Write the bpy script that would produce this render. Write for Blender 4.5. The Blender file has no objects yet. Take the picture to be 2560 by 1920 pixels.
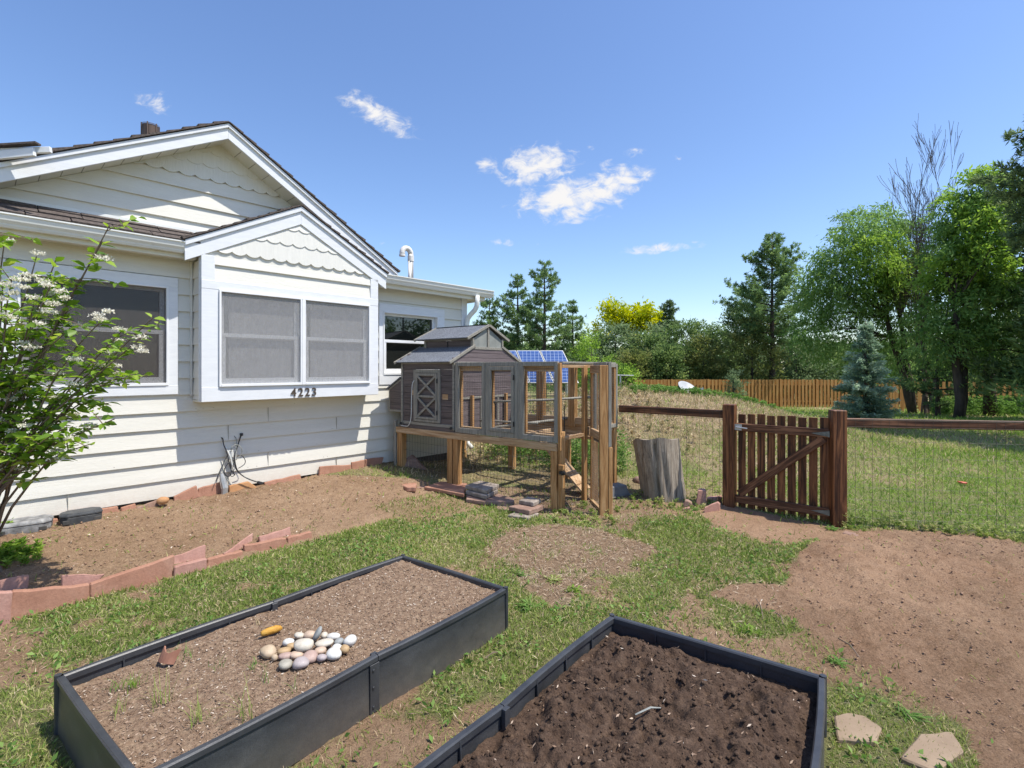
import bpy, math, random
import numpy as np
from mathutils import Vector, Matrix, noise as mnoise

# ---------------------------------------------------------------- camera, sky, sun, exposure
scene = bpy.context.scene
COL = scene.collection
R = math.radians
F, CX, HY, HC = 1250.0, 1280.0, 920.0, 1.6
cd = bpy.data.cameras.new("Camera")
cam = bpy.data.objects.new("Camera", cd)
COL.objects.link(cam)
cam.location = (0, 0, HC)
cam.rotation_euler = (R(90), 0, 0)
cd.sensor_width = 36
cd.lens = 36 * F / 2560
cd.shift_y = -40 / 2560
cd.clip_start = 0.05
cd.clip_end = 3000
scene.camera = cam

SUNV = Vector((0.315, -0.102, 0.64)).normalized()
SUN_EL = math.asin(SUNV.z)
SUN_AZ = math.atan2(SUNV.x, SUNV.y)
sd = bpy.data.lights.new("Sun", 'SUN')
sd.energy = 4.6
sd.angle = R(0.55)
sd.color = (1.0, 0.945, 0.85)
sun = bpy.data.objects.new("Sun", sd)
sun.rotation_euler = SUNV.to_track_quat('Z', 'Y').to_euler()
sun.location = (8, -4, 14)
COL.objects.link(sun)

SKY_STRENGTH = 0.15
world = bpy.data.worlds.new("World")
scene.world = world
world.use_nodes = True
wt = world.node_tree
wt.nodes.clear()
def wn(t, **k):
    n = wt.nodes.new(t)
    for a, b in k.items():
        setattr(n, a, b)
    return n
def wm(op, a, b=None, c=None, clamp=False):
    n = wn('ShaderNodeMath', operation=op, use_clamp=clamp)
    for i, v in enumerate((a, b, c)):
        if v is None: continue
        if isinstance(v, (int, float)): n.inputs[i].default_value = v
        else: wt.links.new(v, n.inputs[i])
    return n.outputs[0]
sky = wn('ShaderNodeTexSky', sky_type='NISHITA')
sky.sun_disc = False
sky.sun_elevation = SUN_EL
sky.sun_rotation = SUN_AZ
sky.altitude = 300
sky.air_density = 1.15
sky.dust_density = 0.8
sky.ozone_density = 4.0
skyhs = wn('ShaderNodeHueSaturation')
skyhs.inputs['Saturation'].default_value = 1.08
skyhs.inputs['Value'].default_value = 1.06
skyhs.inputs['Hue'].default_value = 0.507
wt.links.new(sky.outputs[0], skyhs.inputs['Color'])
bg1 = wn('ShaderNodeBackground'); bg1.inputs[1].default_value = SKY_STRENGTH
wt.links.new(skyhs.outputs[0], bg1.inputs[0])
bg2 = wn('ShaderNodeBackground'); bg2.inputs[0].default_value = (1, 0.985, 0.98, 1); bg2.inputs[1].default_value = 0.72
tc = wn('ShaderNodeTexCoord')
sx = wn('ShaderNodeSeparateXYZ'); wt.links.new(tc.outputs['Generated'], sx.inputs[0])
ypos = wm('MAXIMUM', sx.outputs[1], 0.02)
ca = wm('DIVIDE', sx.outputs[0], ypos)
cb = wm('DIVIDE', sx.outputs[2], ypos)
cxyz = wn('ShaderNodeCombineXYZ'); wt.links.new(ca, cxyz.inputs[0]); wt.links.new(cb, cxyz.inputs[1])
mp = wn('ShaderNodeMapping'); mp.inputs['Scale'].default_value = (26, 42, 1)
wt.links.new(cxyz.outputs[0], mp.inputs[0])
cn = wn('ShaderNodeTexNoise'); cn.inputs['Scale'].default_value = 1.0; cn.inputs['Detail'].default_value = 9; cn.inputs['Roughness'].default_value = 0.62; cn.inputs['Distortion'].default_value = 0.5
wt.links.new(mp.outputs[0], cn.inputs['Vector'])
clouds = [  # direction (x/y, z/y), half axes, tilt, weight
    (-.712, .530, .045, .026, -.35, .62), (-.634, .505, .018, .008, 0, .50),
    (-.268, .508, .078, .024, -.50, .98), (.050, .408, .070, .036, .20, 1.12), (-.045, .405, .035, .020, .1, .80),
    (.115, .340, .098, .040, .12, 1.15), (.215, .375, .060, .032, .25, 1.0), (.100, .395, .03, .016, 0, .7), (.19, .41, .022, .012, 0, .7), (.245, .43, .03, .012, .3, .6),
    (.300, .241, .080, .011, .08, .80), (-.020, .252, .026, .012, -.2, .66), (.054, .250, .012, .008, 0, .5),
    (.130, .293, .018, .009, 0, .62), (.328, .420, .014, .008, 0, .55), (.16, .44, .012, .01, 0, .6), (-.26, .25, .014, .006, 0, .45), (-.035, .355, .02, .008, 0, .3)]
acc = None
for (a0, b0, ra, rb, tl, w) in clouds:
    da = wm('SUBTRACT', ca, a0); db = wm('SUBTRACT', cb, b0)
    c, s = math.cos(tl), math.sin(tl)
    p = wm('DIVIDE', wm('ADD', wm('MULTIPLY', da, c), wm('MULTIPLY', db, s)), ra)
    q = wm('DIVIDE', wm('SUBTRACT', wm('MULTIPLY', db, c), wm('MULTIPLY', da, s)), rb)
    r2 = wm('ADD', wm('MULTIPLY', p, p), wm('MULTIPLY', q, q))
    v = wm('MULTIPLY', wm('EXPONENT', wm('MULTIPLY', r2, -0.75)), w)
    acc = v if acc is None else wm('MAXIMUM', acc, v)
nn = wm('MULTIPLY', wm('SUBTRACT', cn.outputs[0], 0.5), 2.3)
val = wm('ADD', acc, wm('MULTIPLY', nn, wm('MINIMUM', wm('MULTIPLY', acc, 2.2), 1.0)))
fac = wm('MULTIPLY', wm('SUBTRACT', val, 0.36), 1.25, clamp=True)
fac = wm('MULTIPLY', wm('MULTIPLY', fac, fac), wm('SUBTRACT', 3.0, wm('MULTIPLY', fac, 2.0)))
fac = wm('MULTIPLY', fac, wm('GREATER_THAN', sx.outputs[1], 0.05))
wmix = wn('ShaderNodeMixShader')
wt.links.new(fac, wmix.inputs[0]); wt.links.new(bg1.outputs[0], wmix.inputs[1]); wt.links.new(bg2.outputs[0], wmix.inputs[2])
wo = wn('ShaderNodeOutputWorld'); wt.links.new(wmix.outputs[0], wo.inputs[0])

scene.view_settings.view_transform = 'Standard'
scene.view_settings.look = 'None'
scene.view_settings.exposure = 0.40
scene.view_settings.gamma = 1.0
scene.render.engine = 'CYCLES'
scene.cycles.max_bounces = 6
scene.cycles.transparent_max_bounces = 12

# ---------------------------------------------------------------- noise
def _hash(ix, iy, seed):
    h = (ix.astype(np.int64) * 374761393 + iy.astype(np.int64) * 668265263 + seed * 1274126177) & 0xFFFFFFFF
    h = ((h ^ (h >> 13)) * 1274126177) & 0xFFFFFFFF
    return ((h ^ (h >> 16)) & 0xFFFF) / 65535.0
def vnoise(x, y, seed=0):
    x = np.asarray(x, float); y = np.asarray(y, float)
    ix = np.floor(x); iy = np.floor(y); fx = x - ix; fy = y - iy
    ux = fx * fx * (3 - 2 * fx); uy = fy * fy * (3 - 2 * fy)
    a = _hash(ix, iy, seed); b = _hash(ix + 1, iy, seed); c = _hash(ix, iy + 1, seed); d = _hash(ix + 1, iy + 1, seed)
    return (a * (1 - ux) + b * ux) * (1 - uy) + (c * (1 - ux) + d * ux) * uy
def fbm(x, y, sc, octv=4, seed=0, gain=.5):
    t = 0; amp = 1; tot = 0
    for o in range(octv):
        t = t + amp * vnoise(np.asarray(x) * sc + o * 17.3, np.asarray(y) * sc - o * 9.1, seed + o)
        tot += amp; amp *= gain; sc *= 2.03
    return t / tot
def sstep(x, a, b):
    t = np.clip((x - a) / (b - a), 0, 1); return t * t * (3 - 2 * t)

# ---------------------------------------------------------------- materials
def newmat(name):
    m = bpy.data.materials.new(name); m.use_nodes = True
    nt = m.node_tree; nt.nodes.clear()
    out = nt.nodes.new('ShaderNodeOutputMaterial')
    return m, nt, out
def _n(nt, t, **k):
    n = nt.nodes.new(t)
    for a, b in k.items(): setattr(n, a, b)
    return n
def noise_node(nt, coord, scale, stretch=(1, 1, 1), detail=4, rough=.55, dist=0):
    mpn = _n(nt, 'ShaderNodeMapping'); mpn.inputs['Scale'].default_value = stretch
    nt.links.new(coord, mpn.inputs[0])
    n = _n(nt, 'ShaderNodeTexNoise'); n.inputs['Scale'].default_value = scale
    n.inputs['Detail'].default_value = detail; n.inputs['Roughness'].default_value = rough; n.inputs['Distortion'].default_value = dist
    nt.links.new(mpn.outputs[0], n.inputs['Vector'])
    return n.outputs[0]
def ramp(nt, fac, stops):
    r = _n(nt, 'ShaderNodeValToRGB')
    e = r.color_ramp.elements
    while len(e) < len(stops): e.new(0.5)
    for el, (p, c) in zip(e, stops):
        el.position = p; el.color = (c[0], c[1], c[2], 1)
    nt.links.new(fac, r.inputs[0])
    return r.outputs[0]
def mixc(nt, fac, a, b, mode='MIX'):
    m = _n(nt, 'ShaderNodeMix', data_type='RGBA', blend_type=mode)
    if isinstance(fac, (int, float)): m.inputs[0].default_value = fac
    else: nt.links.new(fac, m.inputs[0])
    for i, v in ((6, a), (7, b)):
        if isinstance(v, tuple): m.inputs[i].default_value = (v[0], v[1], v[2], 1)
        else: nt.links.new(v, m.inputs[i])
    return m.outputs[2]
def mat_noise(name, stops, scale=6, stretch=(1, 1, 1), rough=.7, bump=.2, bscale=None, bstretch=None, bdist=.004, detail=5,
              fine=None, metallic=0, spec=.3, dist=0):
    """base colour from stretched noise plus an independent bump noise; fine=(scale, amount, dark, light) adds speckle"""
    m, nt, out = newmat(name)
    tcn = _n(nt, 'ShaderNodeTexCoord').outputs['Object']
    nz = noise_node(nt, tcn, scale, stretch, detail, .6, dist)
    c = ramp(nt, nz, stops)
    if fine:
        f = noise_node(nt, tcn, fine[0], stretch if len(fine) < 4 else (1, 1, 1), 3, .7)
        g = ramp(nt, f, [(.35, (fine[1],) * 3), (.65, (fine[2],) * 3)])
        c = mixc(nt, 1.0, c, g, 'MULTIPLY')
    b = _n(nt, 'ShaderNodeBsdfPrincipled')
    nt.links.new(c, b.inputs['Base Color'])
    b.inputs['Roughness'].default_value = rough; b.inputs['Metallic'].default_value = metallic
    b.inputs['Specular IOR Level'].default_value = spec
    if bump:
        bn = noise_node(nt, tcn, bscale or scale * 4, bstretch or stretch, 5, .65, dist)
        bu = _n(nt, 'ShaderNodeBump'); bu.inputs['Strength'].default_value = bump; bu.inputs['Distance'].default_value = bdist
        nt.links.new(bn, bu.inputs['Height']); nt.links.new(bu.outputs[0], b.inputs['Normal'])
    nt.links.new(b.outputs[0], out.inputs[0])
    return m
def add_splash(m, z0, z1, col, amount):
    nt = m.node_tree; b = [n for n in nt.nodes if n.type == 'BSDF_PRINCIPLED'][0]
    src = b.inputs['Base Color'].links[0].from_socket
    tcn = _n(nt, 'ShaderNodeTexCoord').outputs['Object']; sp = _n(nt, 'ShaderNodeSeparateXYZ'); nt.links.new(tcn, sp.inputs[0])
    mr = _n(nt, 'ShaderNodeMapRange'); nt.links.new(sp.outputs[2], mr.inputs[0]); mr.inputs[1].default_value = z1; mr.inputs[2].default_value = z0; mr.inputs[3].default_value = 0; mr.inputs[4].default_value = 1
    nz = noise_node(nt, tcn, 22, (1, 1, 1), 6, .75)
    mu = _n(nt, 'ShaderNodeMath', operation='MULTIPLY'); nt.links.new(mr.outputs[0], mu.inputs[0]); nt.links.new(nz, mu.inputs[1])
    m2 = _n(nt, 'ShaderNodeMath', operation='MULTIPLY'); m2.use_clamp = True; nt.links.new(mu.outputs[0], m2.inputs[0]); m2.inputs[1].default_value = amount
    nt.links.new(mixc(nt, m2.outputs[0], src, col), b.inputs['Base Color'])
def mat_leaf(name, stops, trans=.35, rough=.55, spec=.07):
    m, nt, out = newmat(name)
    at = _n(nt, 'ShaderNodeAttribute', attribute_name='rnd')
    c = ramp(nt, at.outputs['Fac'], stops)
    b = _n(nt, 'ShaderNodeBsdfPrincipled'); nt.links.new(c, b.inputs['Base Color'])
    b.inputs['Roughness'].default_value = rough; b.inputs['Specular IOR Level'].default_value = spec
    t = _n(nt, 'ShaderNodeBsdfTranslucent')
    hs = _n(nt, 'ShaderNodeHueSaturation'); hs.inputs['Value'].default_value = 1.5; hs.inputs['Saturation'].default_value = 1.1
    nt.links.new(c, hs.inputs['Color']); nt.links.new(hs.outputs[0], t.inputs[0])
    mx = _n(nt, 'ShaderNodeMixShader'); mx.inputs[0].default_value = trans
    nt.links.new(b.outputs[0], mx.inputs[1]); nt.links.new(t.outputs[0], mx.inputs[2]); nt.links.new(mx.outputs[0], out.inputs[0])
    return m
def g3(v): return (v, v, v)
M = {}
M['trim'] = mat_noise('white_trim', [(.3, (.70, .72, .75)), (.7, (.78, .80, .82))], 3, (2, 2, 10), .55, .35, 30, (1, 6, 9), .003, fine=(90, .93, 1.0))
M['siding'] = mat_noise('cream_siding', [(.25, (.66, .645, .585)), (.75, (.73, .715, .655))], 2.2, (.6, 1, 5), .6, .55, 18, (.6, 6, 9), .004, fine=(35, .95, 1.0), dist=.6)
M['shake'] = mat_noise('cream_shake', [(.25, (.66, .652, .605)), (.75, (.73, .722, .675))], 8, (6, 1, .8), .65, .6, 40, (4, 1, .35), .005)
M['soffit'] = mat_noise('soffit_paint', [(.3, (.68, .67, .60)), (.7, (.73, .72, .65))], 3, rough=.6, bump=.1)
M['gutter'] = mat_noise('gutter_enamel', [(.3, (.73, .74, .71)), (.7, (.79, .80, .77))], 2, (1, 1, 4), .35, .04, fine=(25, .95, 1))
M['shingle'] = mat_noise('asphalt_shingle', [(.3, (.055, .045, .042)), (.5, (.10, .082, .074)), (.75, (.17, .14, .125))], 40, (1, 1, 1), .9, .8, 160, None, .006)
M['vinyl'] = mat_noise('window_vinyl', [(.3, (.72, .73, .74)), (.7, (.80, .81, .82))], 4, rough=.4, bump=.05)
M['alu'] = mat_noise('aluminium_frame', [(.3, (.36, .38, .41)), (.7, (.46, .48, .51))], 6, rough=.4, bump=.05, metallic=.3)
M['caulk'] = mat_noise('dark_gap', [(.3, (.05, .05, .05)), (.7, (.08, .075, .07))], 6, rough=.9, bump=.1)
M['groove'] = mat_noise('soffit_groove', [(.3, (.30, .29, .25)), (.7, (.38, .37, .32))], 6, rough=.9, bump=0)
M['found'] = mat_noise('foundation', [(.3, (.08, .07, .06)), (.7, (.14, .12, .10))], 9, rough=.9, bump=.3)
M['brownmetal'] = mat_noise('rusty_flue', [(.3, (.05, .04, .035)), (.6, (.13, .09, .07)), (.8, (.22, .15, .11))], 12, (1, 1, .2), .55, .1, metallic=.4)
M['pvc'] = mat_noise('pvc_white', [(.3, (.66, .64, .60)), (.7, (.78, .76, .72))], 5, rough=.4, bump=.05)
M['bronze'] = mat_noise('aged_bronze', [(.3, (.07, .055, .045)), (.7, (.16, .125, .10))], 40, rough=.5, bump=.2, metallic=.5)
M['black'] = mat_noise('black_metal', [(.3, (.012, .012, .013)), (.7, (.035, .035, .037))], 20, rough=.45, bump=.1)
M['blackplastic'] = mat_noise('black_plastic', [(.3, (.020, .022, .026)), (.55, (.034, .037, .042)), (.8, (.060, .062, .066))], 5, (1, 1, 2), .42, .25, 70, (1, 1, 1), .002, fine=(220, .8, 1.7), spec=.5)
add_splash(M['blackplastic'], 0.0, .20, (.17, .145, .115), .85)
add_splash(M['siding'], .03, .32, (.42, .33, .25), .75)
M['rim'] = mat_noise('black_plastic_rim', [(.3, (.030, .032, .037)), (.7, (.055, .058, .064))], 9, rough=.4, bump=.15, bscale=90, spec=.5)
# wood
def wood(name, stops, s=3, axis=2, rough=.75, bump=.5):
    st = [9, 9, 9]; st[axis] = .55
    return mat_noise(name, stops, s, tuple(st), rough, bump, s * 2.2, tuple(st), .004, fine=(s * 9, .80, 1.05), dist=1.2)
NEW = [(.34, (.23, .11, .038)), (.5, (.42, .225, .088)), (.66, (.56, .345, .165))]
OLDG = [(.25, (.17, .162, .138)), (.5, (.265, .25, .215)), (.75, (.37, .35, .30))]
M['lumber_z'] = wood('lumber_upright', NEW, 3, 2)
M['lumber_x'] = wood('lumber_long', [(.34, (.30, .175, .085)), (.5, (.46, .30, .165)), (.66, (.58, .43, .28))], 3, 0)
M['lumber_y'] = wood('lumber_cross', [(.34, (.30, .175, .085)), (.5, (.46, .30, .165)), (.66, (.58, .43, .28))], 3, 1)
M['grey_z'] = wood('weathered_frame_upright', OLDG, 4, 2)
M['grey_x'] = wood('weathered_frame_long', OLDG, 4, 0)
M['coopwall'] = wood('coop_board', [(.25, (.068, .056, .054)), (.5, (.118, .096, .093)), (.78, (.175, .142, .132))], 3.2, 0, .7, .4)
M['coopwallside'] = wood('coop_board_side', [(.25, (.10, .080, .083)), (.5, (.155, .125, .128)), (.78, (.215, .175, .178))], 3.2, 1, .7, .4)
M['felt'] = mat_noise('mineral_felt', [(.32, (.07, .078, .092)), (.5, (.14, .152, .175)), (.68, (.26, .275, .31))], 95, (1, 1, 1), .95, .5, 200, None, .003, detail=3, fine=(9, .85, 1.05))
DST = [(.36, (.040, .015, .007)), (.5, (.125, .047, .019)), (.63, (.27, .112, .044))]
M['stain_z'] = wood('stained_post', DST, 3, 2, .55)
M['stain_x'] = wood('stained_rail', [(.36, (.045, .019, .010)), (.5, (.125, .052, .025)), (.63, (.27, .13, .066))], 3, 0, .55)
M['cedar'] = wood('cedar_fence', [(.3, (.30, .13, .035)), (.5, (.46, .235, .07)), (.7, (.57, .34, .12))], .9, 2, .6, .2)
M['stump'] = mat_noise('weathered_stump', [(.30, (.09, .070, .052)), (.45, (.32, .265, .205)), (.75, (.52, .455, .37))], 5, (9, 9, .5), .85, 1.0, 11, (9, 9, .5), .012, fine=(45, .7, 1.08), dist=1.0)
M['stumptop'] = mat_noise('stump_cut', [(.3, (.20, .16, .12)), (.7, (.34, .28, .22))], 12, rough=.85, bump=.6)
M['bark'] = mat_noise('bark', [(.3, (.035, .027, .022)), (.7, (.10, .078, .062))], 8, (1, 1, .25), .9, .8, 20, (1, 1, .3), .02)
M['twig'] = mat_noise('twig_bark', [(.3, (.12, .085, .06)), (.7, (.24, .18, .135))], 30, (1, 1, .3), .8, .3)
M['deadwood'] = mat_noise('dead_bark', [(.3, (.075, .058, .050)), (.7, (.16, .125, .11))], 8, rough=.9, bump=.3)
# stone
M['sand'] = mat_noise('red_sandstone', [(.2, (.25, .115, .075)), (.5, (.36, .185, .125)), (.8, (.46, .275, .205))], 4, (1, 1, 1), .85, .5, 40, None, .006, fine=(60, .86, 1.05, 1), dist=.5)
M['sand2'] = mat_noise('pink_sandstone', [(.2, (.29, .145, .11)), (.5, (.40, .22, .175)), (.8, (.48, .31, .255))], 5, (1, 1, 1), .85, .5, 40, None, .006, fine=(60, .86, 1.05, 1), dist=.5)
M['sanddark'] = mat_noise('brown_sandstone', [(.2, (.20, .12, .09)), (.5, (.30, .19, .145)), (.8, (.42, .30, .24))], 7, (1, 1, 3), .85, .7, 40, None, .008, fine=(50, .8, 1.05, 1))
M['ochrestone'] = mat_noise('ochre_stone', [(.2, (.36, .17, .07)), (.8, (.50, .29, .15))], 6, rough=.85, bump=.5)
M['greybrick'] = mat_noise('aged_paver', [(.25, (.14, .11, .09)), (.5, (.27, .225, .19)), (.8, (.45, .40, .35))], 14, rough=.9, bump=.8, bscale=60, bdist=.006)
M['paver'] = mat_noise('tan_paver', [(.3, (.23, .165, .11)), (.7, (.34, .255, .175))], 4, rough=.85, bump=.4)
M['concretebox'] = mat_noise('grey_plastic_box', [(.3, (.10, .10, .105)), (.5, (.22, .22, .22)), (.75, (.42, .42, .41))], 14, rough=.6, bump=.4)
M['darkbox'] = mat_noise('charcoal_plastic_box', [(.3, (.035, .038, .042)), (.7, (.085, .09, .095))], 12, rough=.45, bump=.3)
M['cable'] = mat_noise('cable_black', [(.3, (.02, .02, .022)), (.7, (.05, .05, .055))], 20, rough=.5, bump=0)
M['cableg'] = mat_noise('cable_grey', [(.3, (.20, .21, .19)), (.7, (.34, .35, .32))], 20, rough=.5, bump=0)
M['cablew'] = mat_noise('cable_white', [(.3, (.55, .56, .54)), (.7, (.68, .69, .66))], 20, rough=.5, bump=0)
M['galv'] = mat_noise('galvanised', [(.3, (.36, .37, .37)), (.7, (.50, .51, .51))], 18, rough=.45, bump=.1, metallic=.5)
M['wire'] = mat_noise('fence_wire', [(.3, (.055, .05, .042)), (.7, (.10, .09, .075))], 18, rough=.5, bump=0, metallic=.3)
M['wirelight'] = mat_noise('hardware_cloth', [(.3, (.09, .085, .078)), (.7, (.17, .16, .15))], 18, rough=.5, bump=0, metallic=.3)
M['hinge'] = mat_noise('worn_hinge', [(.3, (.10, .11, .10)), (.7, (.24, .25, .235))], 30, rough=.5, bump=.1, metallic=.5)
M['dish'] = mat_noise('dish_grey', [(.3, (.36, .37, .38)), (.7, (.45, .46, .47))], 4, rough=.35, bump=0)
M['yellow'] = mat_noise('dried_squash', [(.3, (.30, .12, .02)), (.5, (.50, .26, .04)), (.8, (.60, .38, .10))], 40, (1, 1, 3), .6, .6, 90)
M['terra'] = mat_noise('terracotta', [(.3, (.22, .10, .065)), (.7, (.36, .18, .12))], 8, rough=.85, bump=.3)
M['redthing'] = mat_noise('faded_red_plastic', [(.3, (.42, .06, .03)), (.7, (.55, .10, .05))], 8, rough=.5, bump=0)
M['darkpane'] = mat_noise('window_glass', [(.3, (.012, .014, .012)), (.7, (.022, .025, .022))], .8, rough=.02, bump=0, spec=1.0)
M['shade'] = mat_noise('inner_shade', [(.3, (.28, .28, .28)), (.7, (.38, .38, .38))], 3, (8, 1, .6), .8, 0)
# screen: fine insect mesh, partly see-through
def screen_mat(name, c0, c1, alpha):
    m, nt, out = newmat(name)
    tcn = _n(nt, 'ShaderNodeTexCoord').outputs['Object']
    nz = noise_node(nt, tcn, 14, (8, 1, 1.2), 4, .7)
    c = ramp(nt, nz, [(.3, c0), (.7, c1)])
    d = _n(nt, 'ShaderNodeBsdfPrincipled'); nt.links.new(c, d.inputs['Base Color']); d.inputs['Roughness'].default_value = .7
    t = _n(nt, 'ShaderNodeBsdfTransparent')
    nz2 = noise_node(nt, tcn, 55, (3, 1, .7), 3, .7)
    a = _n(nt, 'ShaderNodeMapRange'); a.inputs[1].default_value = .3; a.inputs[2].default_value = .7
    a.inputs[3].default_value = alpha - .09; a.inputs[4].default_value = alpha + .09
    nt.links.new(nz2, a.inputs[0])
    mx = _n(nt, 'ShaderNodeMixShader'); nt.links.new(a.outputs[0], mx.inputs[0])
    nt.links.new(t.outputs[0], mx.inputs[1]); nt.links.new(d.outputs[0], mx.inputs[2]); nt.links.new(mx.outputs[0], out.inputs[0])
    return m
M['screen'] = screen_mat('insect_screen', (.28, .28, .285), (.42, .42, .425), .36)
M['screendark'] = screen_mat('insect_screen_dark', (.07, .062, .060), (.12, .108, .105), .34)
# solar cell
def solar_mat():
    m, nt, out = newmat('solar_cells')
    tcn = _n(nt, 'ShaderNodeTexCoord').outputs['Object']
    br = _n(nt, 'ShaderNodeTexBrick'); br.offset = 0; br.inputs['Scale'].default_value = 1
    br.inputs['Brick Width'].default_value = .125; br.inputs['Row Height'].default_value = .125; br.inputs['Mortar Size'].default_value = .006
    br.inputs['Color1'].default_value = (.04, .085, .24, 1); br.inputs['Color2'].default_value = (.052, .105, .29, 1); br.inputs['Mortar'].default_value = (.30, .38, .55, 1)
    nt.links.new(tcn, br.inputs['Vector'])
    b = _n(nt, 'ShaderNodeBsdfPrincipled'); nt.links.new(br.outputs[0], b.inputs['Base Color']); b.inputs['Roughness'].default_value = .12
    nt.links.new(b.outputs[0], out.inputs[0]); return m
M['solar'] = solar_mat()
# foliage
M['grass'] = mat_leaf('grass_blade', [(0, (.105, .160, .036)), (.35, (.195, .268, .062)), (.60, (.320, .375, .110)), (.78, (.45, .44, .20)), (1, (.62, .52, .32))], 0.35)
M['lawnfar'] = mat_leaf('lawn_blade', [(0, (0.114, 0.203, 0.033)), (.30, (0.216, 0.337, 0.060)), (.55, (0.337, 0.419, 0.114)), (.78, (0.513, 0.486, 0.243)), (1, (0.648, 0.527, 0.337))], .3)
M['dry'] = mat_leaf('dry_grass_blade', [(0, (0.161, 0.207, 0.063)), (.3, (0.322, 0.287, 0.138)), (.6, (0.483, 0.380, 0.230)), (1, (0.621, 0.494, 0.333))], .25)
M['weed'] = mat_leaf('weed_leaf', [(0, (.075, .15, .035)), (.5, (.14, .25, .06)), (1, (.26, .37, .11))], .35)
M['brightweed'] = mat_leaf('fresh_weed_leaf', [(0, (.11, .22, .03)), (1, (.27, .38, .07))], .4)
M['pine'] = mat_leaf('pine_needles', [(0, (0.075, 0.132, 0.059)), (.5, (0.165, 0.255, 0.102)), (1, (0.314, 0.413, 0.165))], 0.35, .6)
M['pinedark'] = mat_leaf('dark_pine_needles', [(0, (0.065, 0.102, 0.051)), (.5, (0.136, 0.196, 0.086)), (1, (0.255, 0.316, 0.145))], 0.35, .6)
M['juniper'] = mat_leaf('juniper_foliage', [(0, (0.085, 0.139, 0.055)), (.5, (0.162, 0.239, 0.085)), (1, (0.293, 0.362, 0.131))], 0.35, .6)
M['junigrey'] = mat_leaf('grey_juniper_foliage', [(0, (0.108, 0.154, 0.085)), (.5, (0.193, 0.262, 0.131)), (1, (0.308, 0.385, 0.193))], 0.35, .6)
M['juniolive'] = mat_leaf('olive_juniper_foliage', [(0, (0.091, 0.119, 0.043)), (.5, (0.182, 0.215, 0.069)), (1, (0.314, 0.314, 0.116))], 0.35, .6)
M['willow'] = mat_leaf('willow_leaf', [(0, (.12, .20, .06)), (.5, (.205, .32, .09)), (1, (.33, .46, .17))], 0.45)
M['brightleaf'] = mat_leaf('bright_leaf', [(0, (.13, .22, .045)), (.5, (.235, .36, .065)), (1, (.38, .51, .12))], 0.45)
M['yellowleaf'] = mat_leaf('yellow_leaf', [(0, (0.264, 0.330, 0.022)), (.5, (0.462, 0.484, 0.028)), (1, (0.616, 0.583, 0.055))], .42)
M['midleaf'] = mat_leaf('mid_leaf', [(0, (.10, .18, .05)), (.5, (.175, .290, .08)), (1, (.29, .41, .14))], 0.45)
M['spruce'] = mat_leaf('blue_spruce_needles', [(0, (0.10, 0.16, 0.095)), (.5, (0.225, 0.320, 0.215)), (1, (0.46, 0.56, 0.42))], 0.35, .6)
M['shrubleaf'] = mat_leaf('dogwood_leaf', [(0, (0.087, 0.168, 0.021)), (.45, (0.173, 0.300, 0.035)), (.8, (0.312, 0.439, 0.064)), (1, (0.416, 0.508, 0.104))], .42, .45, .4)
M['petal'] = mat_leaf('dogwood_petal', [(0, (.55, .52, .42)), (1, (.80, .78, .70))], .3)
M['straw'] = mat_leaf('straw', [(0, (.24, .17, .11)), (.5, (.42, .32, .22)), (1, (.62, .52, .40))], .1, .8)
M['chips'] = mat_leaf('pale_chips', [(0, (.16, .10, .065)), (.45, (.28, .19, .135)), (.8, (.42, .32, .24)), (1, (.66, .58, .48))], .05, .8)
M['clod'] = mat_noise('soil_clods', [(.3, (.22, .13, .085)), (.7, (.34, .22, .15))], 20, rough=.95, bump=.5)

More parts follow.
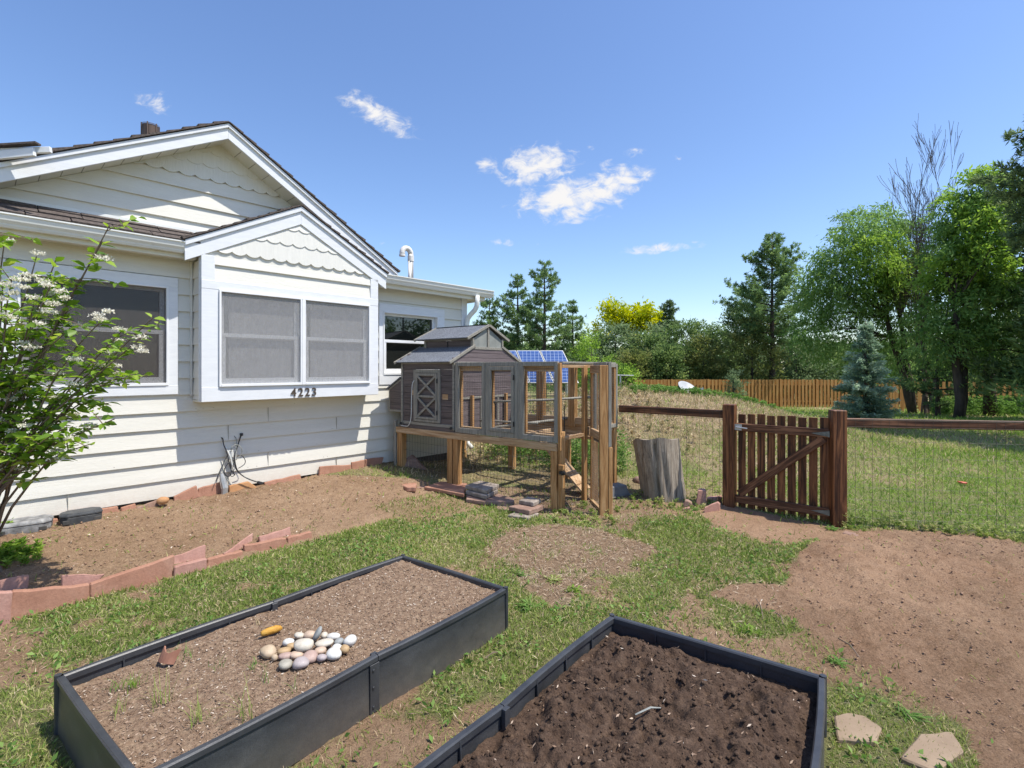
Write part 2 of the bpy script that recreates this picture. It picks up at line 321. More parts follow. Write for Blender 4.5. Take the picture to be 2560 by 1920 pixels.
def ground_mat():
    m, nt, out = newmat('yard_ground')
    tcn = _n(nt, 'ShaderNodeTexCoord').outputs['Object']
    at = _n(nt, 'ShaderNodeAttribute', attribute_name='zone')
    sp = _n(nt, 'ShaderNodeSeparateColor'); nt.links.new(at.outputs['Color'], sp.inputs[0])
    big = noise_node(nt, tcn, 1.3, (1, 1, 1), 5, .6)
    med = noise_node(nt, tcn, 14, (1, 1, 1), 6, .7)
    fin = noise_node(nt, tcn, 90, (1, 1, 1), 4, .75)
    dirt = ramp(nt, med, [(.30, (.19, .120, .070)), (.5, (.31, .208, .130)), (.72, (.43, .305, .200))])
    dirt = mixc(nt, .5, dirt, ramp(nt, big, [(.35, (.26, .165, .098)), (.65, (.42, .290, .190))]))
    reddirt = ramp(nt, med, [(.28, (.26, .155, .090)), (.5, (.37, .235, .148)), (.72, (.47, .320, .210))])
    reddirt = mixc(nt, .5, reddirt, ramp(nt, big, [(.35, (.27, .160, .095)), (.65, (.44, .290, .185))]))
    dirt = mixc(nt, sp.outputs[1], dirt, reddirt)
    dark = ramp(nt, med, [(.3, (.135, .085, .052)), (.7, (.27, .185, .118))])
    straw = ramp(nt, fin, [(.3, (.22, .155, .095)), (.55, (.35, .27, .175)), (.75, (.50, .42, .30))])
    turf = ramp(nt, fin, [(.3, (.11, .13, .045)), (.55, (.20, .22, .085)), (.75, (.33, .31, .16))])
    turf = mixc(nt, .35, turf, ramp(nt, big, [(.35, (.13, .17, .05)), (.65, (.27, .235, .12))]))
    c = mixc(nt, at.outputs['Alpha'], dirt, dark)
    c = mixc(nt, sp.outputs[2], c, straw)
    c = mixc(nt, sp.outputs[0], c, turf)
    sk = ramp(nt, fin, [(.30, g3(.50)), (.5, g3(.98)), (.74, g3(1.28))])
    c = mixc(nt, 1.0, c, sk, 'MULTIPLY')
    b = _n(nt, 'ShaderNodeBsdfPrincipled'); nt.links.new(c, b.inputs['Base Color'])
    b.inputs['Roughness'].default_value = .95; b.inputs['Specular IOR Level'].default_value = .1
    bn = noise_node(nt, tcn, 38, (1, 1, 1), 9, .8)
    bu = _n(nt, 'ShaderNodeBump'); bu.inputs['Strength'].default_value = 1.0; bu.inputs['Distance'].default_value = .028
    nt.links.new(bn, bu.inputs['Height']); nt.links.new(bu.outputs[0], b.inputs['Normal']); nt.links.new(b.outputs[0], out.inputs[0])
    return m
M['ground'] = ground_mat()
M['soil'] = mat_noise('bed_soil', [(.25, (.155, .096, .060)), (.5, (.250, .168, .110)), (.75, (.37, .27, .18))], 34, (1, 1, 1), .95, .9, 110, None, .010, fine=(160, .62, 1.15, 1))
M['darksoil'] = mat_noise('compost_soil', [(.25, (.048, .029, .019)), (.5, (.085, .052, .034)), (.75, (.138, .090, .060))], 28, (1, 1, 1), .95, .9, 90, None, .012, fine=(140, .6, 1.15, 1))

# ---------------------------------------------------------------- building helpers
class MB:
    def __init__(s): s.v = []; s.f = []
    def add(s, vs, fs):
        o = len(s.v); s.v += [tuple(v) for v in vs]; s.f += [tuple(i + o for i in f) for f in fs]; return s
    def box(s, x0, x1, y0, y1, z0, z1):
        return s.add([(x0, y0, z0), (x1, y0, z0), (x1, y1, z0), (x0, y1, z0), (x0, y0, z1), (x1, y0, z1), (x1, y1, z1), (x0, y1, z1)],
                     [(0, 3, 2, 1), (4, 5, 6, 7), (0, 1, 5, 4), (1, 2, 6, 5), (2, 3, 7, 6), (3, 0, 4, 7)])
    def hexa(s, p):  # 8 corner points in box order
        return s.add(p, [(0, 3, 2, 1), (4, 5, 6, 7), (0, 1, 5, 4), (1, 2, 6, 5), (2, 3, 7, 6), (3, 0, 4, 7)])
    def beam(s, a, b, w, h, up=(0, 0, 1)):
        a = Vector(a); b = Vector(b); d = (b - a).normalized(); u = Vector(up)
        r = d.cross(u)
        if r.length < 1e-4: r = d.cross(Vector((1, 0, 0)))
        r.normalize(); u = r.cross(d).normalized()
        r *= w / 2; u *= h / 2
        return s.hexa([a - r - u, b - r - u, b + r - u, a + r - u, a - r + u, b - r + u, b + r + u, a + r + u])
    def prism(s, pts, y0, y1):  # polygon in x,z extruded along y
        n = len(pts)
        s.add([(x, y0, z) for x, z in pts] + [(x, y1, z) for x, z in pts],
              [tuple(range(n)), tuple(range(2 * n - 1, n - 1, -1))] + [(i, i + n, (i + 1) % n + n, (i + 1) % n) for i in range(n)])
        return s
    def tube(s, pts, rad, sides=6, cap=True):
        pts = [Vector(p) for p in pts]
        if not isinstance(rad, (list, tuple)): rad = [rad] * len(pts)
        vs = []; fs = []; ref = None
        for i, p in enumerate(pts):
            d = (pts[min(i + 1, len(pts) - 1)] - pts[max(i - 1, 0)])
            d = d.normalized() if d.length > 1e-9 else Vector((0, 0, 1))
            if ref is None:
                ref = d.cross(Vector((0, 0, 1)) if abs(d.z) < .9 else Vector((1, 0, 0))).normalized()
            ref = (ref - d * ref.dot(d)); ref = ref.normalized() if ref.length > 1e-6 else Vector((1, 0, 0))
            o = d.cross(ref)
            for k in range(sides):
                a = 2 * math.pi * k / sides
                vs.append(p + (ref * math.cos(a) + o * math.sin(a)) * rad[i])
        for i in range(len(pts) - 1):
            for k in range(sides):
                k2 = (k + 1) % sides
                fs.append((i * sides + k, i * sides + k2, (i + 1) * sides + k2, (i + 1) * sides + k))
        if cap:
            fs.append(tuple(range(sides - 1, -1, -1))); fs.append(tuple((len(pts) - 1) * sides + k for k in range(sides)))
        return s.add(vs, fs)
    def build(s, name, mat, parent=None, off=(0, 0, 0), bevel=0, smooth=False, label=None):
        me = bpy.data.meshes.new(name)
        me.from_pydata([(v[0] - off[0], v[1] - off[1], v[2] - off[2]) for v in s.v], [], s.f)
        me.materials.append(mat if not isinstance(mat, str) else M[mat]); me.update()
        if smooth: me.polygons.foreach_set('use_smooth', [True] * len(me.polygons))
        o = bpy.data.objects.new(name, me); COL.objects.link(o)
        if parent: o.parent = parent
        if bevel:
            b = o.modifiers.new('b', 'BEVEL'); b.width = bevel; b.segments = 1; b.limit_method = 'ANGLE'
        if label: o['label'] = label
        return o
def tag(o, label, cat, group=None, kind=None):
    if label: o['label'] = label
    if cat: o['category'] = cat
    if group: o['group'] = group
    if kind: o['kind'] = kind
    return o
def empty(name, loc, rz, label, cat, group=None):
    o = bpy.data.objects.new(name, None); COL.objects.link(o); o.location = loc; o.rotation_euler = (0, 0, rz)
    o.empty_display_size = .1
    return tag(o, label, cat, group)
def mesh_np(name, V, Fc, mat, parent=None, rnd=None, smooth=False):
    me = bpy.data.meshes.new(name)
    V = np.asarray(V, dtype=np.float32); Fc = np.asarray(Fc, dtype=np.int32)
    nv, nf, k = len(V), len(Fc), Fc.shape[1]
    me.vertices.add(nv); me.vertices.foreach_set('co', V.ravel())
    me.loops.add(nf * k); me.loops.foreach_set('vertex_index', Fc.ravel())
    me.polygons.add(nf); me.polygons.foreach_set('loop_start', np.arange(nf, dtype=np.int32) * k)
    try: me.polygons.foreach_set('loop_total', np.full(nf, k, dtype=np.int32))
    except Exception: pass
    if smooth: me.polygons.foreach_set('use_smooth', np.ones(nf, dtype=bool))
    if rnd is not None:
        a = me.attributes.new('rnd', 'FLOAT', 'POINT'); a.data.foreach_set('value', np.asarray(rnd, dtype=np.float32))
    me.materials.append(M[mat] if isinstance(mat, str) else mat)
    me.update(calc_edges=True); me.validate()
    o = bpy.data.objects.new(name, me); COL.objects.link(o)
    if parent: o.parent = parent
    return o
def nrm(a): return a / np.maximum(np.linalg.norm(a, axis=-1, keepdims=True), 1e-9)
def leaf_quads(P, D, L, W, rng, rnd=None, fold=.0):
    """diamond leaves: base P, direction D (unit), length L, width W"""
    n = len(P); P = np.asarray(P, float); D = nrm(np.asarray(D, float))
    q = nrm(np.cross(D, rng.normal(size=(n, 3)) * .75 + np.array([.25, -.1, 1.0])))
    up = np.cross(q, D)
    L = np.broadcast_to(np.asarray(L, float), (n,))[:, None]; W = np.broadcast_to(np.asarray(W, float), (n,))[:, None]
    a = P; b = P + D * L * .45 + q * W * .5 + up * W * fold; c = P + D * L; d = P + D * L * .45 - q * W * .5 + up * W * fold
    V = np.stack([a, b, c, d], 1).reshape(-1, 3)
    Fc = np.arange(4 * n).reshape(n, 4)
    if rnd is None: rnd = rng.random(n)
    return V, Fc, np.repeat(rnd, 4)
def cat_leaves(parts):
    V = []; Fc = []; Rr = []; o = 0
    for v, f, r in parts:
        V.append(v); Fc.append(f + o); Rr.append(r); o += len(v)
    return np.concatenate(V), np.concatenate(Fc), np.concatenate(Rr)

# frames ----------------------------------------------------------
HU = (.681, .7325); HN = (-.7325, .681); HA = math.atan2(.7325, .681)
def W2(u, n): return (u * HU[0] + n * HN[0], u * HU[1] + n * HN[1])
def to_un(x, y): return (x * HU[0] + y * HU[1], x * HN[0] + y * HN[1])
def G(px, py, z=0.0):      # a spot measured in the photograph, on level ground of height z
    Y = (HC - z) * F / (py - HY); return ((px - CX) / F * Y, Y)
def at(px, py, Y): return Vector(((px - CX) / F * Y, Y, HC + (HY - py) / F * Y))
def vpl(px, py, P0, P1):   # ray with the upright plane through P0,P1
    tx = (px - CX) / F; dx, dy = P1[0] - P0[0], P1[1] - P0[1]
    Y = (P0[0] * dy - P0[1] * dx) / (tx * dy - dx)
    return Vector((tx * Y, Y, HC + (HY - py) / F * Y))

# ---------------------------------------------------------------- ground: regions and height
def inside(poly, X, Y):
    res = np.zeros(np.shape(X), bool); n = len(poly); j = n - 1
    for i in range(n):
        xi, yi = poly[i]; xj, yj = poly[j]
        if abs(yj - yi) > 1e-9:
            c = ((yi > Y) != (yj > Y)) & (X < (xj - xi) * (Y - yi) / (yj - yi) + xi)
            res ^= c
        j = i
    return res
def GP(l): return [G(*p) for p in l]
P_PATCH = GP([(1235, 1345), (1290, 1320), (1400, 1318), (1500, 1330), (1560, 1350), (1640, 1375), (1600, 1405), (1500, 1440), (1470, 1480), (1420, 1520), (1360, 1500), (1300, 1475), (1290, 1430), (1200, 1390)])
P_PATH = GP([(1745, 1290), (1815, 1272), (2080, 1322), (2140, 1330), (2130, 1372), (2010, 1372), (1960, 1375), (1880, 1350), (1800, 1330), (1765, 1312)])
P_RIGHT = GP([(2075, 1342), (2200, 1330), (2330, 1338), (2560, 1368), (2900, 1400), (4200, 1500), (4200, 3600), (2700, 2600), (2420, 1830), (2330, 1760), (2200, 1690), (2110, 1650), (2010, 1570), (1900, 1530), (1790, 1500), (1850, 1465), (1960, 1465), (2010, 1430), (2000, 1390)])
P_GREEN = GP([(1290, 1300), (1480, 1292), (1720, 1300), (1800, 1345), (1960, 1390), (1985, 1440), (1900, 1462), (1740, 1478), (1700, 1520), (1540, 1500), (1500, 1440), (1600, 1405), (1640, 1375), (1560, 1345), (1400, 1315)])
P_LEFTG = GP([(-300, 1900), (-300, 1600), (20, 1580), (60, 1600), (160, 1580), (60, 1700), (0, 1720)])
P_BARE1 = GP([(270, 1500), (320, 1490), (370, 1500), (330, 1530), (280, 1530)])
COOP_O = (.52, 5.42); COOP_A = (.794, -.608); COOP_B = (.608, .794); COOP_ANG = math.atan2(-.608, .794)
def to_coop(X, Y):
    dx, dy = X - COOP_O[0], Y - COOP_O[1]; return dx * COOP_A[0] + dy * COOP_A[1], dx * COOP_B[0] + dy * COOP_B[1]
FL0, FL1 = G(1540, 1228), (2.43, 5.62); FR0, FR1 = (3.23, 4.975), (5.2, 4.62)
def fence_y(X):  # depth of the wire fence line for a given X
    return np.interp(X, [1.33, 2.43, 3.23, 5.2, 12], [6.5, 5.62, 4.975, 4.62, 3.4])
def regions(X, Y):
    X = np.asarray(X, float); Y = np.asarray(Y, float)
    w = .22
    Xp = X + (fbm(X, Y, 2.3, 4, 3) - .5) * w * 2.2; Yp = Y + (fbm(X, Y, 2.3, 4, 11) - .5) * w * 2.2
    u, n = to_un(X, Y); up, np_ = to_un(Xp, Yp)
    a, b = to_coop(X, Y); ap, bp = to_coop(Xp, Yp)
    fine = fbm(X, Y, 7, 3, 21)
    bed = (n > 4.47) & (up < 3.75 - (6.2 - n) * .05) & (n < 7.0)
    bed2 = (np_ > 4.62) & (up >= 3.2) & (up < 4.6) & (bp < .15)
    bed = bed | bed2
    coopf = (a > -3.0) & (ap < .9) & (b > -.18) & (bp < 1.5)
    patch = inside(P_PATCH, Xp, Yp)
    path = inside(P_PATH, X * .4 + Xp * .6, Y * .4 + Yp * .6)
    rd = inside(P_RIGHT, X * .5 + Xp * .5, Y * .5 + Yp * .5)
    inyard = Y < fence_y(X) + .0
    bare = inside(P_LEFTG, Xp, Yp) | inside(P_BARE1, Xp, Yp)
    d = np.ones_like(X)
    thin = sstep(fbm(X, Y, 1.9, 5, 31, .6), .33, .53)
    d = d * (.16 + .84 * thin)
    d = np.where(inside(P_GREEN, Xp, Yp), np.maximum(d, .55 + .45 * sstep(fine, .38, .55)), d)
    d = np.where(bare, .15, d)
    d = np.where(patch, .015 + .22 * sstep(fine, .54, .66), d)
    d = np.where(path, .02, d); d = np.where(bed, .015, d)
    d = np.where(coopf, .12, d); d = np.where(rd & inyard, .006, d)
    # scattered tufts at the margin of the house bed
    mg = (n > 4.1) & (n < 4.9) & (u > 3.0) & (u < 4.3)
    d = np.where(mg, .35, d)
    return dict(dens=d, bed=bed, coop=coopf, patch=patch, path=path, right=rd & inyard, yard=inyard, u=u, n=n, fine=fine)
def gbase(X, Y):
    X = np.asarray(X, float); Y = np.asarray(Y, float)
    u, n = to_un(X, Y)
    z = -1.0 * sstep(Y, 13, 33)
    z = z - 0.0 * X
    z = z + .90 * np.exp(-.5 * (np.abs((X - 3.9) / 2.35)) ** 2.6) * np.exp(-.5 * ((Y - 12.3) / 2.7) ** 2)
    z = z + .45 * np.exp(-.5 * ((X + 1.5) / 3.2) ** 2) * np.exp(-.5 * ((Y - 13) / 3.0) ** 2)
    hb = (.035 + .135 * sstep(n, 4.55, 6.1)) * sstep(n, 4.49, 4.56) * (1 - sstep(u, 3.9, 5.2)) * (1 - sstep(Y, 8.5, 10))
    hb = np.where((u > 3.3) & (n < 5.2), hb * (1 - sstep(u, 3.3, 3.8) * .6), hb)
    z = z + hb
    # gently raked soil at the right
    rr = sstep(X, 2.0, 2.6) * (1 - sstep(Y, 4.2, 4.7)) * sstep(Y, 1.2, 1.8)
    z = z + rr * (.04 + .20 * (fbm(X, Y, 1.25, 4, 41) - .42))
    z = z + .02 * (fbm(X, Y, .9, 3, 51) - .5) * sstep(np.hypot(X, Y), .5, 2)
    return z
def gz(x, y): return float(gbase(np.array([x]), np.array([y]))[0])

def ground_sheet():
    def axis(segs):
        out = []
        for a, b, st in segs: out += list(np.arange(a, b - 1e-9, st))
        return np.array(out + [segs[-1][1]])
    xs = axis([(-600, -100, 100), (-100, -30, 14), (-30, -9, 1.5), (-9, -5, .2), (-5, 5.6, .026), (5.6, 9, .12), (9, 30, .7), (30, 100, 10), (100, 600, 100)])
    ys = axis([(-60, -8, 8), (-8, .6, .8), (.6, 1.3, .07), (1.3, 6.6, .024), (6.6, 14, .085), (14, 40, .6), (40, 100, 8), (100, 1200, 150)])
    X, Y = np.meshgrid(xs, ys)
    Z = gbase(X, Y); r = regions(X, Y)
    near = (1 - sstep(np.hypot(X, Y), 7, 14))
    rough = np.where(r['right'], 1.0, np.where(r['path'], .35, np.where(r['bed'], .8, np.where(r['patch'], .7, .45))))
    f1 = fbm(X, Y, 9, 4, 61, .6) - .5; f2 = fbm(X, Y, 26, 3, 71, .7)
    Z = Z + near * rough * (.050 * f1 + .040 * np.maximum(f2 - .55, 0) * 2.4)
    V = np.stack([X, Y, Z], -1).reshape(-1, 3)
    ny, nx = X.shape; i = np.arange(ny - 1)[:, None] * nx + np.arange(nx - 1)[None, :]
    Fc = np.stack([i, i + 1, i + nx + 1, i + nx], -1).reshape(-1, 4)
    o = mesh_np('ground', V, Fc, 'ground', smooth=True)
    turf = sstep(r['dens'], .12, .9) * .9
    outy = ~r['yard']
    drylawn = fbm(X, Y, .8, 4, 81)
    mound = np.clip((gbase(X, Y) - .12) / .5, 0, 1) * (Y > 6.5) * (Y < 13.2)
    straw = np.where(outy, sstep(drylawn, .42, .62) * .7, 0)
    straw = np.maximum(straw, mound * .9)
    turf = np.where(outy, np.clip(.95 - straw, 0, 1), turf)
    turf = np.where((Y > 11.8) & (mound > .3) , .7, turf)
    straw = np.where(r['patch'], .18 + .6 * sstep(r['fine'], .55, .7), straw)
    straw = np.where(r['coop'], .45 * sstep(r['fine'], .35, .6), straw)
    red = np.where(r['right'] | r['path'], 1.0, np.where(r['bed'], .15, .3))
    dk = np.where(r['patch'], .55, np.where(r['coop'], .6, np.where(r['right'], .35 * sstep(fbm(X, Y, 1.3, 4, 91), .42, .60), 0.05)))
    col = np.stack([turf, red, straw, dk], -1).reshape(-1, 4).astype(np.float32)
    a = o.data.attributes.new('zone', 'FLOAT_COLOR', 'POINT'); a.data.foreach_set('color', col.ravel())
    tag(o, None, None, kind='structure')
ground_sheet()
def snap_h(x, y):
    r = regions(np.array([x]), np.array([y])); return gz(x, y)

# ---------------------------------------------------------------- grass
def in_beds(X, Y):
    m = np.zeros(np.shape(X), bool)
    for (A, B, C, D) in BEDS: m |= bed_edge((A, B, C, D), X, Y) > -.03
    return m
def bed_edge(bd, X, Y):  # signed distance inside the bed outline
    A, B, C, D = bd; e = None
    for P, Q in ((A, B), (B, D), (D, C), (C, A)):
        dx, dy = Q[0] - P[0], Q[1] - P[1]; l = math.hypot(dx, dy); d = -(dx * (Y - P[1]) - dy * (X - P[0])) / l
        e = d if e is None else np.minimum(e, d)
    return e
def BP(idx, s, t):
    A, B, C, D = BEDS[idx]
    return ((A[0] * (1 - s) + B[0] * s) * (1 - t) + (C[0] * (1 - s) + D[0] * s) * t, (A[1] * (1 - s) + B[1] * s) * (1 - t) + (C[1] * (1 - s) + D[1] * s) * t)
BEDS = [((-.784, 3.590), (-.037, 3.060), (-1.984, 2.185), (-1.227, 1.632)), ((.544, 2.720), (1.357, 2.180), (-.637, 1.284), (.297, .655))]
def visible_wedge(X, Y, m=.35): return np.abs(X) < Y * (1.024 + m) + .7
def blades(name, bands, mat, dens_fn, seed, label, size_fn, hue_fn):
    rng = np.random.default_rng(seed); PV = []; RR = []
    for (y0, y1, d, cap) in bands:
        xw = y1 * 1.25 + .8; n = min(int(d * 2 * xw * (y1 - y0)), cap)
        X = rng.uniform(-xw, xw, n); Y = rng.uniform(y0, y1, n)
        k = visible_wedge(X, Y, .2); X, Y = X[k], Y[k]
        k = rng.random(len(X)) < dens_fn(X, Y); X, Y = X[k], Y[k]
        n = len(X)
        if not n: continue
        L, Wd = size_fn(X, Y, rng); Z = gbase(X, Y) - .004
        az = rng.uniform(0, 2 * np.pi, n); lean = rng.uniform(.15, 1.15, n)
        D = np.stack([np.cos(az) * np.sin(lean), np.sin(az) * np.sin(lean), np.cos(lean)], -1)
        q = nrm(np.cross(D, rng.normal(size=(n, 3))))
        P = np.stack([X, Y, Z], -1)
        Dn = D.copy(); Dn[:, 2] -= .45; Dn = nrm(Dn)
        Lc = L[:, None]; Wc = Wd[:, None]
        mid = P + D * Lc * .55
        V = np.stack([P - q * Wc * .5, P + q * Wc * .5, mid + q * Wc * .42, mid + Dn * Lc * .5, mid - q * Wc * .42], 1)
        PV.append(V.reshape(-1, 3)); RR.append(np.repeat(np.clip(hue_fn(X, Y, rng), 0, 1), 5))
    V = np.concatenate(PV); n = len(V) // 5
    me_f = []
    base = np.arange(n) * 5
    Fq = np.stack([base, base + 1, base + 2, base + 4], -1)
    # two faces per blade, stored as quads (the tip is a quad with a doubled run along the midrib)
    Ft = np.stack([base + 4, base + 2, base + 3, base + 3], -1)
    tri = np.stack([base + 4, base + 2, base + 3], -1)
    me = bpy.data.meshes.new(name)
    me.vertices.add(len(V)); me.vertices.foreach_set('co', V.astype(np.float32).ravel())
    li = np.concatenate([Fq.ravel(), tri.ravel()]).astype(np.int32)
    me.loops.add(len(li)); me.loops.foreach_set('vertex_index', li)
    me.polygons.add(2 * n)
    ls = np.concatenate([np.arange(n) * 4, 4 * n + np.arange(n) * 3]).astype(np.int32)
    me.polygons.foreach_set('loop_start', ls)
    a = me.attributes.new('rnd', 'FLOAT', 'POINT'); a.data.foreach_set('value', np.concatenate(RR).astype(np.float32))
    me.materials.append(M[mat]); me.update(calc_edges=True); me.validate()
    o = bpy.data.objects.new(name, me); COL.objects.link(o)
    return tag(o, label, 'grass', kind='stuff')

def dn_near(X, Y):
    r = regions(X, Y)
    return np.where(r['yard'] & ~in_beds(X, Y), r['dens'], 0)
def sz_near(X, Y, rng):
    n = len(X); s = np.clip(.8 + Y * .10, .9, 1.6)
    return rng.uniform(.018, .046, n) * s * (.65 + .8 * fbm(X, Y, 4.5, 3, 333)), rng.uniform(.0028, .0055, n) * np.clip(Y / 2.4, .8, 2.4)
def hue_near(X, Y, rng):
    b = fbm(X, Y, 1.4, 3, 101)
    return .16 + .55 * b + rng.normal(0, .17, len(X)) + .30 * (rng.random(len(X)) < .12)
blades('lawn_grass', [(.9, 2.2, 11000, 130000), (2.2, 3.6, 8500, 150000), (3.6, 5.2, 6000, 150000), (5.2, 7.0, 3200, 90000)], 'grass', dn_near, 5,
       'green grass growing in uneven patches around the raised beds', sz_near, hue_near)
blades('dry_thatch', [(.9, 2.2, 3600, 45000), (2.2, 3.6, 2800, 50000), (3.6, 5.2, 2000, 50000), (5.2, 7.0, 1100, 30000)], 'dry', lambda X, Y: np.clip(dn_near(X, Y) * .8 + .06 * (dn_near(X, Y) > .1), 0, 1), 15,
       'dead straw coloured blades lying among the near green grass', lambda X, Y, rng: (rng.uniform(.02, .05, len(X)), rng.uniform(.002, .004, len(X)) * np.clip(Y / 2.4, .8, 2.2)), lambda X, Y, rng: .35 + .65 * rng.random(len(X)))
def dn_far(X, Y):
    r = regions(X, Y); dry = sstep(fbm(X, Y, .8, 4, 81), .42, .62)
    z = gbase(X, Y); mound = np.clip((z - .10) / .4, 0, 1)
    u, n = r['u'], r['n']
    front = (Y < 12.4)
    d = np.where(r['yard'] | r['coop'], 0, 1 - .35 * dry - .75 * mound * front)
    d = np.where((n > 6.1) & (u < 5.7), 0, d)
    return np.clip(d, .0, 1)
def sz_far(X, Y, rng):
    n = len(X); s = np.clip(Y / 6.0, 1, 4.2)
    return rng.uniform(.04, .085, n) * np.clip(s, 1, 2.2), rng.uniform(.005, .009, n) * s
def hue_far(X, Y, rng):
    return .05 + .75 * fbm(X, Y, .8, 4, 81) + rng.normal(0, .16, len(X))
blades('yard_grass', [(4.4, 7.0, 1900, 60000), (7.0, 10.5, 900, 60000), (10.5, 16, 330, 60000), (16, 33, 70, 60000)], 'lawnfar', dn_far, 6,
       'sunlit lawn grass beyond the wire fence', sz_far, hue_far)
def dn_dry(X, Y):
    r = regions(X, Y); z = gbase(X, Y); mound = np.clip((z - .10) / .3, 0, 1) * (Y > 6.6)
    d = np.where(r['yard'], 0, .25 + .75 * mound)
    return np.where((r['n'] > 6.1) & (r['u'] < 5.7), 0, d)
blades('dry_grass', [(4.4, 7.0, 500, 30000), (7.0, 10.5, 900, 60000), (10.5, 14, 500, 50000), (14, 32, 25, 20000)], 'dry', dn_dry, 7,
       'dry straw coloured grass on the mound beyond the fence', sz_far, lambda X, Y, rng: rng.random(len(X)) * .75 + .3 * fbm(X, Y, 1.5, 3, 7))

# litter, clods, straw on the soil
def scatter_bits(name, mat, regs, n, seed, L, W, label, lift=.004, zf=None, flat=True):
    rng = np.random.default_rng(seed); X = []; Y = []
    for (poly, cnt) in regs:
        pa = np.array(poly); lo = pa.min(0); hi = pa.max(0); c = 0
        lo = np.maximum(lo, -8); hi = np.minimum(hi, 8)
        while c < cnt:
            x = rng.uniform(lo[0], hi[0], cnt); y = rng.uniform(lo[1], hi[1], cnt)
            k = inside(poly, x, y); x, y = x[k][:cnt - c], y[k][:cnt - c]
            X.append(x); Y.append(y); c += max(len(x), 1)
    X = np.concatenate(X); Y = np.concatenate(Y); k = ~in_beds(X, Y); X, Y = X[k], Y[k]
    m = len(X); az = rng.uniform(0, 6.283, m); el = rng.normal(0, .25, m)
    D = np.stack([np.cos(az) * np.cos(el), np.sin(az) * np.cos(el), np.sin(el)], -1)
    P = np.stack([X, Y, gbase(X, Y) + lift + .012 * rng.random(m)], -1)
    s = rng.uniform(.5, 1.3, m)
    q = nrm(np.cross(D, np.array([0, 0, 1.0]) + rng.normal(0, .35, (m, 3))))
    Ls = (L * s)[:, None]; Ws = (W * s)[:, None]
    up = np.cross(q, D) * Ws * .35
    V = np.stack([P, P + D * Ls * .5 + q * Ws * .5 + up, P + D * Ls, P + D * Ls * .45 - q * Ws * .5 + up], 1).reshape(-1, 3)
    o = mesh_np(name, V, np.arange(4 * m).reshape(m, 4), mat, rnd=np.repeat(rng.random(m) ** 1.3, 4))
    return tag(o, label, 'litter', kind='stuff')
P_HB = [W2(-2.5, 4.6), W2(3.6, 4.6), W2(3.9, 6.0), W2(3.9, 6.2), W2(-2.5, 6.2)]
P_CF = [(COOP_O[0] + COOP_A[0] * a + COOP_B[0] * b, COOP_O[1] + COOP_A[1] * a + COOP_B[1] * b) for a, b in ((-2.5, -.1), (.1, -.1), (.1, 1.3), (-2.5, 1.3))]
P_MID = GP([(850, 1350), (1250, 1280), (1750, 1290), (2000, 1390), (1900, 1600), (1500, 1500), (1250, 1450), (1000, 1360)])
P_LAWN = GP([(20, 1800), (0, 1600), (500, 1440), (850, 1340), (1100, 1300), (1700, 1300), (1980, 1400), (1900, 1700), (1500, 1520), (1300, 1800)])
scatter_bits('bark_chips', 'chips', [(P_HB, 2600), (P_MID, 900), (P_CF, 1500)], 0, 12, .022, .010, 'small pale wood chips scattered over the bare soil')
scatter_bits('straw_bits', 'straw', [(P_PATCH, 3500), (P_CF, 2200), (P_MID, 1200), (P_LAWN, 3000)], 0, 13, .045, .0035, 'short straw and dry stalks lying on the soil and grass', .008)
def clods(name, poly, n, seed, smin, smax, mat, label, zf):
    rng = np.random.default_rng(seed); mb_v = []; mb_f = []; o = 0
    t = (1 + 5 ** .5) / 2
    iv = np.array([(-1, t, 0), (1, t, 0), (-1, -t, 0), (1, -t, 0), (0, -1, t), (0, 1, t), (0, -1, -t), (0, 1, -t), (t, 0, -1), (t, 0, 1), (-t, 0, -1), (-t, 0, 1)], float) / math.hypot(1, t)
    fc = np.array([(0, 11, 5), (0, 5, 1), (0, 1, 7), (0, 7, 10), (0, 10, 11), (1, 5, 9), (5, 11, 4), (11, 10, 2), (10, 7, 6), (7, 1, 8), (3, 9, 4), (3, 4, 2), (3, 2, 6), (3, 6, 8), (3, 8, 9), (4, 9, 5), (2, 4, 11), (6, 2, 10), (8, 6, 7), (9, 8, 1)])
    pa = np.array(poly); lo = np.maximum(pa.min(0), -8); hi = np.minimum(pa.max(0), 8)
    X = rng.uniform(lo[0], hi[0], n * 3); Y = rng.uniform(lo[1], hi[1], n * 3); k = inside(poly, X, Y); X, Y = X[k][:n], Y[k][:n]
    Z = zf(X, Y); S = smin + (smax - smin) * rng.random(len(X)) ** 7
    V = iv[None] * (S[:, None, None] * rng.uniform(.6, 1.25, (len(X), 12, 1))) * np.array([1, 1, .7])
    V = V + np.stack([X, Y, Z + S * .25], -1)[:, None, :]
    Fc = fc[None] + (np.arange(len(X)) * 12)[:, None, None]
    ob = mesh_np(name, V.reshape(-1, 3), Fc.reshape(-1, 3), mat)
    return tag(ob, label, 'soil', kind='stuff')
P_RV = GP([(2100, 1350), (2330, 1340), (2560, 1370), (2900, 1420), (2900, 2200), (2450, 1850), (2330, 1760), (2110, 1650), (1900, 1530), (2000, 1400)])
clods('soil_clods', P_RV, 6000, 15, .0015, .010, 'clod', 'crumbs and clods of raked brown soil at the right of the yard', lambda X, Y: gbase(X, Y) + .008)
clods('dirt_crumbs', P_HB, 3500, 16, .003, .013, 'clod', 'crumbs of brown dirt in the strip along the house', lambda X, Y: gbase(X, Y) + .006)

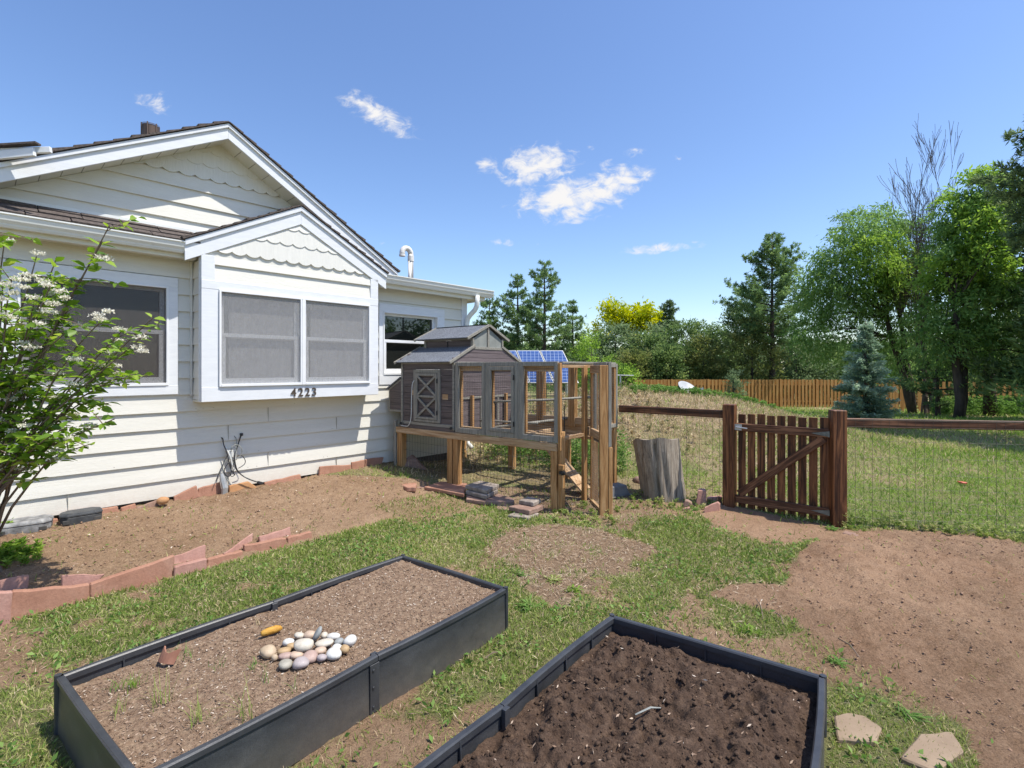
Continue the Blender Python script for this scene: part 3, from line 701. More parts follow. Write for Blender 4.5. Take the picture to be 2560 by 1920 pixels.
# ---------------------------------------------------------------- the house
UO, NO = 1.5, 6.3
hx, hy = W2(UO, NO)
house = empty('house', (hx, hy, .17), HA, 'white clapboard house with a big gable and a boxed bay window', 'house')
HOFF = (UO, NO, .17)
def hb(mb, name, mat, parent=None, **k):
    if parent is not None and parent is not house: return mb.build(name, mat, parent, HOFF, **k)
    return mb.build(name, mat, house, HOFF, **k)
# with a child under a part, both carry the same local frame (parts sit at the root's origin)
def siding(mb, u0, u1, z0, z1, n, exp=.18, e0=.231, holes=(), clip=None, thick=.024):
    k = math.floor((z0 - e0) / exp)
    z = e0 + k * exp
    while z < z1 - 1e-6:
        a, b = max(z, z0), min(z + exp, z1)
        if b - a > .004:
            zs = [a, b]
            for h in holes:
                for hz in (h[2], h[3]):
                    if a < hz < b: zs.append(hz)
            zs = sorted(set(zs))
            for za, zb in zip(zs[:-1], zs[1:]):
                segs = [(u0, u1)]
                for h in holes:
                    if h[2] < (za + zb) / 2 < h[3]:
                        ns = []
                        for s0, s1 in segs:
                            if h[1] <= s0 or h[0] >= s1: ns.append((s0, s1)); continue
                            if h[0] > s0: ns.append((s0, h[0]))
                            if h[1] < s1: ns.append((h[1], s1))
                        segs = ns
                fa = n - thick * (1 - (za - z) / exp) - .004; fb = n - thick * (1 - (zb - z) / exp) - .004
                for s0, s1 in segs:
                    if clip:
                        p = clip(s0, s1, za, zb)
                        if p is None: continue
                        (q0, q1, q2, q3) = p  # (bl, br, tr, tl) u values
                    else: q0, q1, q2, q3 = s0, s1, s1, s0
                    mb.hexa([(q0, fa, za), (q1, fa, za), (q1, n + .02, za), (q0, n + .02, za), (q3, fb, zb), (q2, fb, zb), (q2, n + .02, zb), (q3, n + .02, zb)])
        z += exp
# window rectangles on the wall plane
WL = (.262, 1.401, 1.415, 2.462); WR = (4.015, 5.02, 1.50, 2.42); BAY = (1.66, 3.715, 1.25, 2.9)
w = MB()
siding(w, -6.5, 5.52, .231, 2.80, 6.3, holes=[(WL[0] - .1, WL[1] + .086, WL[2] - .095, WL[3] + .10), (WR[0] - .07, WR[1] + .13, WR[2] - .14, WR[3] + .11), BAY])
nf = len(w.f)
for u in (1.98, 2.42, 3.3, 4.25, -.4, .6):  # butt joints between boards
    for k in range(0, 5):
        if (int(u * 100) + k * 37) % 3 == 0:
            z = .231 + k * .18; w.box(u, u + .003, 6.2715, 6.284, z + .006, z + .172)
rn_ = random.Random(12)
for k_ in range(60):
    u = rn_.uniform(-1.6, 5.4); c_ = rn_.randint(0, 7); z = .231 + .18 * c_ + .02
    if not (1.6 < u < 3.78 and z > 1.2) and not (u < 1.5 and z > 1.28): w.box(u, u + .006, 6.272, 6.284, z, z + .006)
wo_ = hb(w, 'wall', 'siding'); wo_.data.materials.append(M['groove'])
for pl in wo_.data.polygons[nf:]: pl.material_index = 1
w = MB().box(-6.5, 5.6, 6.42, 6.50, .0, 2.86).box(-6.5, 5.6, 6.325, 6.42, .0, .30).box(5.55, 5.6, 6.34, 12, .0, 2.85)
hb(w, 'foundation', 'found')
w = MB()  # side wall of the house past the corner
k = 0
for k in range(15):
    z = .231 + .18 * k
    if z > 2.75: break
    w.hexa([(5.6, 6.36, z), (5.624, 6.36, z), (5.624, 12, z), (5.6, 12, z), (5.6, 6.36, min(z + .18, 2.8)), (5.606, 6.36, min(z + .18, 2.8)), (5.606, 12, min(z + .18, 2.8)), (5.6, 12, min(z + .18, 2.8))])
hb(w, 'side_wall', 'siding')
hb(MB().box(5.52, 5.632, 6.262, 6.36, .21, 2.80), 'corner_board', 'trim', bevel=.003)
hb(MB().box(1.60, 1.62, 6.262, 6.30, 1.3, 2.76), 'corner_trim', 'siding'); hb(MB().box(3.755, 3.775, 6.262, 6.30, 1.3, 2.75), 'corner_trim', 'siding')

def window(rect, n, cas, screen, mull=False, name='window', depth=.07, pane='darkpane', back=None):
    u0, u1, z0, z1 = rect; cl, cr, cbm, ct = cas
    W_ = MB()
    if cl: W_.box(u0 - cl, u0, n - .032, n + .01, z0, z1)
    if cr: W_.box(u1, u1 + cr, n - .032, n + .01, z0, z1)
    if ct: W_.box(u0 - cl, u1 + cr, n - .035, n + .01, z1, z1 + ct)
    if cbm: W_.box(u0 - cl, u1 + cr, n - .036, n + .01, z0 - cbm, z0)
    win = hb(W_, name, 'trim', bevel=.002) if W_.v else hb(MB().box(u0, u1, n + .06, n + .07, z0, z1), name, 'alu')
    f = MB(); t = .02
    f.box(u0, u0 + t, n - .042, n + .05, z0, z1).box(u1 - t, u1, n - .042, n + .05, z0, z1)
    f.box(u0 + t, u1 - t, n - .042, n + .05, z1 - t, z1).box(u0 + t, u1 - t, n - .046, n + .05, z0, z0 + .028)
    hb(f, 'window_frame', 'vinyl' if not mull else 'vinyl', win, bevel=.002)
    a0, a1, b0, b1 = u0 + t, u1 - t, z0 + .028, z1 - t
    zm = b0 + (b1 - b0) * .525
    s = MB()
    r = .056
    # lower sash proud of the upper one
    s.box(a0 + .008, a0 + r, n + .005, n + .03, b0, zm + .01).box(a1 - r, a1 - .008, n + .005, n + .03, b0, zm + .01)
    s.box(a0 + r, a1 - r, n + .004, n + .03, b0, b0 + .06).box(a0 + .008, a1 - .008, n + .002, n + .031, zm - .012, zm + .030)
    s.box(a0 + .004, a0 + r * .8, n + .032, n + .055, zm + .03, b1).box(a1 - r * .8, a1 - .004, n + .032, n + .055, zm + .03, b1)
    s.box(a0 + r * .8, a1 - r * .8, n + .032, n + .055, b1 - .035, b1)
    hb(s, 'sash', 'vinyl', win, bevel=.002)
    hb(MB().box(a0 + .002, a1 - .002, n + .058, n + .062, b0, b1), 'pane', pane, win)
    if back: hb(MB().box(a0 + .10, a1 - .04, n + .0555, n + .0575, b0 + .05, zm - .012).box(a0 + .10, a1 - .04, n + .0555, n + .0575, zm + .03, b1 - .04), 'blind', back, win)
    if screen: hb(MB().box(a0 + .001, a1 - .001, n - .022, n - .020, b0 + .001, b1 - .001), 'insect_screen', screen, win)
    return win
wl = window(WL, 6.3, (.10, .086, .095, .10), 'screendark'); wl['label'] = 'wide window with dark screen behind the flowering shrub'
wr = window(WR, 6.3, (.065, .13, .14, .11), None); wr['label'] = 'unscreened window behind the chicken coop'
# bay box
b = MB()
b.box(1.637, 3.735, 6.0, 6.02, 1.30, 1.395).box(1.637, 3.735, 6.0, 6.02, 2.445, 2.80).box(1.637, 1.785, 6.0, 6.02, 1.395, 2.445).box(3.615, 3.735, 6.0, 6.02, 1.395, 2.445)
siding(b, 1.754, 3.63, 2.53, 2.79, 6.0, exp=.18, e0=2.529)
hb(MB().box(1.66, 3.715, 6.075, 6.28, 1.255, 2.82), 'bay_core', 'soffit')
hb(b, 'bay_front', 'siding')
for side, x0, x1 in ((0, 1.635, 1.66), (1, 3.715, 3.740)):
    b = MB()
    for k in range(-1, 8):
        z = 1.311 + .18 * k; za, zb = max(z, 1.26), min(z + .18, 2.80)
        if zb - za < .01: continue
        t = .012
        if side == 0: b.hexa([(x0 - t, 6.05, za), (x1, 6.05, za), (x1, 6.28, za), (x0 - t, 6.28, za), (x0, 6.05, zb), (x1, 6.05, zb), (x1, 6.28, zb), (x0, 6.28, zb)])
        else: b.hexa([(x0, 6.05, za), (x1 + t, 6.05, za), (x1 + t, 6.28, za), (x0, 6.28, za), (x0, 6.05, zb), (x1, 6.05, zb), (x1, 6.28, zb), (x0, 6.28, zb)])
    hb(b, 'bay_side', 'siding')
b = MB()
b.box(1.625, 3.745, 5.962, 6.0, 1.24, 1.398)            # apron with the house number
b.box(1.625, 1.79, 5.966, 6.0, 1.398, 2.442).box(3.612, 3.745, 5.966, 6.0, 1.398, 2.442)
b.box(1.625, 3.745, 5.964, 6.0, 2.442, 2.535)
b.box(1.625, 1.754, 5.968, 6.0, 2.535, 2.80).box(3.63, 3.745, 5.968, 6.0, 2.535, 2.80)
b.box(1.618, 1.640, 6.0, 6.045, 1.245, 2.80).box(3.73, 3.752, 6.0, 6.045, 1.245, 2.80)
hb(b, 'bay_trim', 'trim', bevel=.003)
hb(MB().box(1.63, 3.74, 6.0, 6.29, 1.236, 1.254), 'bay_floor', 'soffit')
for (a, c) in ((1.79, 2.690), (2.712, 3.612)):
    w_ = window((a, c, 1.398, 2.442), 5.985, (0, 0, 0, 0), 'screen', True, back='shade')
hb(MB().box(2.690, 2.712, 5.940, 6.02, 1.398, 2.442), 'mullion', 'vinyl', bevel=.002)
# house number
def digits(txt, u, z, h, parent):
    for i, ch in enumerate(txt):
        cu = bpy.data.curves.new('n', 'FONT'); cu.body = ch; cu.size = h / .70; cu.extrude = .004; cu.offset = .0012; cu.bevel_depth = .001
        ob = bpy.data.objects.new('n', cu); COL.objects.link(ob)
        dg = bpy.context.evaluated_depsgraph_get(); me = bpy.data.meshes.new_from_object(ob.evaluated_get(dg))
        bpy.data.objects.remove(ob)
        me.name = 'numeral'; me.materials.clear(); me.materials.append(M['bronze'])
        for v in me.vertices:
            x, y, zz = v.co; v.co = (u + i * .0835 + x * .92 - UO, 5.953 - zz - NO, z + y - HOFF[2])
        o = bpy.data.objects.new('numeral', me); COL.objects.link(o); o.parent = parent
digits('4223', 2.557, 1.262, .098, house)

# scalloped shakes
def scallops(mb, n, rows, left, right, width, z_top_fn):
    """rows: bottom heights (low to high). left/right: rake lines u(z)."""
    for r, zb in enumerate(rows):
        zt = rows[r + 1] + .03 if r + 1 < len(rows) else zb + .5
        off = (r % 2) * width / 2
        u = math.floor((left(zb) - .5) / width) * width + off
        while u < right(zb) + width:
            for sub in range(8):
                a = u + sub * width / 8; c = a + width / 8
                def bot(x):
                    t = (x - u) / width * 2 - 1; return zb + .030 * abs(t) ** 2.2
                za, zc = bot(a), bot(c)
                ta, tcx = min(zt, z_top_fn(a)), min(zt, z_top_fn(c))
                if ta - za < .01 and tcx - zc < .01: continue
                ta = max(ta, za + .001); tcx = max(tcx, zc + .001)
                if a < left(min(za, ta)) - .12 or c > right(min(zc, tcx)) + .12: continue
                n0 = n - .024; n1 = n - .006
                mb.hexa([(a, n0, za), (c, n0, zc), (c, n1, zc), (a, n1, za), (a, n - .014, ta), (c, n - .014, tcx), (c, n1, tcx), (a, n1, ta)])
            u += width
# small gable over the bay
SG = dict(p=(2.684, 3.555), l=(1.476, 2.931), r=(3.871, 2.909), n=5.955)
def sg_top(u):
    return (SG['p'][1] - .17) - (abs(u - SG['p'][0]) * ((SG['p'][1] - SG['l'][1]) / (SG['p'][0] - SG['l'][0])))
def rake(px_, pz, ex, ez, n0, n1, h, name, trim_h=.07):
    """fascia from peak to end: main board plus a proud top moulding; drawn in the plane n0..n1"""
    m = MB(); d = 1 if ex > px_ else -1
    m.hexa([(px_, n0 + .02, pz - trim_h - h), (ex, n0 + .02, ez - trim_h - h), (ex, n1, ez - trim_h - h), (px_, n1, pz - trim_h - h),
            (px_, n0 + .02, pz - .012), (ex, n0 + .02, ez - .012), (ex, n1, ez - .012), (px_, n1, pz - .012)])
    m.hexa([(px_, n0, pz - trim_h), (ex, n0, ez - trim_h), (ex, n0 + .02, ez - trim_h), (px_, n0 + .02, pz - trim_h),
            (px_, n0, pz - .010), (ex, n0, ez - .010), (ex, n0 + .02, ez - .010), (px_, n0 + .02, pz - .010)])
    return hb(m, name, 'trim', bevel=.003)
rake(SG['p'][0], SG['p'][1], SG['l'][0], SG['l'][1], 5.948, 5.99, .155, 'bay_rake_board', .068)
rake(SG['p'][0], SG['p'][1], SG['r'][0], SG['r'][1], 5.948, 5.99, .155, 'bay_rake_board', .068)
def gable_soffit(P, L, Rr, n0, n1, drop, name, planks=.14):
    m = MB(); g = MB()
    for (ex, ez) in (L, Rr):
        m.hexa([(P[0], n0, P[1] - drop - .012), (ex, n0, ez - drop - .012), (ex, n1, ez - drop - .012), (P[0], n1, P[1] - drop - .012),
                (P[0], n0, P[1] - drop), (ex, n0, ez - drop), (ex, n1, ez - drop), (P[0], n1, P[1] - drop)])
        k = 1; ln = abs(ex - P[0]); s = (ez - P[1]) / ln; d = 1 if ex > P[0] else -1
        while k * planks < ln:
            u = P[0] + d * k * planks; zz = P[1] + s * k * planks - drop - .012
            g.box(u - .003, u + .003, n0 + .02, n1 - .01, zz - .0025, zz + .0015); k += 1
    nf = len(m.f); m.add(g.v, g.f); so = hb(m, name, 'soffit'); so.data.materials.append(M['groove'])
    for pl in so.data.polygons[nf:]: pl.material_index = 1
gable_soffit(SG['p'], SG['l'], SG['r'], 5.99, 6.28, .06, 'bay_soffit')
sm = MB()
lf = lambda z: SG['p'][0] - (SG['p'][1] - .215 - z) / .517; rf = lambda z: SG['p'][0] + (SG['p'][1] - .215 - z) / .543
pts = [(1.66, 2.79), (3.71, 2.79), (3.71, 2.80), (2.592, 3.33), (1.66, 2.80)]
sm.prism([(1.66, 2.70), (3.71, 2.70), (3.71, 2.80), (2.684, 3.35), (1.66, 2.83)], 5.994, 6.02)
hb(sm, 'bay_gable_wall', 'siding')
sm = MB(); scallops(sm, 6.0, [2.845, 3.050, 3.235], lf, rf, .148, lambda u: SG['p'][1] - .212 - (.517 if u < 2.684 else .543) * abs(u - 2.684))
hb(sm, 'scalloped_shakes', 'shake')
def shingle_plane(P0, P1, Q1, Q0, th, mat, name, tabs=.28, course=.14, seed=1):
    """roof plane as overlapping courses; P0-P1 lower edge, Q0-Q1 upper edge"""
    rng = random.Random(seed); m = MB()
    P0, P1, Q0, Q1 = map(Vector, (P0, P1, Q0, Q1)); ln = max((Q0 - P0).length, .01); nc = max(1, int(ln / course))
    nrm_ = (P1 - P0).cross(Q0 - P0).normalized()
    if nrm_.z < 0: nrm_ = -nrm_
    for c in range(nc):
        a, b_ = c / nc, min(1, (c + 1.05) / nc)
        A0, A1 = P0.lerp(Q0, a), P1.lerp(Q1, a); B0, B1 = P0.lerp(Q0, b_), P1.lerp(Q1, b_)
        nt_ = max(1, int((A1 - A0).length / tabs)); o = rng.random() * .5
        for k in range(nt_ + 1):
            s0, s1 = max(0, (k - o) / nt_), min(1, (k + 1 - o) / nt_)
            if s1 - s0 < .002: continue
            tk = th * rng.uniform(.75, 1.35); g_ = .004 / max((A1 - A0).length, .1)
            v = [A0.lerp(A1, s0 + g_), A0.lerp(A1, s1 - g_), B0.lerp(B1, s1 - g_), B0.lerp(B1, s0 + g_)]
            tops = [v[0] + nrm_ * tk, v[1] + nrm_ * tk, v[2] + nrm_ * tk * .35, v[3] + nrm_ * tk * .35]
            m.hexa(v + tops)
    return hb(m, name, mat)
P, L_, R_ = SG['p'], SG['l'], SG['r']
shingle_plane((L_[0] - .02, 5.93, L_[1] - .01), (L_[0] - .02, 6.32, L_[1] - .01), (P[0], 6.32, P[1]), (P[0], 5.93, P[1]), .022, 'shingle', 'bay_roof', .2, .13, 2)
shingle_plane((R_[0] + .02, 5.93, R_[1] - .01), (R_[0] + .02, 6.32, R_[1] - .01), (P[0], 6.32, P[1]), (P[0], 5.93, P[1]), .022, 'shingle', 'bay_roof', .2, .13, 3)
# big gable
BG = dict(p=(1.898, 4.290), l=(-3.2, 4.290 - .5456 * 5.098), r=(4.082, 2.964))
rake(BG['p'][0], BG['p'][1], BG['l'][0], BG['l'][1], 5.995, 6.045, .120, 'gable_rake_board', .055)
rake(BG['p'][0], BG['p'][1], BG['r'][0], BG['r'][1], 5.995, 6.045, .120, 'gable_rake_board', .055)
gable_soffit(BG['p'], BG['l'], BG['r'], 6.045, 6.295, .150, 'gable_soffit', .15)
def clipg(s0, s1, za, zb):
    def lu(z): return BG['p'][0] - (BG['p'][1] - .165 - z) / .5456
    def ru(z): return BG['p'][0] + (BG['p'][1] - .165 - z) / .607
    if zb > BG['p'][1] - .17: return None
    return (max(s0, lu(za)), min(s1, ru(za)), min(s1, ru(zb)), max(s0, lu(zb)))
gm = MB(); siding(gm, -3.0, 3.9, 2.98, 3.70, 6.3, exp=.175, e0=3.025, clip=clipg)
hb(gm, 'gable_wall', 'siding')
hb(MB().prism([(-.9, 2.7), (3.75, 2.7), (3.9, 2.95), (1.911, 4.14), (-.9, 2.6)], 6.305, 6.33), 'gable_sheathing', 'siding')
gm = MB(); scallops(gm, 6.3, [3.69, 3.84, 3.99], lambda z: BG['p'][0] - (4.13 - z) / .5456, lambda z: BG['p'][0] + (4.13 - z) / .607, .15,
                    lambda u: 4.135 - (.5456 if u < 1.911 else .607) * abs(u - 1.911))
hb(gm, 'gable_scalloped_shakes', 'shake')
P, L_, R_ = BG['p'], BG['l'], BG['r']
shingle_plane((L_[0], 5.975, L_[1]), (L_[0], 14, L_[1]), (P[0], 14, P[1]), (P[0], 5.975, P[1]), .024, 'shingle', 'roof', .5, .16, 4)
shingle_plane((R_[0] + .02, 5.975, R_[1] - .01), (R_[0] + .02, 14, R_[1] - .01), (P[0], 14, P[1]), (P[0], 5.975, P[1]), .024, 'shingle', 'roof', .5, .16, 5)
# skirt roof with gutter, left of the bay, and the low roof right of it
shingle_plane((-6.5, 5.965, 2.905), (1.62, 5.965, 2.905), (1.62, 6.29, 3.088), (-6.5, 6.29, 3.088), .018, 'shingle', 'skirt_roof', .3, .12, 6)
hb(MB().box(-6.5, 2.2, 6.255, 6.283, 3.075, 3.11), 'flashing', 'gutter')
shingle_plane((3.80, 5.98, 2.885), (5.88, 5.98, 2.885), (5.88, 12, 3.45), (3.80, 12, 3.45), .018, 'shingle', 'low_roof', .4, .3, 7)
def gutter(u0, u1, z, name):
    prof = [(a + .205, b) for a, b in [(5.86, z - .115), (5.80, z - .115), (5.785, z - .085), (5.765, z - .06), (5.755, z - .02), (5.745, z - .012), (5.745, z), (5.757, z), (5.757, z - .008), (5.775, z - .055), (5.79, z - .10), (5.86, z - .10)]]
    m = MB(); n = len(prof)
    m.add([(u0, p[0], p[1]) for p in prof] + [(u1, p[0], p[1]) for p in prof], [(i, (i + 1) % n, (i + 1) % n + n, i + n) for i in range(n)] + [tuple(range(n)), tuple(range(2 * n - 1, n - 1, -1))])
    for u in (u0, u1 - .004): m.box(u, u + .004, 5.965, 6.065, z - .10, z - .006)
    return hb(m, name, 'gutter')
gutter(-6.5, 1.478, 2.904, 'gutter'); gutter(3.86, 5.965, 2.898, 'gutter')
hb(MB().box(-6.5, 1.50, 6.067, 6.09, 2.745, 2.89), 'fascia', 'soffit', bevel=.003)
hb(MB().box(3.78, 5.86, 6.067, 6.09, 2.725, 2.88), 'fascia', 'soffit', bevel=.003)
hb(MB().box(5.84, 5.862, 6.091, 12, 2.725, 2.88), 'fascia', 'soffit', bevel=.003)
hb(MB().box(-6.5, 1.62, 6.09, 6.30, 2.765, 2.78), 'eave_soffit', 'soffit')
hb(MB().box(3.76, 5.84, 6.09, 6.30, 2.755, 2.77).box(5.634, 5.84, 6.30, 12, 2.755, 2.77), 'eave_soffit', 'soffit')
# downspout
pts = [(5.62, 6.005, 2.79), (5.62, 6.005, 2.67), (5.62, 6.02, 2.61), (5.615, 6.06, 2.55), (5.60, 6.15, 2.48), (5.59, 6.20, 2.42), (5.588, 6.215, 2.34), (5.588, 6.215, .5), (5.588, 6.20, .35), (5.588, 6.10, .28)]
hb(MB().tube(pts, [.040] * len(pts), 10), 'downspout', 'gutter', smooth=True)
# vents
vt = Vector(((353 + 398) / 2, 0, 0))
ct_ = at(376, 320, 6.0); cu_, cn_ = to_un(ct_.x, ct_.y)
vm = MB().tube([(cu_, cn_, 3.6), (cu_, cn_, ct_.z + .02)], .088, 20, False).tube([(cu_, cn_, ct_.z + .03), (cu_, cn_, ct_.z + .022)], .094, 20, False).tube([(cu_, cn_, ct_.z - .02), (cu_, cn_, ct_.z + .015)], .070, 12)
for k in range(6):
    a = k * math.pi / 3; vm.box(cu_ + .089 * math.cos(a) - .006, cu_ + .089 * math.cos(a) + .006, cn_ + .089 * math.sin(a) - .006, cn_ + .089 * math.sin(a) + .006, 3.6, ct_.z + .04)
hb(vm, 'flue', 'brownmetal', smooth=False)
bp = at(1027, 690, 8.35); uu, nn_ = to_un(bp.x, bp.y)
ap = [(uu, nn_, 2.8), (uu, nn_, 3.50)]
for k in range(0, 9):
    a = math.pi * k / 8; ap.append((uu - .085 + .085 * math.cos(a), nn_, 3.50 + .085 * math.sin(a)))
ap.append((uu - .17, nn_, 3.45))
hb(MB().tube(ap, .045, 12), 'vent_pipe', 'pvc', smooth=True)
hb(MB().tube([(uu, nn_, 3.38), (uu, nn_, 3.47)], .052, 12).tube([(uu - .17, nn_, 3.44), (uu - .17, nn_, 3.47)], .052, 12), 'pipe_collar', 'pvc', smooth=False)
# neighbouring lower rake at far left
q0 = at(-200, 380, 4.1); q1 = at(128, 369, 4.25)
a0 = to_un(q0.x, q0.y); a1 = to_un(q1.x, q1.y)
m = MB().beam((a0[0], a0[1], q0.z - .02), (a1[0], a1[1], q1.z - .02), .03, .05).beam((a0[0], a0[1] + .03, q0.z - .08), (a1[0] - .1, a1[1] + .03, q1.z - .06), .03, .07)
hb(m, 'side_rake_board', 'trim', bevel=.003)
m = MB().beam((a0[0], a0[1] + .01, q0.z + .012), (a1[0] - .08, a1[1] + .01, q1.z + .012), .06, .016)
hb(m, 'side_roof', 'shingle')

# cables hanging on the wall
def wp(px, py, n=6.24):
    tx = (px - CX) / F; Y = n / (-.7325 * tx + .681); X = tx * Y; return Vector((X, Y, HC + (HY - py) / F * Y))
def cpt(x, y, n=6.24): return wp(520 + x * 180 / 1659, 1060 + y * 180 / 1659, n)
cb0 = cpt(450, 1400, 6.2)
cab = empty('cable_bundle', (cb0.x, cb0.y, .17), 0, 'tangled loose black and grey cables hanging from the clapboard wall', 'cables')
CO = (cb0.x, cb0.y, .17)
def smoothpts(pts, it=2):
    for _ in range(it):
        o = [pts[0]]
        for a, b in zip(pts[:-1], pts[1:]): o += [a.lerp(b, .25), a.lerp(b, .75)]
        o.append(pts[-1]); pts = o
    return pts
for mt, r_, pl in [('cable', .006, [(300, 315, 6.285), (345, 330, 6.26), (350, 450, 6.24), (430, 640, 6.22), (480, 840, 6.2), (520, 1050, 6.2), (620, 1180, 6.2)]),
                   ('cable', .007, [(770, 240, 6.285), (740, 330, 6.25), (660, 560, 6.22), (610, 740, 6.2), (620, 900, 6.19), (680, 1100, 6.19), (860, 1240, 6.18), (1100, 1330, 6.17), (1200, 1350, 6.16)]),
                   ('cableg', .0045, [(600, 270, 6.285), (660, 340, 6.25), (650, 500, 6.22), (640, 700, 6.2), (600, 900, 6.2), (650, 1080, 6.2), (800, 1200, 6.18), (1050, 1300, 6.17)]),
                   ('cable', .0045, [(460, 700, 6.22), (380, 860, 6.2), (300, 1020, 6.19), (230, 1180, 6.18), (180, 1320, 6.17)]),
                   ('cableg', .0045, [(540, 660, 6.22), (530, 560, 6.2), (600, 480, 6.19), (700, 480, 6.19), (790, 580, 6.19), (770, 700, 6.2), (640, 830, 6.2)]),
                   ('cable', .0045, [(700, 720, 6.22), (800, 730, 6.2), (870, 850, 6.19), (840, 940, 6.19), (700, 1020, 6.2)]),
                   ('cable', .005, [(470, 900, 6.2), (380, 1010, 6.19), (370, 1120, 6.19), (430, 1210, 6.19), (510, 1210, 6.19), (540, 1080, 6.2), (520, 900, 6.21)]),
                   ('cableg', .005, [(420, 820, 6.22), (340, 950, 6.2), (350, 1100, 6.2), (420, 1250, 6.19), (480, 1330, 6.18)]),
                   ('cable', .004, [(560, 760, 6.21), (600, 900, 6.2), (560, 1040, 6.2), (620, 1170, 6.2), (540, 1230, 6.19), (480, 1100, 6.2)]),
                   ('cablew', .009, [(410, 540, 6.25), (480, 680, 6.23), (530, 800, 6.22), (560, 960, 6.21)]),
                   ('cablew', .011, [(640, 640, 6.24), (620, 800, 6.23), (600, 900, 6.22)])]:
    pp = smoothpts([cpt(*p) for p in pl])
    MB().tube(pp, r_, 6).build('cable', mt, cab, CO, smooth=True)
c0, c1 = cpt(1140, 1340, 6.15), cpt(1260, 1370, 6.15)
MB().beam(c0, c1, .03, .03).build('plug', 'cable', cab, CO, bevel=.004)
c0 = cpt(520, 640, 6.24); MB().box(c0.x - .03, c0.x + .03, c0.y - .02, c0.y + .02, c0.z - .09, c0.z + .02).build('junction_box', 'cablew', cab, CO, bevel=.006)
c0 = cpt(770, 240, 6.27); MB().box(c0.x - .015, c0.x + .015, c0.y - .012, c0.y + .012, c0.z - .015, c0.z + .015).build('cable_clip', 'cable', cab, CO, bevel=.003)
# grey utility pipe stub below the cables
p0 = wp(560, 1222, 6.16); p1 = wp(556, 1195, 6.18)
tag(MB().tube([(p0.x, p0.y, .1), (p0.x + .01, p0.y, p0.z + .01), (p1.x, p1.y, p1.z), (p1.x - .01, p1.y, p1.z + .05)], [.03, .035, .03, .018], 8).build('conduit_stub', 'galv', None, smooth=False),
    'short crumpled grey conduit end at the wall base below the cables', 'conduit')

# ---------------------------------------------------------------- stone slabs
def rough_poly(pts, rng, k=3, amp=.012):
    out = []
    n = len(pts)
    for i in range(n):
        a, b = pts[i], pts[(i + 1) % n]
        out.append(a)
        for j in range(1, k):
            t = j / k; p = a.lerp(b, t); L = (b - a).length
            e = Vector((rng.uniform(-1, 1), rng.uniform(-1, 1), rng.uniform(-1, 1))) * amp * min(1, L * 4); nn = (pts[1] - pts[0]).cross(pts[-1] - pts[0]).normalized(); p = p + e - nn * e.dot(nn) * .85; out.append(p)
    return out
def slab(corners, thick_vec, name, mat, label, group, seed=0, amp=.008, cat='stone'):
    rng = random.Random(seed); pts = rough_poly([Vector(c) for c in corners], rng, 4, amp)
    n = len(pts); t = Vector(thick_vec); m = MB()
    m.add(pts + [p + t for p in pts], [tuple(range(n)), tuple(range(2 * n - 1, n - 1, -1))] + [(i, i + n, (i + 1) % n + n, (i + 1) % n) for i in range(n)])
    c = sum(pts, Vector()) / n; zb = min(p.z for p in pts)
    o = m.build(name, mat, None, (c.x, c.y, zb), bevel=.006); o.location = (c.x, c.y, zb)
    return tag(o, label, cat, group)
GE = 'sandstone slabs edging the dirt strip'
front = [((-60, 1488), (24, 1484), (24, 1560), (-60, 1580), 'sand2', 'pinkish sandstone slab at the left end of the lower edging row'),
         ((23, 1482), (218, 1464), (226, 1501), (23, 1558), 'sand', 'broad brown sandstone slab, second in the lower edging row from the left'),
         ((220, 1464), (432, 1391), (428, 1446), (227, 1501), 'sand', 'longest red sandstone slab rising to the right in the edging row'),
         ((433, 1421), (515, 1399), (515, 1428), (432, 1448), 'sand2', 'pink sandstone slab right of the longest edging slab, below a tilted one'),
         ((516, 1401), (604, 1379), (606, 1397), (516, 1424), 'sand', 'low thin sandstone slab in the middle of the lower edging row'),
         ((608, 1365), (714, 1347), (716, 1370), (609, 1394), 'sand', 'chipped sandstone slab with a crack, second from the right in the lower edging row'),
         ((718, 1347), (778, 1331), (780, 1352), (720, 1367), 'sand', 'rightmost sandstone slab of the lower edging row, half sunk in grass'),
         ((785, 1334), (828, 1326), (830, 1334), (786, 1346), 'sanddark', 'nearly buried sandstone piece past the right end of the edging')]
for i, (tl, tr, br, bl, mt, lb) in enumerate(front):
    P0, P1 = G(*bl), G(*br)
    z0 = gz(*P0) - .04
    A, B = Vector((P0[0], P0[1], -.03)), Vector((P1[0], P1[1], -.03))
    C, D = vpl(tr[0], tr[1], P0, P1), vpl(tl[0], tl[1], P0, P1)
    lean = Vector((-.0, .02, 0)); nv = Vector((HN[0], HN[1], 0)) * .045
    slab([A, B, C + lean, D + lean], nv, 'edging_stone', mt, lb, GE, i, .007)
back = [((-40, 1460), (72, 1436), (73, 1476), (-40, 1490), 'sand2', 'pink slab lying behind the lower edging at the left end, beside green weeds'),
        ((153, 1438), (263, 1434), (225, 1466), (158, 1474), 'sand2', 'pale pink slab leaning behind the second edging slab'),
        ((433, 1390), (515, 1361), (522, 1392), (434, 1412), 'sand2', 'tilted pink slab in the upper row right of the longest edging slab'),
        ((559, 1385), (633, 1332), (636, 1356), (600, 1378), 'sand2', 'wedge shaped pink slab pointing up in the upper edging row'),
        ((647, 1341), (727, 1316), (736, 1338), (662, 1356), 'sand2', 'flat pink slab at the right end of the upper edging row')]
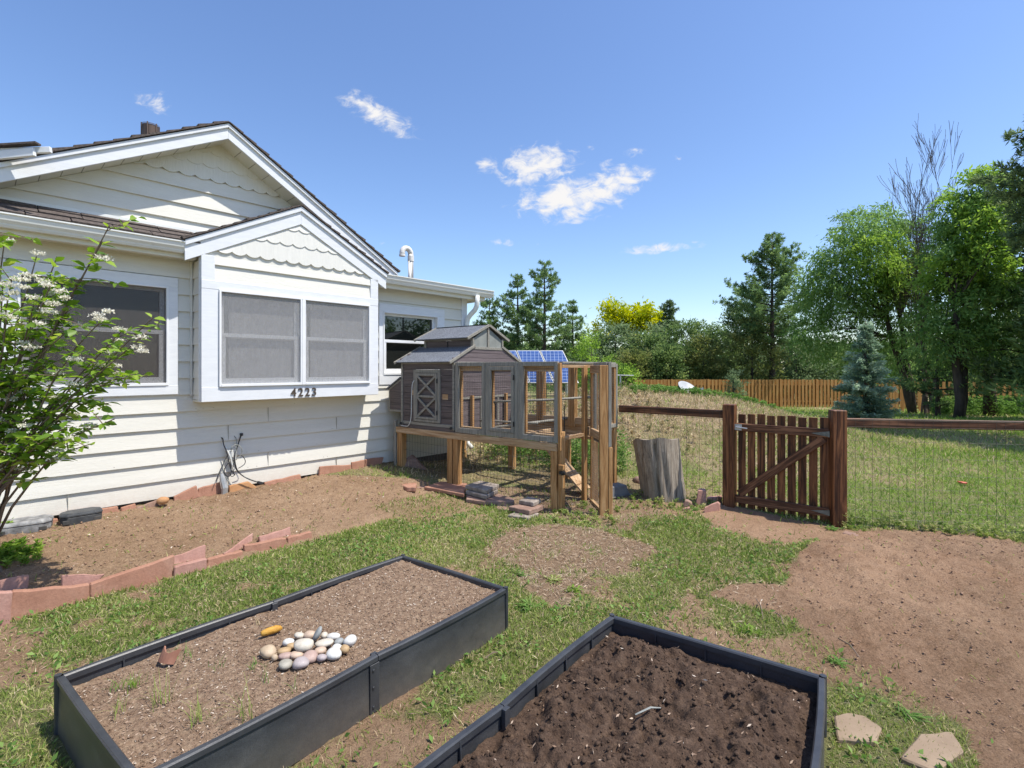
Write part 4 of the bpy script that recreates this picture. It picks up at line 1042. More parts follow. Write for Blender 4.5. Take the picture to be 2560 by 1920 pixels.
for i, (tl, tr, br, bl, mt, lb) in enumerate(back):
    zb = .05
    P0, P1 = G(bl[0], bl[1] + 6, zb), G(br[0], br[1] + 6, zb)
    A, B = Vector((P0[0] + HN[0] * .06, P0[1] + HN[1] * .06, .0)), Vector((P1[0] + HN[0] * .06, P1[1] + HN[1] * .06, .0))
    off = Vector((HN[0], HN[1], 0)) * .10
    Q0, Q1 = (P0[0] + off.x, P0[1] + off.y), (P1[0] + off.x, P1[1] + off.y)
    C, D = vpl(tr[0], tr[1], Q0, Q1), vpl(tl[0], tl[1], Q0, Q1)
    slab([A, B, C, D], Vector((HN[0], HN[1], -.3)).normalized() * .04, 'edging_stone', mt, lb, GE, 40 + i, .007)
GW = 'stone slabs propped along the foot of the house wall'
walls = [((14, 1305), (56, 1302), (57, 1335), (7, 1340), 'sand', 'rounded sandstone slab at the wall foot behind the pale grey box'),
         ((61, 1305), (145, 1297), (147, 1332), (62, 1340), 'sand', 'sandstone slab between the two plastic boxes at the wall foot'),
         ((150, 1285), (295, 1266), (300, 1286), (149, 1322), 'sand', 'long sandstone slab behind the charcoal box at the wall foot'),
         ((302, 1270), (339, 1259), (341, 1272), (305, 1286), 'sand', 'small sandstone slab just right of the long one at the wall foot'),
         ((343, 1269), (396, 1249), (398, 1264), (340, 1284), 'sanddark', 'grey brown slab lying flat left of the round yellow stone'),
         ((435, 1242), (492, 1214), (499, 1238), (437, 1258), 'sand', 'arched sandstone slab right of the round yellow stone'),
         ((497, 1222), (550, 1206), (557, 1240), (494, 1246), 'sand', 'square sandstone slab just left of the hanging cables foot'),
         ((573, 1215), (622, 1204), (650, 1219), (575, 1240), 'ochrestone', 'orange ochre slab directly below the hanging cables'),
         ((662, 1207), (752, 1186), (754, 1196), (662, 1222), 'sand', 'thin low sandstone slab right of the cables'),
         ((800, 1167), (878, 1162), (880, 1180), (798, 1186), 'sand', 'long low slab at the wall foot below the right end of the bay'),
         ((880, 1156), (912, 1150), (911, 1180), (880, 1180), 'sand', 'upright sunlit slab at the wall foot near the coop'),
         ((914, 1149), (960, 1143), (947, 1172), (912, 1180), 'sand', 'shaded reddish slab against the wall nearest the coop leg')]
for i, (tl, tr, br, bl, mt, lb) in enumerate(walls):
    nn2 = 6.21 if i != 4 else 6.16
    cs = [wp(bl[0], bl[1] + 5, nn2), wp(br[0], br[1] + 5, nn2), wp(tr[0], tr[1], nn2 + .02), wp(tl[0], tl[1], nn2 + .02)]
    slab(cs, Vector((HN[0], HN[1], 0)) * .035, 'wall_stone', mt, lb, GW, 80 + i, .006)

def pebble(c, sx_, sy_, sz_, rot, mat, name, label, group, seed, cat='stone', sub=2, amp=.10, tilt=0):
    rng = np.random.default_rng(seed)
    n1, n2 = 9, 14; V = []; ph = rng.uniform(0, 6, 6)
    for i in range(n1 + 1):
        th = math.pi * i / n1
        for j in range(n2):
            p = 2 * math.pi * j / n2
            d = np.array([math.sin(th) * math.cos(p), math.sin(th) * math.sin(p), math.cos(th)])
            r = 1 + amp * (math.sin(2 * d[0] + ph[0]) * math.cos(2.3 * d[1] + ph[1]) + .5 * math.sin(3 * d[2] + ph[2] + d[0] * 2))
            V.append(d * r)
    V = np.array(V); V = np.sign(V) * np.abs(V) ** .92
    V = V * np.array([sx_, sy_, sz_]) / 2
    Rm = np.array(Matrix.Rotation(rot, 3, 'Z') @ Matrix.Rotation(tilt, 3, 'Y')); V = V @ Rm.T
    m = MB(); fs = []
    for i in range(n1):
        for j in range(n2):
            a = i * n2 + j; b = i * n2 + (j + 1) % n2; fs.append((a, a + n2, b + n2, b))
    m.add([tuple(v) for v in V], fs)
    o = m.build(name, mat, None, smooth=True); o.location = c
    return tag(o, label, cat, group)
s = wp(407, 1251, 6.12)
pebble((s.x, s.y, s.z), .11, .10, .07, .5, 'ochrestone', 'round_stone', 'round yellow tan stone at the foot of the clapboard wall', None, 3)

# two plastic boxes
def bait(px, py, w, d, h, rot, mat, label, zoff=.0):
    x, y = G(px, py, .10); z = gz(x, y)
    r = empty('plastic_box', (x, y, z), rot, label, 'box', 'plastic boxes on the soil by the wall')
    m = MB(); hw, hd = w / 2, d / 2; c = .05
    def ring(sc, zz): return [(-hw * sc + c, -hd * sc, zz), (hw * sc - c, -hd * sc, zz), (hw * sc, -hd * sc + c, zz), (hw * sc, hd * sc - c, zz), (hw * sc - c, hd * sc, zz), (-hw * sc + c, hd * sc, zz), (-hw * sc, hd * sc - c, zz), (-hw * sc, -hd * sc + c, zz)]
    def loft(m, rings):
        vs = []; fs = []
        for rg in rings: vs += rg
        for i in range(len(rings) - 1):
            for j in range(8): fs.append((i * 8 + j, i * 8 + (j + 1) % 8, (i + 1) * 8 + (j + 1) % 8, (i + 1) * 8 + j))
        fs.append(tuple(range(7, -1, -1))); fs.append(tuple((len(rings) - 1) * 8 + j for j in range(8))); m.add(vs, fs)
    loft(m, [ring(.97, -.01), ring(1.0, h * .62)]); m.build('base', mat, r, bevel=.004)
    m = MB(); loft(m, [ring(1.03, h * .64), ring(1.03, h * .80), ring(.93, h)]); m.build('lid', mat, r, bevel=.005)
    for sx2 in (-.45, .45): MB().box(sx2 * w * .8 - .028, sx2 * w * .8 + .028, -hd - .002, -hd + .01, .0, h * .42).build('entry_hole', 'caulk', r, bevel=.006)
bait(62, 1345, .36, .22, .095, .62, 'concretebox', 'pale grey scuffed plastic box on the soil at the far left')
bait(203, 1322, .30, .17, .10, .78, 'darkbox', 'charcoal plastic box with lid against the long sandstone slab')

# ---------------------------------------------------------------- raised beds
def raised_bed(idx, label):
    A, B_, C_, D_b = BEDS[idx]; H = .256
    r = empty('raised_bed', (A[0], A[1], 0), 0, label, 'planter', 'black plastic raised garden beds')
    l1 = l2 = 1.0; e1 = (Vector(B_) - Vector(A)).normalized(); e2 = (Vector(C_) - Vector(A)).normalized()
    def P(s_, t_, z): x, y = BP(idx, s_, t_); return Vector((x - A[0], y - A[1], z))
    def panel(s0, t0, s1, t1, out, bow=.014):
        m = MB(); rm = MB(); n = 8; rows = []
        tv = P(s1, t1, 0) - P(s0, t0, 0); o = Vector((tv.y, -tv.x, 0)).normalized(); ov = Vector((out[0] * e1.x + out[1] * e2.x, out[0] * e1.y + out[1] * e2.y, 0)); o = o if o.dot(ov) > 0 else -o
        cs = []
        for i in range(n + 1):
            t = i / n; b = bow * 4 * t * (1 - t)
            p = P(s0 + (s1 - s0) * t, t0 + (t1 - t0) * t, 0) + o * b; cs.append(p)
        vs = []; fs = []
        for p in cs:
            vs += [p + o * .004, p - o * .014, p - o * .012 + Vector((0, 0, H - .02)), p + Vector((0, 0, H - .02))]
        for i in range(n):
            a = i * 4; b = a + 4
            fs += [(a, b, b + 3, a + 3), (a + 1, a + 2, b + 2, b + 1), (a + 3, b + 3, b + 2, a + 2)]
        fs += [(0, 3, 2, 1), (n * 4, n * 4 + 1, n * 4 + 2, n * 4 + 3)]
        m.add(vs, fs)
        pn = m.build('side_panel', 'blackplastic', r, (0, 0, .0))
        vs = []; fs = []
        prof = [(.008, H - .026), (.008, H - .006), (.003, H), (-.016, H), (-.021, H - .006), (-.021, H - .030), (-.017, H - .030), (-.015, H - .012), (.002, H - .012), (.003, H - .026)]
        k = len(prof)
        for p in cs:
            for (oo, zz) in prof: vs.append(p + o * oo + Vector((0, 0, zz)))
        for i in range(n):
            for j in range(k): fs.append((i * k + j, i * k + (j + 1) % k, (i + 1) * k + (j + 1) % k, (i + 1) * k + j))
        fs += [tuple(range(k - 1, -1, -1)), tuple(n * k + j for j in range(k))]
        rm.add(vs, fs); rm.build('rim', 'rim', pn)
        for i in range(1, 4):
            rb = MB(); p = cs[i * 2]; d = (cs[i * 2 + 1] - p).normalized() * .003
            rb.hexa([p - o * .015 - d, p - o * .015 + d, p - o * .034 + d, p - o * .034 - d] + [q + Vector((0, 0, H - .012)) for q in (p - o * .015 - d, p - o * .015 + d, p - o * .022 + d, p - o * .022 - d)])
            rb.build('rib', 'blackplastic', pn)
    panel(0, 0, l1, 0, (0, -1), .004)
    h = l2 / 2
    panel(l1, 0, l1, h - .001, (1, 0)); panel(l1, h + .001, l1, l2, (1, 0))
    panel(0, h - .001, 0, 0, (-1, 0)); panel(0, l2, 0, h + .001, (-1, 0))
    panel(l1, l2, 0, l2, (0, 1), .004)
    for (s_, t_) in ((0, 0), (l1, 0), (l1, l2), (0, l2)):
        c = P(s_, t_, 0)
        MB().tube([c + Vector((0, 0, 0)), c + Vector((0, 0, H + .004))], .014, 8).build('corner_post', 'rim', r)
    for s_, sg in ((0, -1), (l1, 1)):
        c = P(s_ + sg * .006, h, 0)
        d2 = (P(s_, 1, 0) - P(s_, 0, 0)).normalized(); d1 = Vector((-d2.y, d2.x, 0)) * sg
        m = MB().beam(c + d1 * .004 + d2 * .022 + Vector((0, 0, 0)), c + d1 * .004 + d2 * .022 + Vector((0, 0, H - .03)), .05, .006, up=d1)
        m.beam(c - d1 * .035 + Vector((0, 0, .02)), c - d1 * .035 + Vector((0, 0, H - .004)), .030, .020, up=d1)
        for zz in (.03, .12, .20): m.tube([c + d1 * .006 + d2 * .030 + Vector((0, 0, zz)), c + d1 * .012 + d2 * .030 + Vector((0, 0, zz))], .006, 8)
        m.build('connector', 'rim', r, bevel=.001)
    return r
raised_bed(0, 'long black raised bed holding dry brown soil and a pile of cobbles')
raised_bed(1, 'black raised bed filled with dark lumpy compost, nearest the camera')
def bed_h(idx):
    bd = BEDS[idx]; A = bd[0]; e2 = nrm(np.array(bd[2]) - np.array(A))
    def f(X, Y):
        t_ = (X - A[0]) * e2[0] + (Y - A[1]) * e2[1]
        if idx == 0:
            return .212 + .022 * (fbm(X, Y, 5, 3, 201) - .5) - .020 * sstep(t_, 1.0, 1.8) + .016 * sstep(t_, .9, .1) + .016 * (fbm(X, Y, 40, 3, 203, .7) - .5)
        edge = bed_edge(bd, X, Y)
        lump = fbm(X, Y, 11, 4, 205, .62)
        return .178 + .050 * sstep(edge, .0, .22) + .115 * (lump - .5) * sstep(edge, 0, .08) - .015 * np.maximum(.46 - fbm(X, Y, 16, 3, 209), 0) * 6 + .022 * (fbm(X, Y, 42, 4, 207, .75) - .5)
    return f
for idx, (mt, lb) in enumerate((('soil', 'dry brown soil in the long raised bed'), ('darksoil', 'dark lumpy compost in the nearer raised bed'))):
    S_, T_ = np.meshgrid(np.linspace(.012, .988, 112), np.linspace(.006, .994, 216))
    X, Y = BP(idx, S_, T_)
    Z = bed_h(idx)(X, Y); V = np.stack([X, Y, Z], -1).reshape(-1, 3)
    ny, nx = X.shape; i = np.arange(ny - 1)[:, None] * nx + np.arange(nx - 1)[None]
    o = mesh_np('garden_soil', V, np.stack([i, i + nx, i + nx + 1, i + 1], -1).reshape(-1, 4), mt, smooth=True)
    tag(o, lb, 'soil', kind='stuff')
def bed_poly(idx, m=.035):
    return [BP(idx, a, b) for a, b in ((m, m), (1 - m, m), (1 - m, 1 - m * .5), (m, 1 - m * .5))]
clods('compost_crumbs', bed_poly(1), 8000, 31, .0015, .013, 'darksoil', 'crumbs of dark compost on top of the nearer bed', bed_h(1))
clods('bed_crumbs', bed_poly(0), 7000, 32, .002, .008, 'soil', 'fine crumbs of dry soil in the long bed', bed_h(0))
def bed_bits(idx, n, seed, L, W, mat, label, name):
    rng = np.random.default_rng(seed); X, Y = BP(idx, rng.uniform(.03, .97, n), rng.uniform(.015, .985, n))
    az = rng.uniform(0, 6.28, n); el = rng.normal(0, .3, n)
    D = np.stack([np.cos(az) * np.cos(el), np.sin(az) * np.cos(el), np.sin(el)], -1)
    P = np.stack([X, Y, bed_h(idx)(X, Y) + .004], -1); sc = rng.uniform(.4, 1.3, n)
    V, Fc, r_ = leaf_quads(P, D, L * sc, W * sc, rng)
    tag(mesh_np(name, V, Fc, mat, rnd=r_), label, 'litter', kind='stuff')
bed_bits(0, 7500, 33, .014, .0045, 'chips', 'pale wood shreds mixed through the long bed soil', 'mulch_shreds')
bed_bits(1, 420, 34, .020, .006, 'chips', 'pale wood shreds on the dark compost', 'mulch_shreds')
# cobbles
CB = [(665, 680, 190, 200, 'a', 'oval tan cobble lying apart at the left of the pile'), (757, 757, 80, 58, 'a', 'tiny tan pebble right of the separate oval cobble'), (885, 668, 175, 110, 'b', 'ochre brown cobble, second from the left in the pile'),
      (945, 545, 150, 110, 'w', 'white cobble at the upper left of the pile'), (992, 600, 100, 110, 'b', 'small ochre cobble tucked beside the largest cream one'), (1160, 575, 260, 180, 'c', 'largest cream cobble on the left half of the pile'),
      (1095, 455, 130, 90, 'c', 'cream cobble behind the largest one'), (1240, 445, 170, 120, 'p', 'speckled peach cobble at the back of the pile'), (1345, 468, 105, 190, 'g', 'slate grey elongated cobble standing on end'),
      (1440, 455, 90, 90, 'c', 'small cream cobble right of the slate grey one'), (1575, 468, 180, 84, 'w', 'white cobble at the back right of the pile'), (1450, 555, 230, 105, 'c', 'long cream cobble in the middle right of the pile'),
      (1645, 537, 120, 100, 'g', 'mottled grey cobble at the right of the pile'), (1795, 527, 160, 160, 'w', 'large white cobble at the far right of the pile'), (1722, 638, 110, 120, 'b', 'small orange tan cobble below the far right white one'),
      (1390, 657, 150, 105, 'p', 'peach cobble in the centre front of the pile'), (1610, 622, 140, 95, 'w', 'whitish cobble above the big front white one'), (1567, 712, 205, 170, 'w', 'big white cobble at the front right of the pile'),
      (1405, 760, 130, 88, 'v', 'small purple grey cobble at the front'), (1245, 752, 200, 180, 'r', 'rose brown cobble at the front centre'), (1065, 718, 185, 125, 'p', 'broad peach cobble on the front left'),
      (915, 732, 180, 60, 'r', 'thin pink cobble behind the grey tan one'), (905, 848, 170, 150, 't', 'grey tan cobble at the lower left front'), (1115, 838, 210, 165, 'v', 'pinkish grey cobble at the very front')]
cc = dict(a=((.40, .30, .19), (.52, .41, .29)), b=((.36, .24, .12), (.48, .34, .19)), w=((.50, .49, .45), (.66, .65, .61)), c=((.46, .41, .33), (.60, .55, .46)), p=((.44, .32, .23), (.56, .43, .33)),
          g=((.22, .23, .22), (.33, .34, .33)), v=((.31, .26, .25), (.43, .38, .37)), r=((.34, .23, .19), (.45, .33, .28)), t=((.27, .25, .20), (.40, .37, .31)))
for k, (a, b) in cc.items():
    M['cob_' + k] = mat_noise('cobble_' + k, [(.3, a), (.7, b)], 22, rough=.6, bump=.15, bscale=120, bdist=.001, fine=(160, .88, 1.04, 1))
pb_ = [];
for i, (x, y, w_, h_, c, lb) in enumerate(CB):
    px, py = 550 + x * .1808, 1500 + y * .1808
    zc = .245 + (.03 if i in (5,) else 0) + (.012 if i in (8, 11) else 0)
    X, Y = G(px, py, zc); sc = Y / F * .1808
    W_, H_ = w_ * sc, h_ * sc
    t = 0
    if i == 8: pebble((X, Y, zc), W_ * .75, W_ * 1.5, H_ * 1.0, .3, 'cob_' + c, 'cobble', lb, 'cobbles piled in the long raised bed', 300 + i, tilt=.5)
    else:
        rot = {0: .9, 2: .5, 11: .25, 21: .35, 4: 1.2, 14: 1.2}.get(i, random.Random(i).uniform(-.4, .4))
        pebble((X, Y, zc - .013), W_ * 1.06, max(H_ * 1.25, W_ * .7), max(H_ * .78, .03), rot, 'cob_' + c, 'cobble', lb, 'cobbles piled in the long raised bed', 300 + i)
# yellow squash, terracotta shard
X, Y = G(550 + 715 * .1808, 1500 + 430 * .1808, .235)
r = empty('dried_squash', (X, Y, .215), .62, 'small dried yellow squash beside the cobble pile', 'squash')
MB().tube([(-.052, 0, .02), (-.045, 0, .021), (-.02, 0, .023), (.02, 0, .025), (.042, 0, .022), (.05, 0, .02)], [.006, .014, .018, .019, .013, .005], 10).build('fruit', 'yellow', r, smooth=True)
MB().tube([(-.05, 0, .02), (-.065, .004, .016), (-.075, .01, .008)], [.006, .004, .003], 6).build('stalk', 'twig', r)
X, Y = G(100 + 600 * .5425, 1300 + 640 * .5425, .215)
m = MB()
vs = []; fs = []
for i in range(9):
    a = math.pi * (.15 + .8 * i / 8)
    for (rr, zz) in ((.055, -.02), (.058, .035 + .012 * math.sin(i)), (.050, .035 + .012 * math.sin(i)), (.047, -.02)):
        vs.append((rr * math.cos(a), rr * math.sin(a) * .8, zz + .012 * i / 8))
for i in range(8):
    for j in range(4): fs.append((i * 4 + j, i * 4 + (j + 1) % 4, (i + 1) * 4 + (j + 1) % 4, (i + 1) * 4 + j))
fs += [(0, 3, 2, 1), (32, 33, 34, 35)]
o = m.add(vs, fs).build('pot_shard', 'terra', None); o.location = (X, Y, .213); o.rotation_euler = (0.5, 0, 2.6)
tag(o, 'curved terracotta pot shard stuck in the soil of the long bed', 'pot shard')

# ---------------------------------------------------------------- chicken coop
coop = empty('chicken_coop', (COOP_O[0], COOP_O[1], 0), COOP_ANG, 'grey boarded chicken coop with wire run raised on lumber legs', 'chicken coop')
cr = lambda mb, name, mat, parent=None, **k: mb.build(name, mat, parent or coop, **k)
D_ = 1.357; Lc = -2.713
for (x0, x1, y0, y1, z0, z1) in ((-2.70, -2.60, 0.0, .09, -.05, .69), (-1.715, -1.625, .0, .09, -.05, .69), (-1.615, -1.525, .005, .085, -.05, .69), (-.125, -.045, .0, .09, -.05, .69),
                                 (-.04, .0, .02, .11, -.05, .90), (-2.70, -2.61, 1.26, 1.35, -.05, .70), (-1.70, -1.61, 1.26, 1.35, -.05, .70), (-.75, -.66, 1.26, 1.35, -.05, .70)):
    cr(MB().box(x0, x1, y0, y1, z0, z1), 'leg', 'lumber_z', bevel=.004)
cr(MB().box(Lc, -.04, -.012, .028, .69, .775), 'deck_beam', 'lumber_x', bevel=.004)
cr(MB().box(Lc, -.04, 1.322, 1.36, .69, .84), 'deck_beam', 'lumber_x', bevel=.004)
cr(MB().box(-2.76, -2.718, -.01, .03, .10, .86), 'corner_strip', 'grey_z', bevel=.003)
cr(MB().box(-2.70, -2.66, .03, 1.32, .69, .78), 'deck_joist', 'lumber_y', bevel=.004)
for x in (-1.7, -.9): cr(MB().box(x, x + .04, .03, 1.32, .69, .77), 'deck_joist', 'lumber_y', bevel=.004)
cr(MB().box(-.04, -.0, .112, .58, .80, .84).box(-2.66, -.05, .84, .88, .72, .76), 'deck_joist', 'lumber_y', bevel=.004)
cr(MB().box(-2.6, -1.6, .05, 1.30, .778, .792), 'floor_panel', 'lumber_x')
# cottage body: boarded walls
x0, x1 = -2.605, -1.586
def boards(x0, x1, y, z0, z1, n, outward=-1, holes=()):
    m = MB(); h = (z1 - z0) / n
    for k in range(n):
        a, b = z0 + k * h, z0 + (k + 1) * h - .004
        segs = [(x0, x1)]
        for hh in holes:
            if hh[2] < (a + b) / 2 < hh[3]:
                segs = [s for p in segs for s in ((p[0], min(p[1], hh[0])), (max(p[0], hh[1]), p[1])) if s[1] - s[0] > .005]
        for s0, s1 in segs: m.box(s0, s1, y, y + .014, a, b)
    return m
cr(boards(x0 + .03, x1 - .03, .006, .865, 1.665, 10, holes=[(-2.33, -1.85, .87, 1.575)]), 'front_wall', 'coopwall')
cr(MB().box(-2.40, -2.345, .003, .0055, 1.23, 1.30).box(-1.80, -1.70, .003, .0055, 1.19, 1.26), 'repaired_board', 'lumber_x')
fr = MB().box(x0 - .005, x0 + .03, -.006, .04, .80, 1.68).box(x1 - .03, x1 + .005, -.006, .04, .80, 1.68).box(x0 + .03, x1 - .03, -.004, .03, 1.655, 1.685).box(x0 + .03, x1 - .03, -.004, .03, .825, .868)
cr(fr, 'frame', 'grey_x', bevel=.003)
cr(MB().box(x0, x1, -.002, .02, .778, .822), 'sill_board', 'coopwall', bevel=.002)
# side walls (boards run front to back)
def sideboards(x, y0, y1, z0, z1, n, holes=(), top=None):
    m = MB(); h = (z1 - z0) / n
    for k in range(n):
        a, b = z0 + k * h, z0 + (k + 1) * h - .004
        segs = [(y0, y1)]
        for hh in holes:
            if hh[2] < (a + b) / 2 < hh[3]:
                segs = [s for p in segs for s in ((p[0], min(p[1], hh[0])), (max(p[0], hh[1]), p[1])) if s[1] - s[0] > .005]
        for s0, s1 in segs: m.box(x - .014, x, s0, s1, a, b)
    return m
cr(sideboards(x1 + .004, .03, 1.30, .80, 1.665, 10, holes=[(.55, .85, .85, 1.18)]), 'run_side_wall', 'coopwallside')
cr(MB().box(x1 + .004, x1 + .02, .05, 1.28, 1.19, 1.22).box(x1 + .004, x1 + .03, .04, 1.30, 1.64, 1.68).box(x1 + .004, x1 + .016, .50, .545, .80, 1.20).box(x1 + .004, x1 + .016, .86, .90, .80, 1.20), 'side_batten', 'grey_x', bevel=.002)
cr(MB().box(x1 - .030, x1 - .020, .55, .85, .85, 1.18), 'pop_hole', 'caulk')
for ya in (.28, 1.0): cr(MB().box(x1 + .02, x1 + .06, ya, ya + .04, .80, 1.24), 'guide_strip', 'lumber_z', bevel=.002)
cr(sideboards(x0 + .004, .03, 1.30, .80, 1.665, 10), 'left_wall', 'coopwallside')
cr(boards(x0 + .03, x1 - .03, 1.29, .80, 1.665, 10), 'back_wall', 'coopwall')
# door with crossed braces
dr = cr(boards(-2.315, -1.865, .004, .885, 1.56, 8), 'door', 'coopwall')
f = MB().box(-2.345, -2.30, -.014, .01, .875, 1.578).box(-1.878, -1.835, -.014, .01, .875, 1.578).box(-2.30, -1.878, -.014, .01, 1.535, 1.578).box(-2.30, -1.878, -.014, .01, .875, .91)
cr(f, 'door_casing', 'grey_z', dr, bevel=.002)
f = MB().box(-2.294, -2.262, -.022, -.002, .915, 1.530).box(-1.914, -1.884, -.022, -.002, .915, 1.530).box(-2.262, -1.914, -.022, -.002, 1.495, 1.530).box(-2.262, -1.914, -.022, -.002, .915, .945).box(-2.262, -1.914, -.022, -.002, 1.205, 1.235)
cr(f, 'door_frame', 'grey_z', dr, bevel=.002)
f = MB()
for (za, zb) in ((.947, 1.203), (1.237, 1.493)):
    f.beam((-2.262, -.012, za), (-1.914, -.012, zb), .016, .030, up=(0, 0, 1)).beam((-2.262, -.0135, zb), (-1.914, -.0135, za), .016, .030, up=(0, 0, 1))
cr(f, 'cross_brace', 'grey_x', dr, bevel=.002)
cr(MB().box(-1.888, -1.872, -.026, -.013, 1.40, 1.46).box(-1.888, -1.872, -.026, -.013, .98, 1.04), 'hinge', 'black', dr)
cr(MB().tube(smoothpts([Vector(p) for p in [(-2.315, -.02, 1.43), (-2.335, -.045, 1.39), (-2.34, -.05, 1.1), (-2.345, -.05, .9), (-2.40, -.05, .80), (-2.50, -.04, .80), (-2.58, -.03, .80)]]), .006, 6), 'hose', 'cablew', smooth=True)
cr(MB().tube([(-2.59, -.02, .83), (-2.57, -.04, .83)], .02, 8).tube([(-1.62, -.02, .83), (-1.60, -.045, .83)], .02, 8), 'clamp', 'black')
# main roof (two slopes) and cupola
e_y0, e_z0 = -.075, 1.672; r1y, r1z = .335, 1.862
def sheet(m, a, b, c, d, th):
    a, b, c, d = map(Vector, (a, b, c, d)); n = (b - a).cross(d - a).normalized()
    if n.z < 0: n = -n
    m.hexa([a, b, c, d, a + n * th, b + n * th, c + n * th, d + n * th])
rx0, rx1 = x0 - .055, x1 + .02
m = MB(); sheet(m, (rx0 + .02, e_y0, e_z0), (rx1 - .02, e_y0, e_z0), (rx1 - .02, .40, 1.897), (rx0 + .02, .40, 1.897), .012)
cr(m, 'roof', 'felt')
m = MB(); sheet(m, (rx0 + .02, 1.435, e_z0), (rx1 - .02, 1.435, e_z0), (rx1 - .02, .96, 1.897), (rx0 + .02, .96, 1.897), .012); cr(m, 'roof', 'felt')
for x in (rx0, rx1 - .02):
    f = MB(); sheet(f, (x, e_y0 - .01, e_z0 - .02), (x + .022, e_y0 - .01, e_z0 - .02), (x + .022, .40, 1.886), (x, .40, 1.886), .034); cr(f, 'barge_board', 'grey_x', bevel=.002)
    f = MB(); sheet(f, (x, 1.445, e_z0 - .02), (x + .022, 1.445, e_z0 - .02), (x + .022, .96, 1.886), (x, .96, 1.886), .034); cr(f, 'barge_board', 'grey_x', bevel=.002)
# gable infill boards
m = MB()
zz = 1.672
while zz < 1.86:
    t = (zz - 1.672) / (1.897 - 1.672); ya, yb = e_y0 + .05 + t * .475, 1.385 - t * .475
    m.box(x1 - .010, x1 + .004, ya, yb, zz, min(zz + .062, 1.862)); m.box(x0 - .004, x0 + .010, ya, yb, zz, min(zz + .062, 1.862)); zz += .066
cr(m, 'gable_board', 'coopwallside')
# cupola
cx0, cx1, cy0, cy1, cz0, cz1 = -2.52, -1.575, .345, 1.00, 1.85, 2.005
cp = cr(MB().box(cx0, cx1, cy0, cy0 + .03, cz0, cz0 + .028).box(cx0, cx1, cy0, cy0 + .03, cz1 - .028, cz1).box(cx0, cx0 + .04, cy0, cy0 + .03, cz0 + .028, cz1 - .028).box(cx1 - .04, cx1, cy0, cy0 + .03, cz0 + .028, cz1 - .028)
        .box(cx0, cx1, cy1 - .03, cy1, cz0, cz1).box(cx1 - .03, cx1, cy0 + .03, cy1 - .03, cz0, cz0 + .035).box(cx0, cx0 + .03, cy0 + .03, cy1 - .03, cz0, cz1).box(cx1 - .03, cx1 + .0, .655, .69, cz0 + .035, 2.16), 'cupola', 'grey_x', bevel=.002)
cr(MB().box(cx0 + .042, -2.06, cy0 + .012, cy0 + .022, cz0 + .030, cz1 - .030).box(-2.045, cx1 - .042, cy0 + .012, cy0 + .022, cz0 + .030, cz1 - .030), 'cupola_shutter', 'coopwall', cp)
cr(MB().box(-2.058, -2.047, cy0 + .004, cy0 + .014, cz0 + .03, cz1 - .03), 'catch', 'black', cp)
m = MB()  # gable end lights
yr = (cy0 + cy1) / 2
m.prism([(0, 0)] * 0 + [(0, 0), (1, 0), (1, 1)], 0, 1) if False else None
m.add([(cx1 - .018, cy0 + .03, cz0 + .035), (cx1 - .018, cy1 - .03, cz0 + .035), (cx1 - .018, cy1 - .03, cz1 - .01), (cx1 - .018, yr, 2.165), (cx1 - .018, cy0 + .03, cz1 - .01),
       (cx1 - .024, cy0 + .03, cz0 + .035), (cx1 - .024, cy1 - .03, cz0 + .035), (cx1 - .024, cy1 - .03, cz1 - .01), (cx1 - .024, yr, 2.165), (cx1 - .024, cy0 + .03, cz1 - .01)],
      [(0, 1, 2, 3, 4), (9, 8, 7, 6, 5)] + [(i, i + 5, (i + 1) % 5 + 5, (i + 1) % 5) for i in range(5)])
cr(m, 'gable_light', mat_noise('acrylic_dull', [(.3, (.20, .21, .20)), (.7, (.30, .31, .29))], 5, rough=.25, bump=0), cp)
cx0r, cx1r = cx0 - .09, cx1 + .02
m = MB(); sheet(m, (cx0r + .02, .245, 1.995), (cx1r - .02, .245, 1.995), (cx1r - .02, yr, 2.185), (cx0r + .02, yr, 2.185), .012)
sheet(m, (cx0r + .02, 1.10, 1.995), (cx1r - .02, 1.10, 1.995), (cx1r - .02, yr, 2.185), (cx0r + .02, yr, 2.185), .012); cr(m, 'cupola_roof', 'felt')
for x in (cx0r, cx1r - .02):
    for ya in (.235, 1.11): f = MB(); sheet(f, (x, ya, 1.975), (x + .022, ya, 1.975), (x + .022, yr, 2.172), (x, yr, 2.172), .034); cr(f, 'cupola_barge_board', 'grey_x', bevel=.002)
cr(MB().box(cx0r + .02, cx1r - .02, yr - .012, yr + .012, 2.186, 2.206), 'ridge_cap', 'black')
# nest box on the left end
nb = MB()
nb.add([(-2.61, .0, .99), (-2.61, .62, .99), (-2.86, .62, .99), (-2.86, .0, .99), (-2.61, .0, 1.44), (-2.61, .62, 1.44), (-2.86, .62, 1.30), (-2.86, .0, 1.30)], [(0, 1, 2, 3), (4, 7, 6, 5), (0, 4, 5, 1), (1, 5, 6, 2), (2, 6, 7, 3), (3, 7, 4, 0)])
nbo = cr(nb, 'nest_box', 'coopwall')
m = MB(); sheet(m, (-2.90, -.03, 1.295), (-2.60, -.03, 1.465), (-2.60, .66, 1.465), (-2.90, .66, 1.295), .014); cr(m, 'nest_lid', 'felt', nbo)
cr(MB().box(-2.875, -2.85, -.006, .0, .985, 1.30).box(-2.85, -2.612, -.005, .0, .985, 1.01).beam((-2.86, -.003, 1.30), (-2.612, -.003, 1.437), .006, .022), 'nest_frame', 'grey_x', nbo)
for z in (1.08, 1.17, 1.26): cr(MB().box(-2.85, -2.63, -.0015, .0, z, z + .004), 'board_groove', 'caulk', nbo)
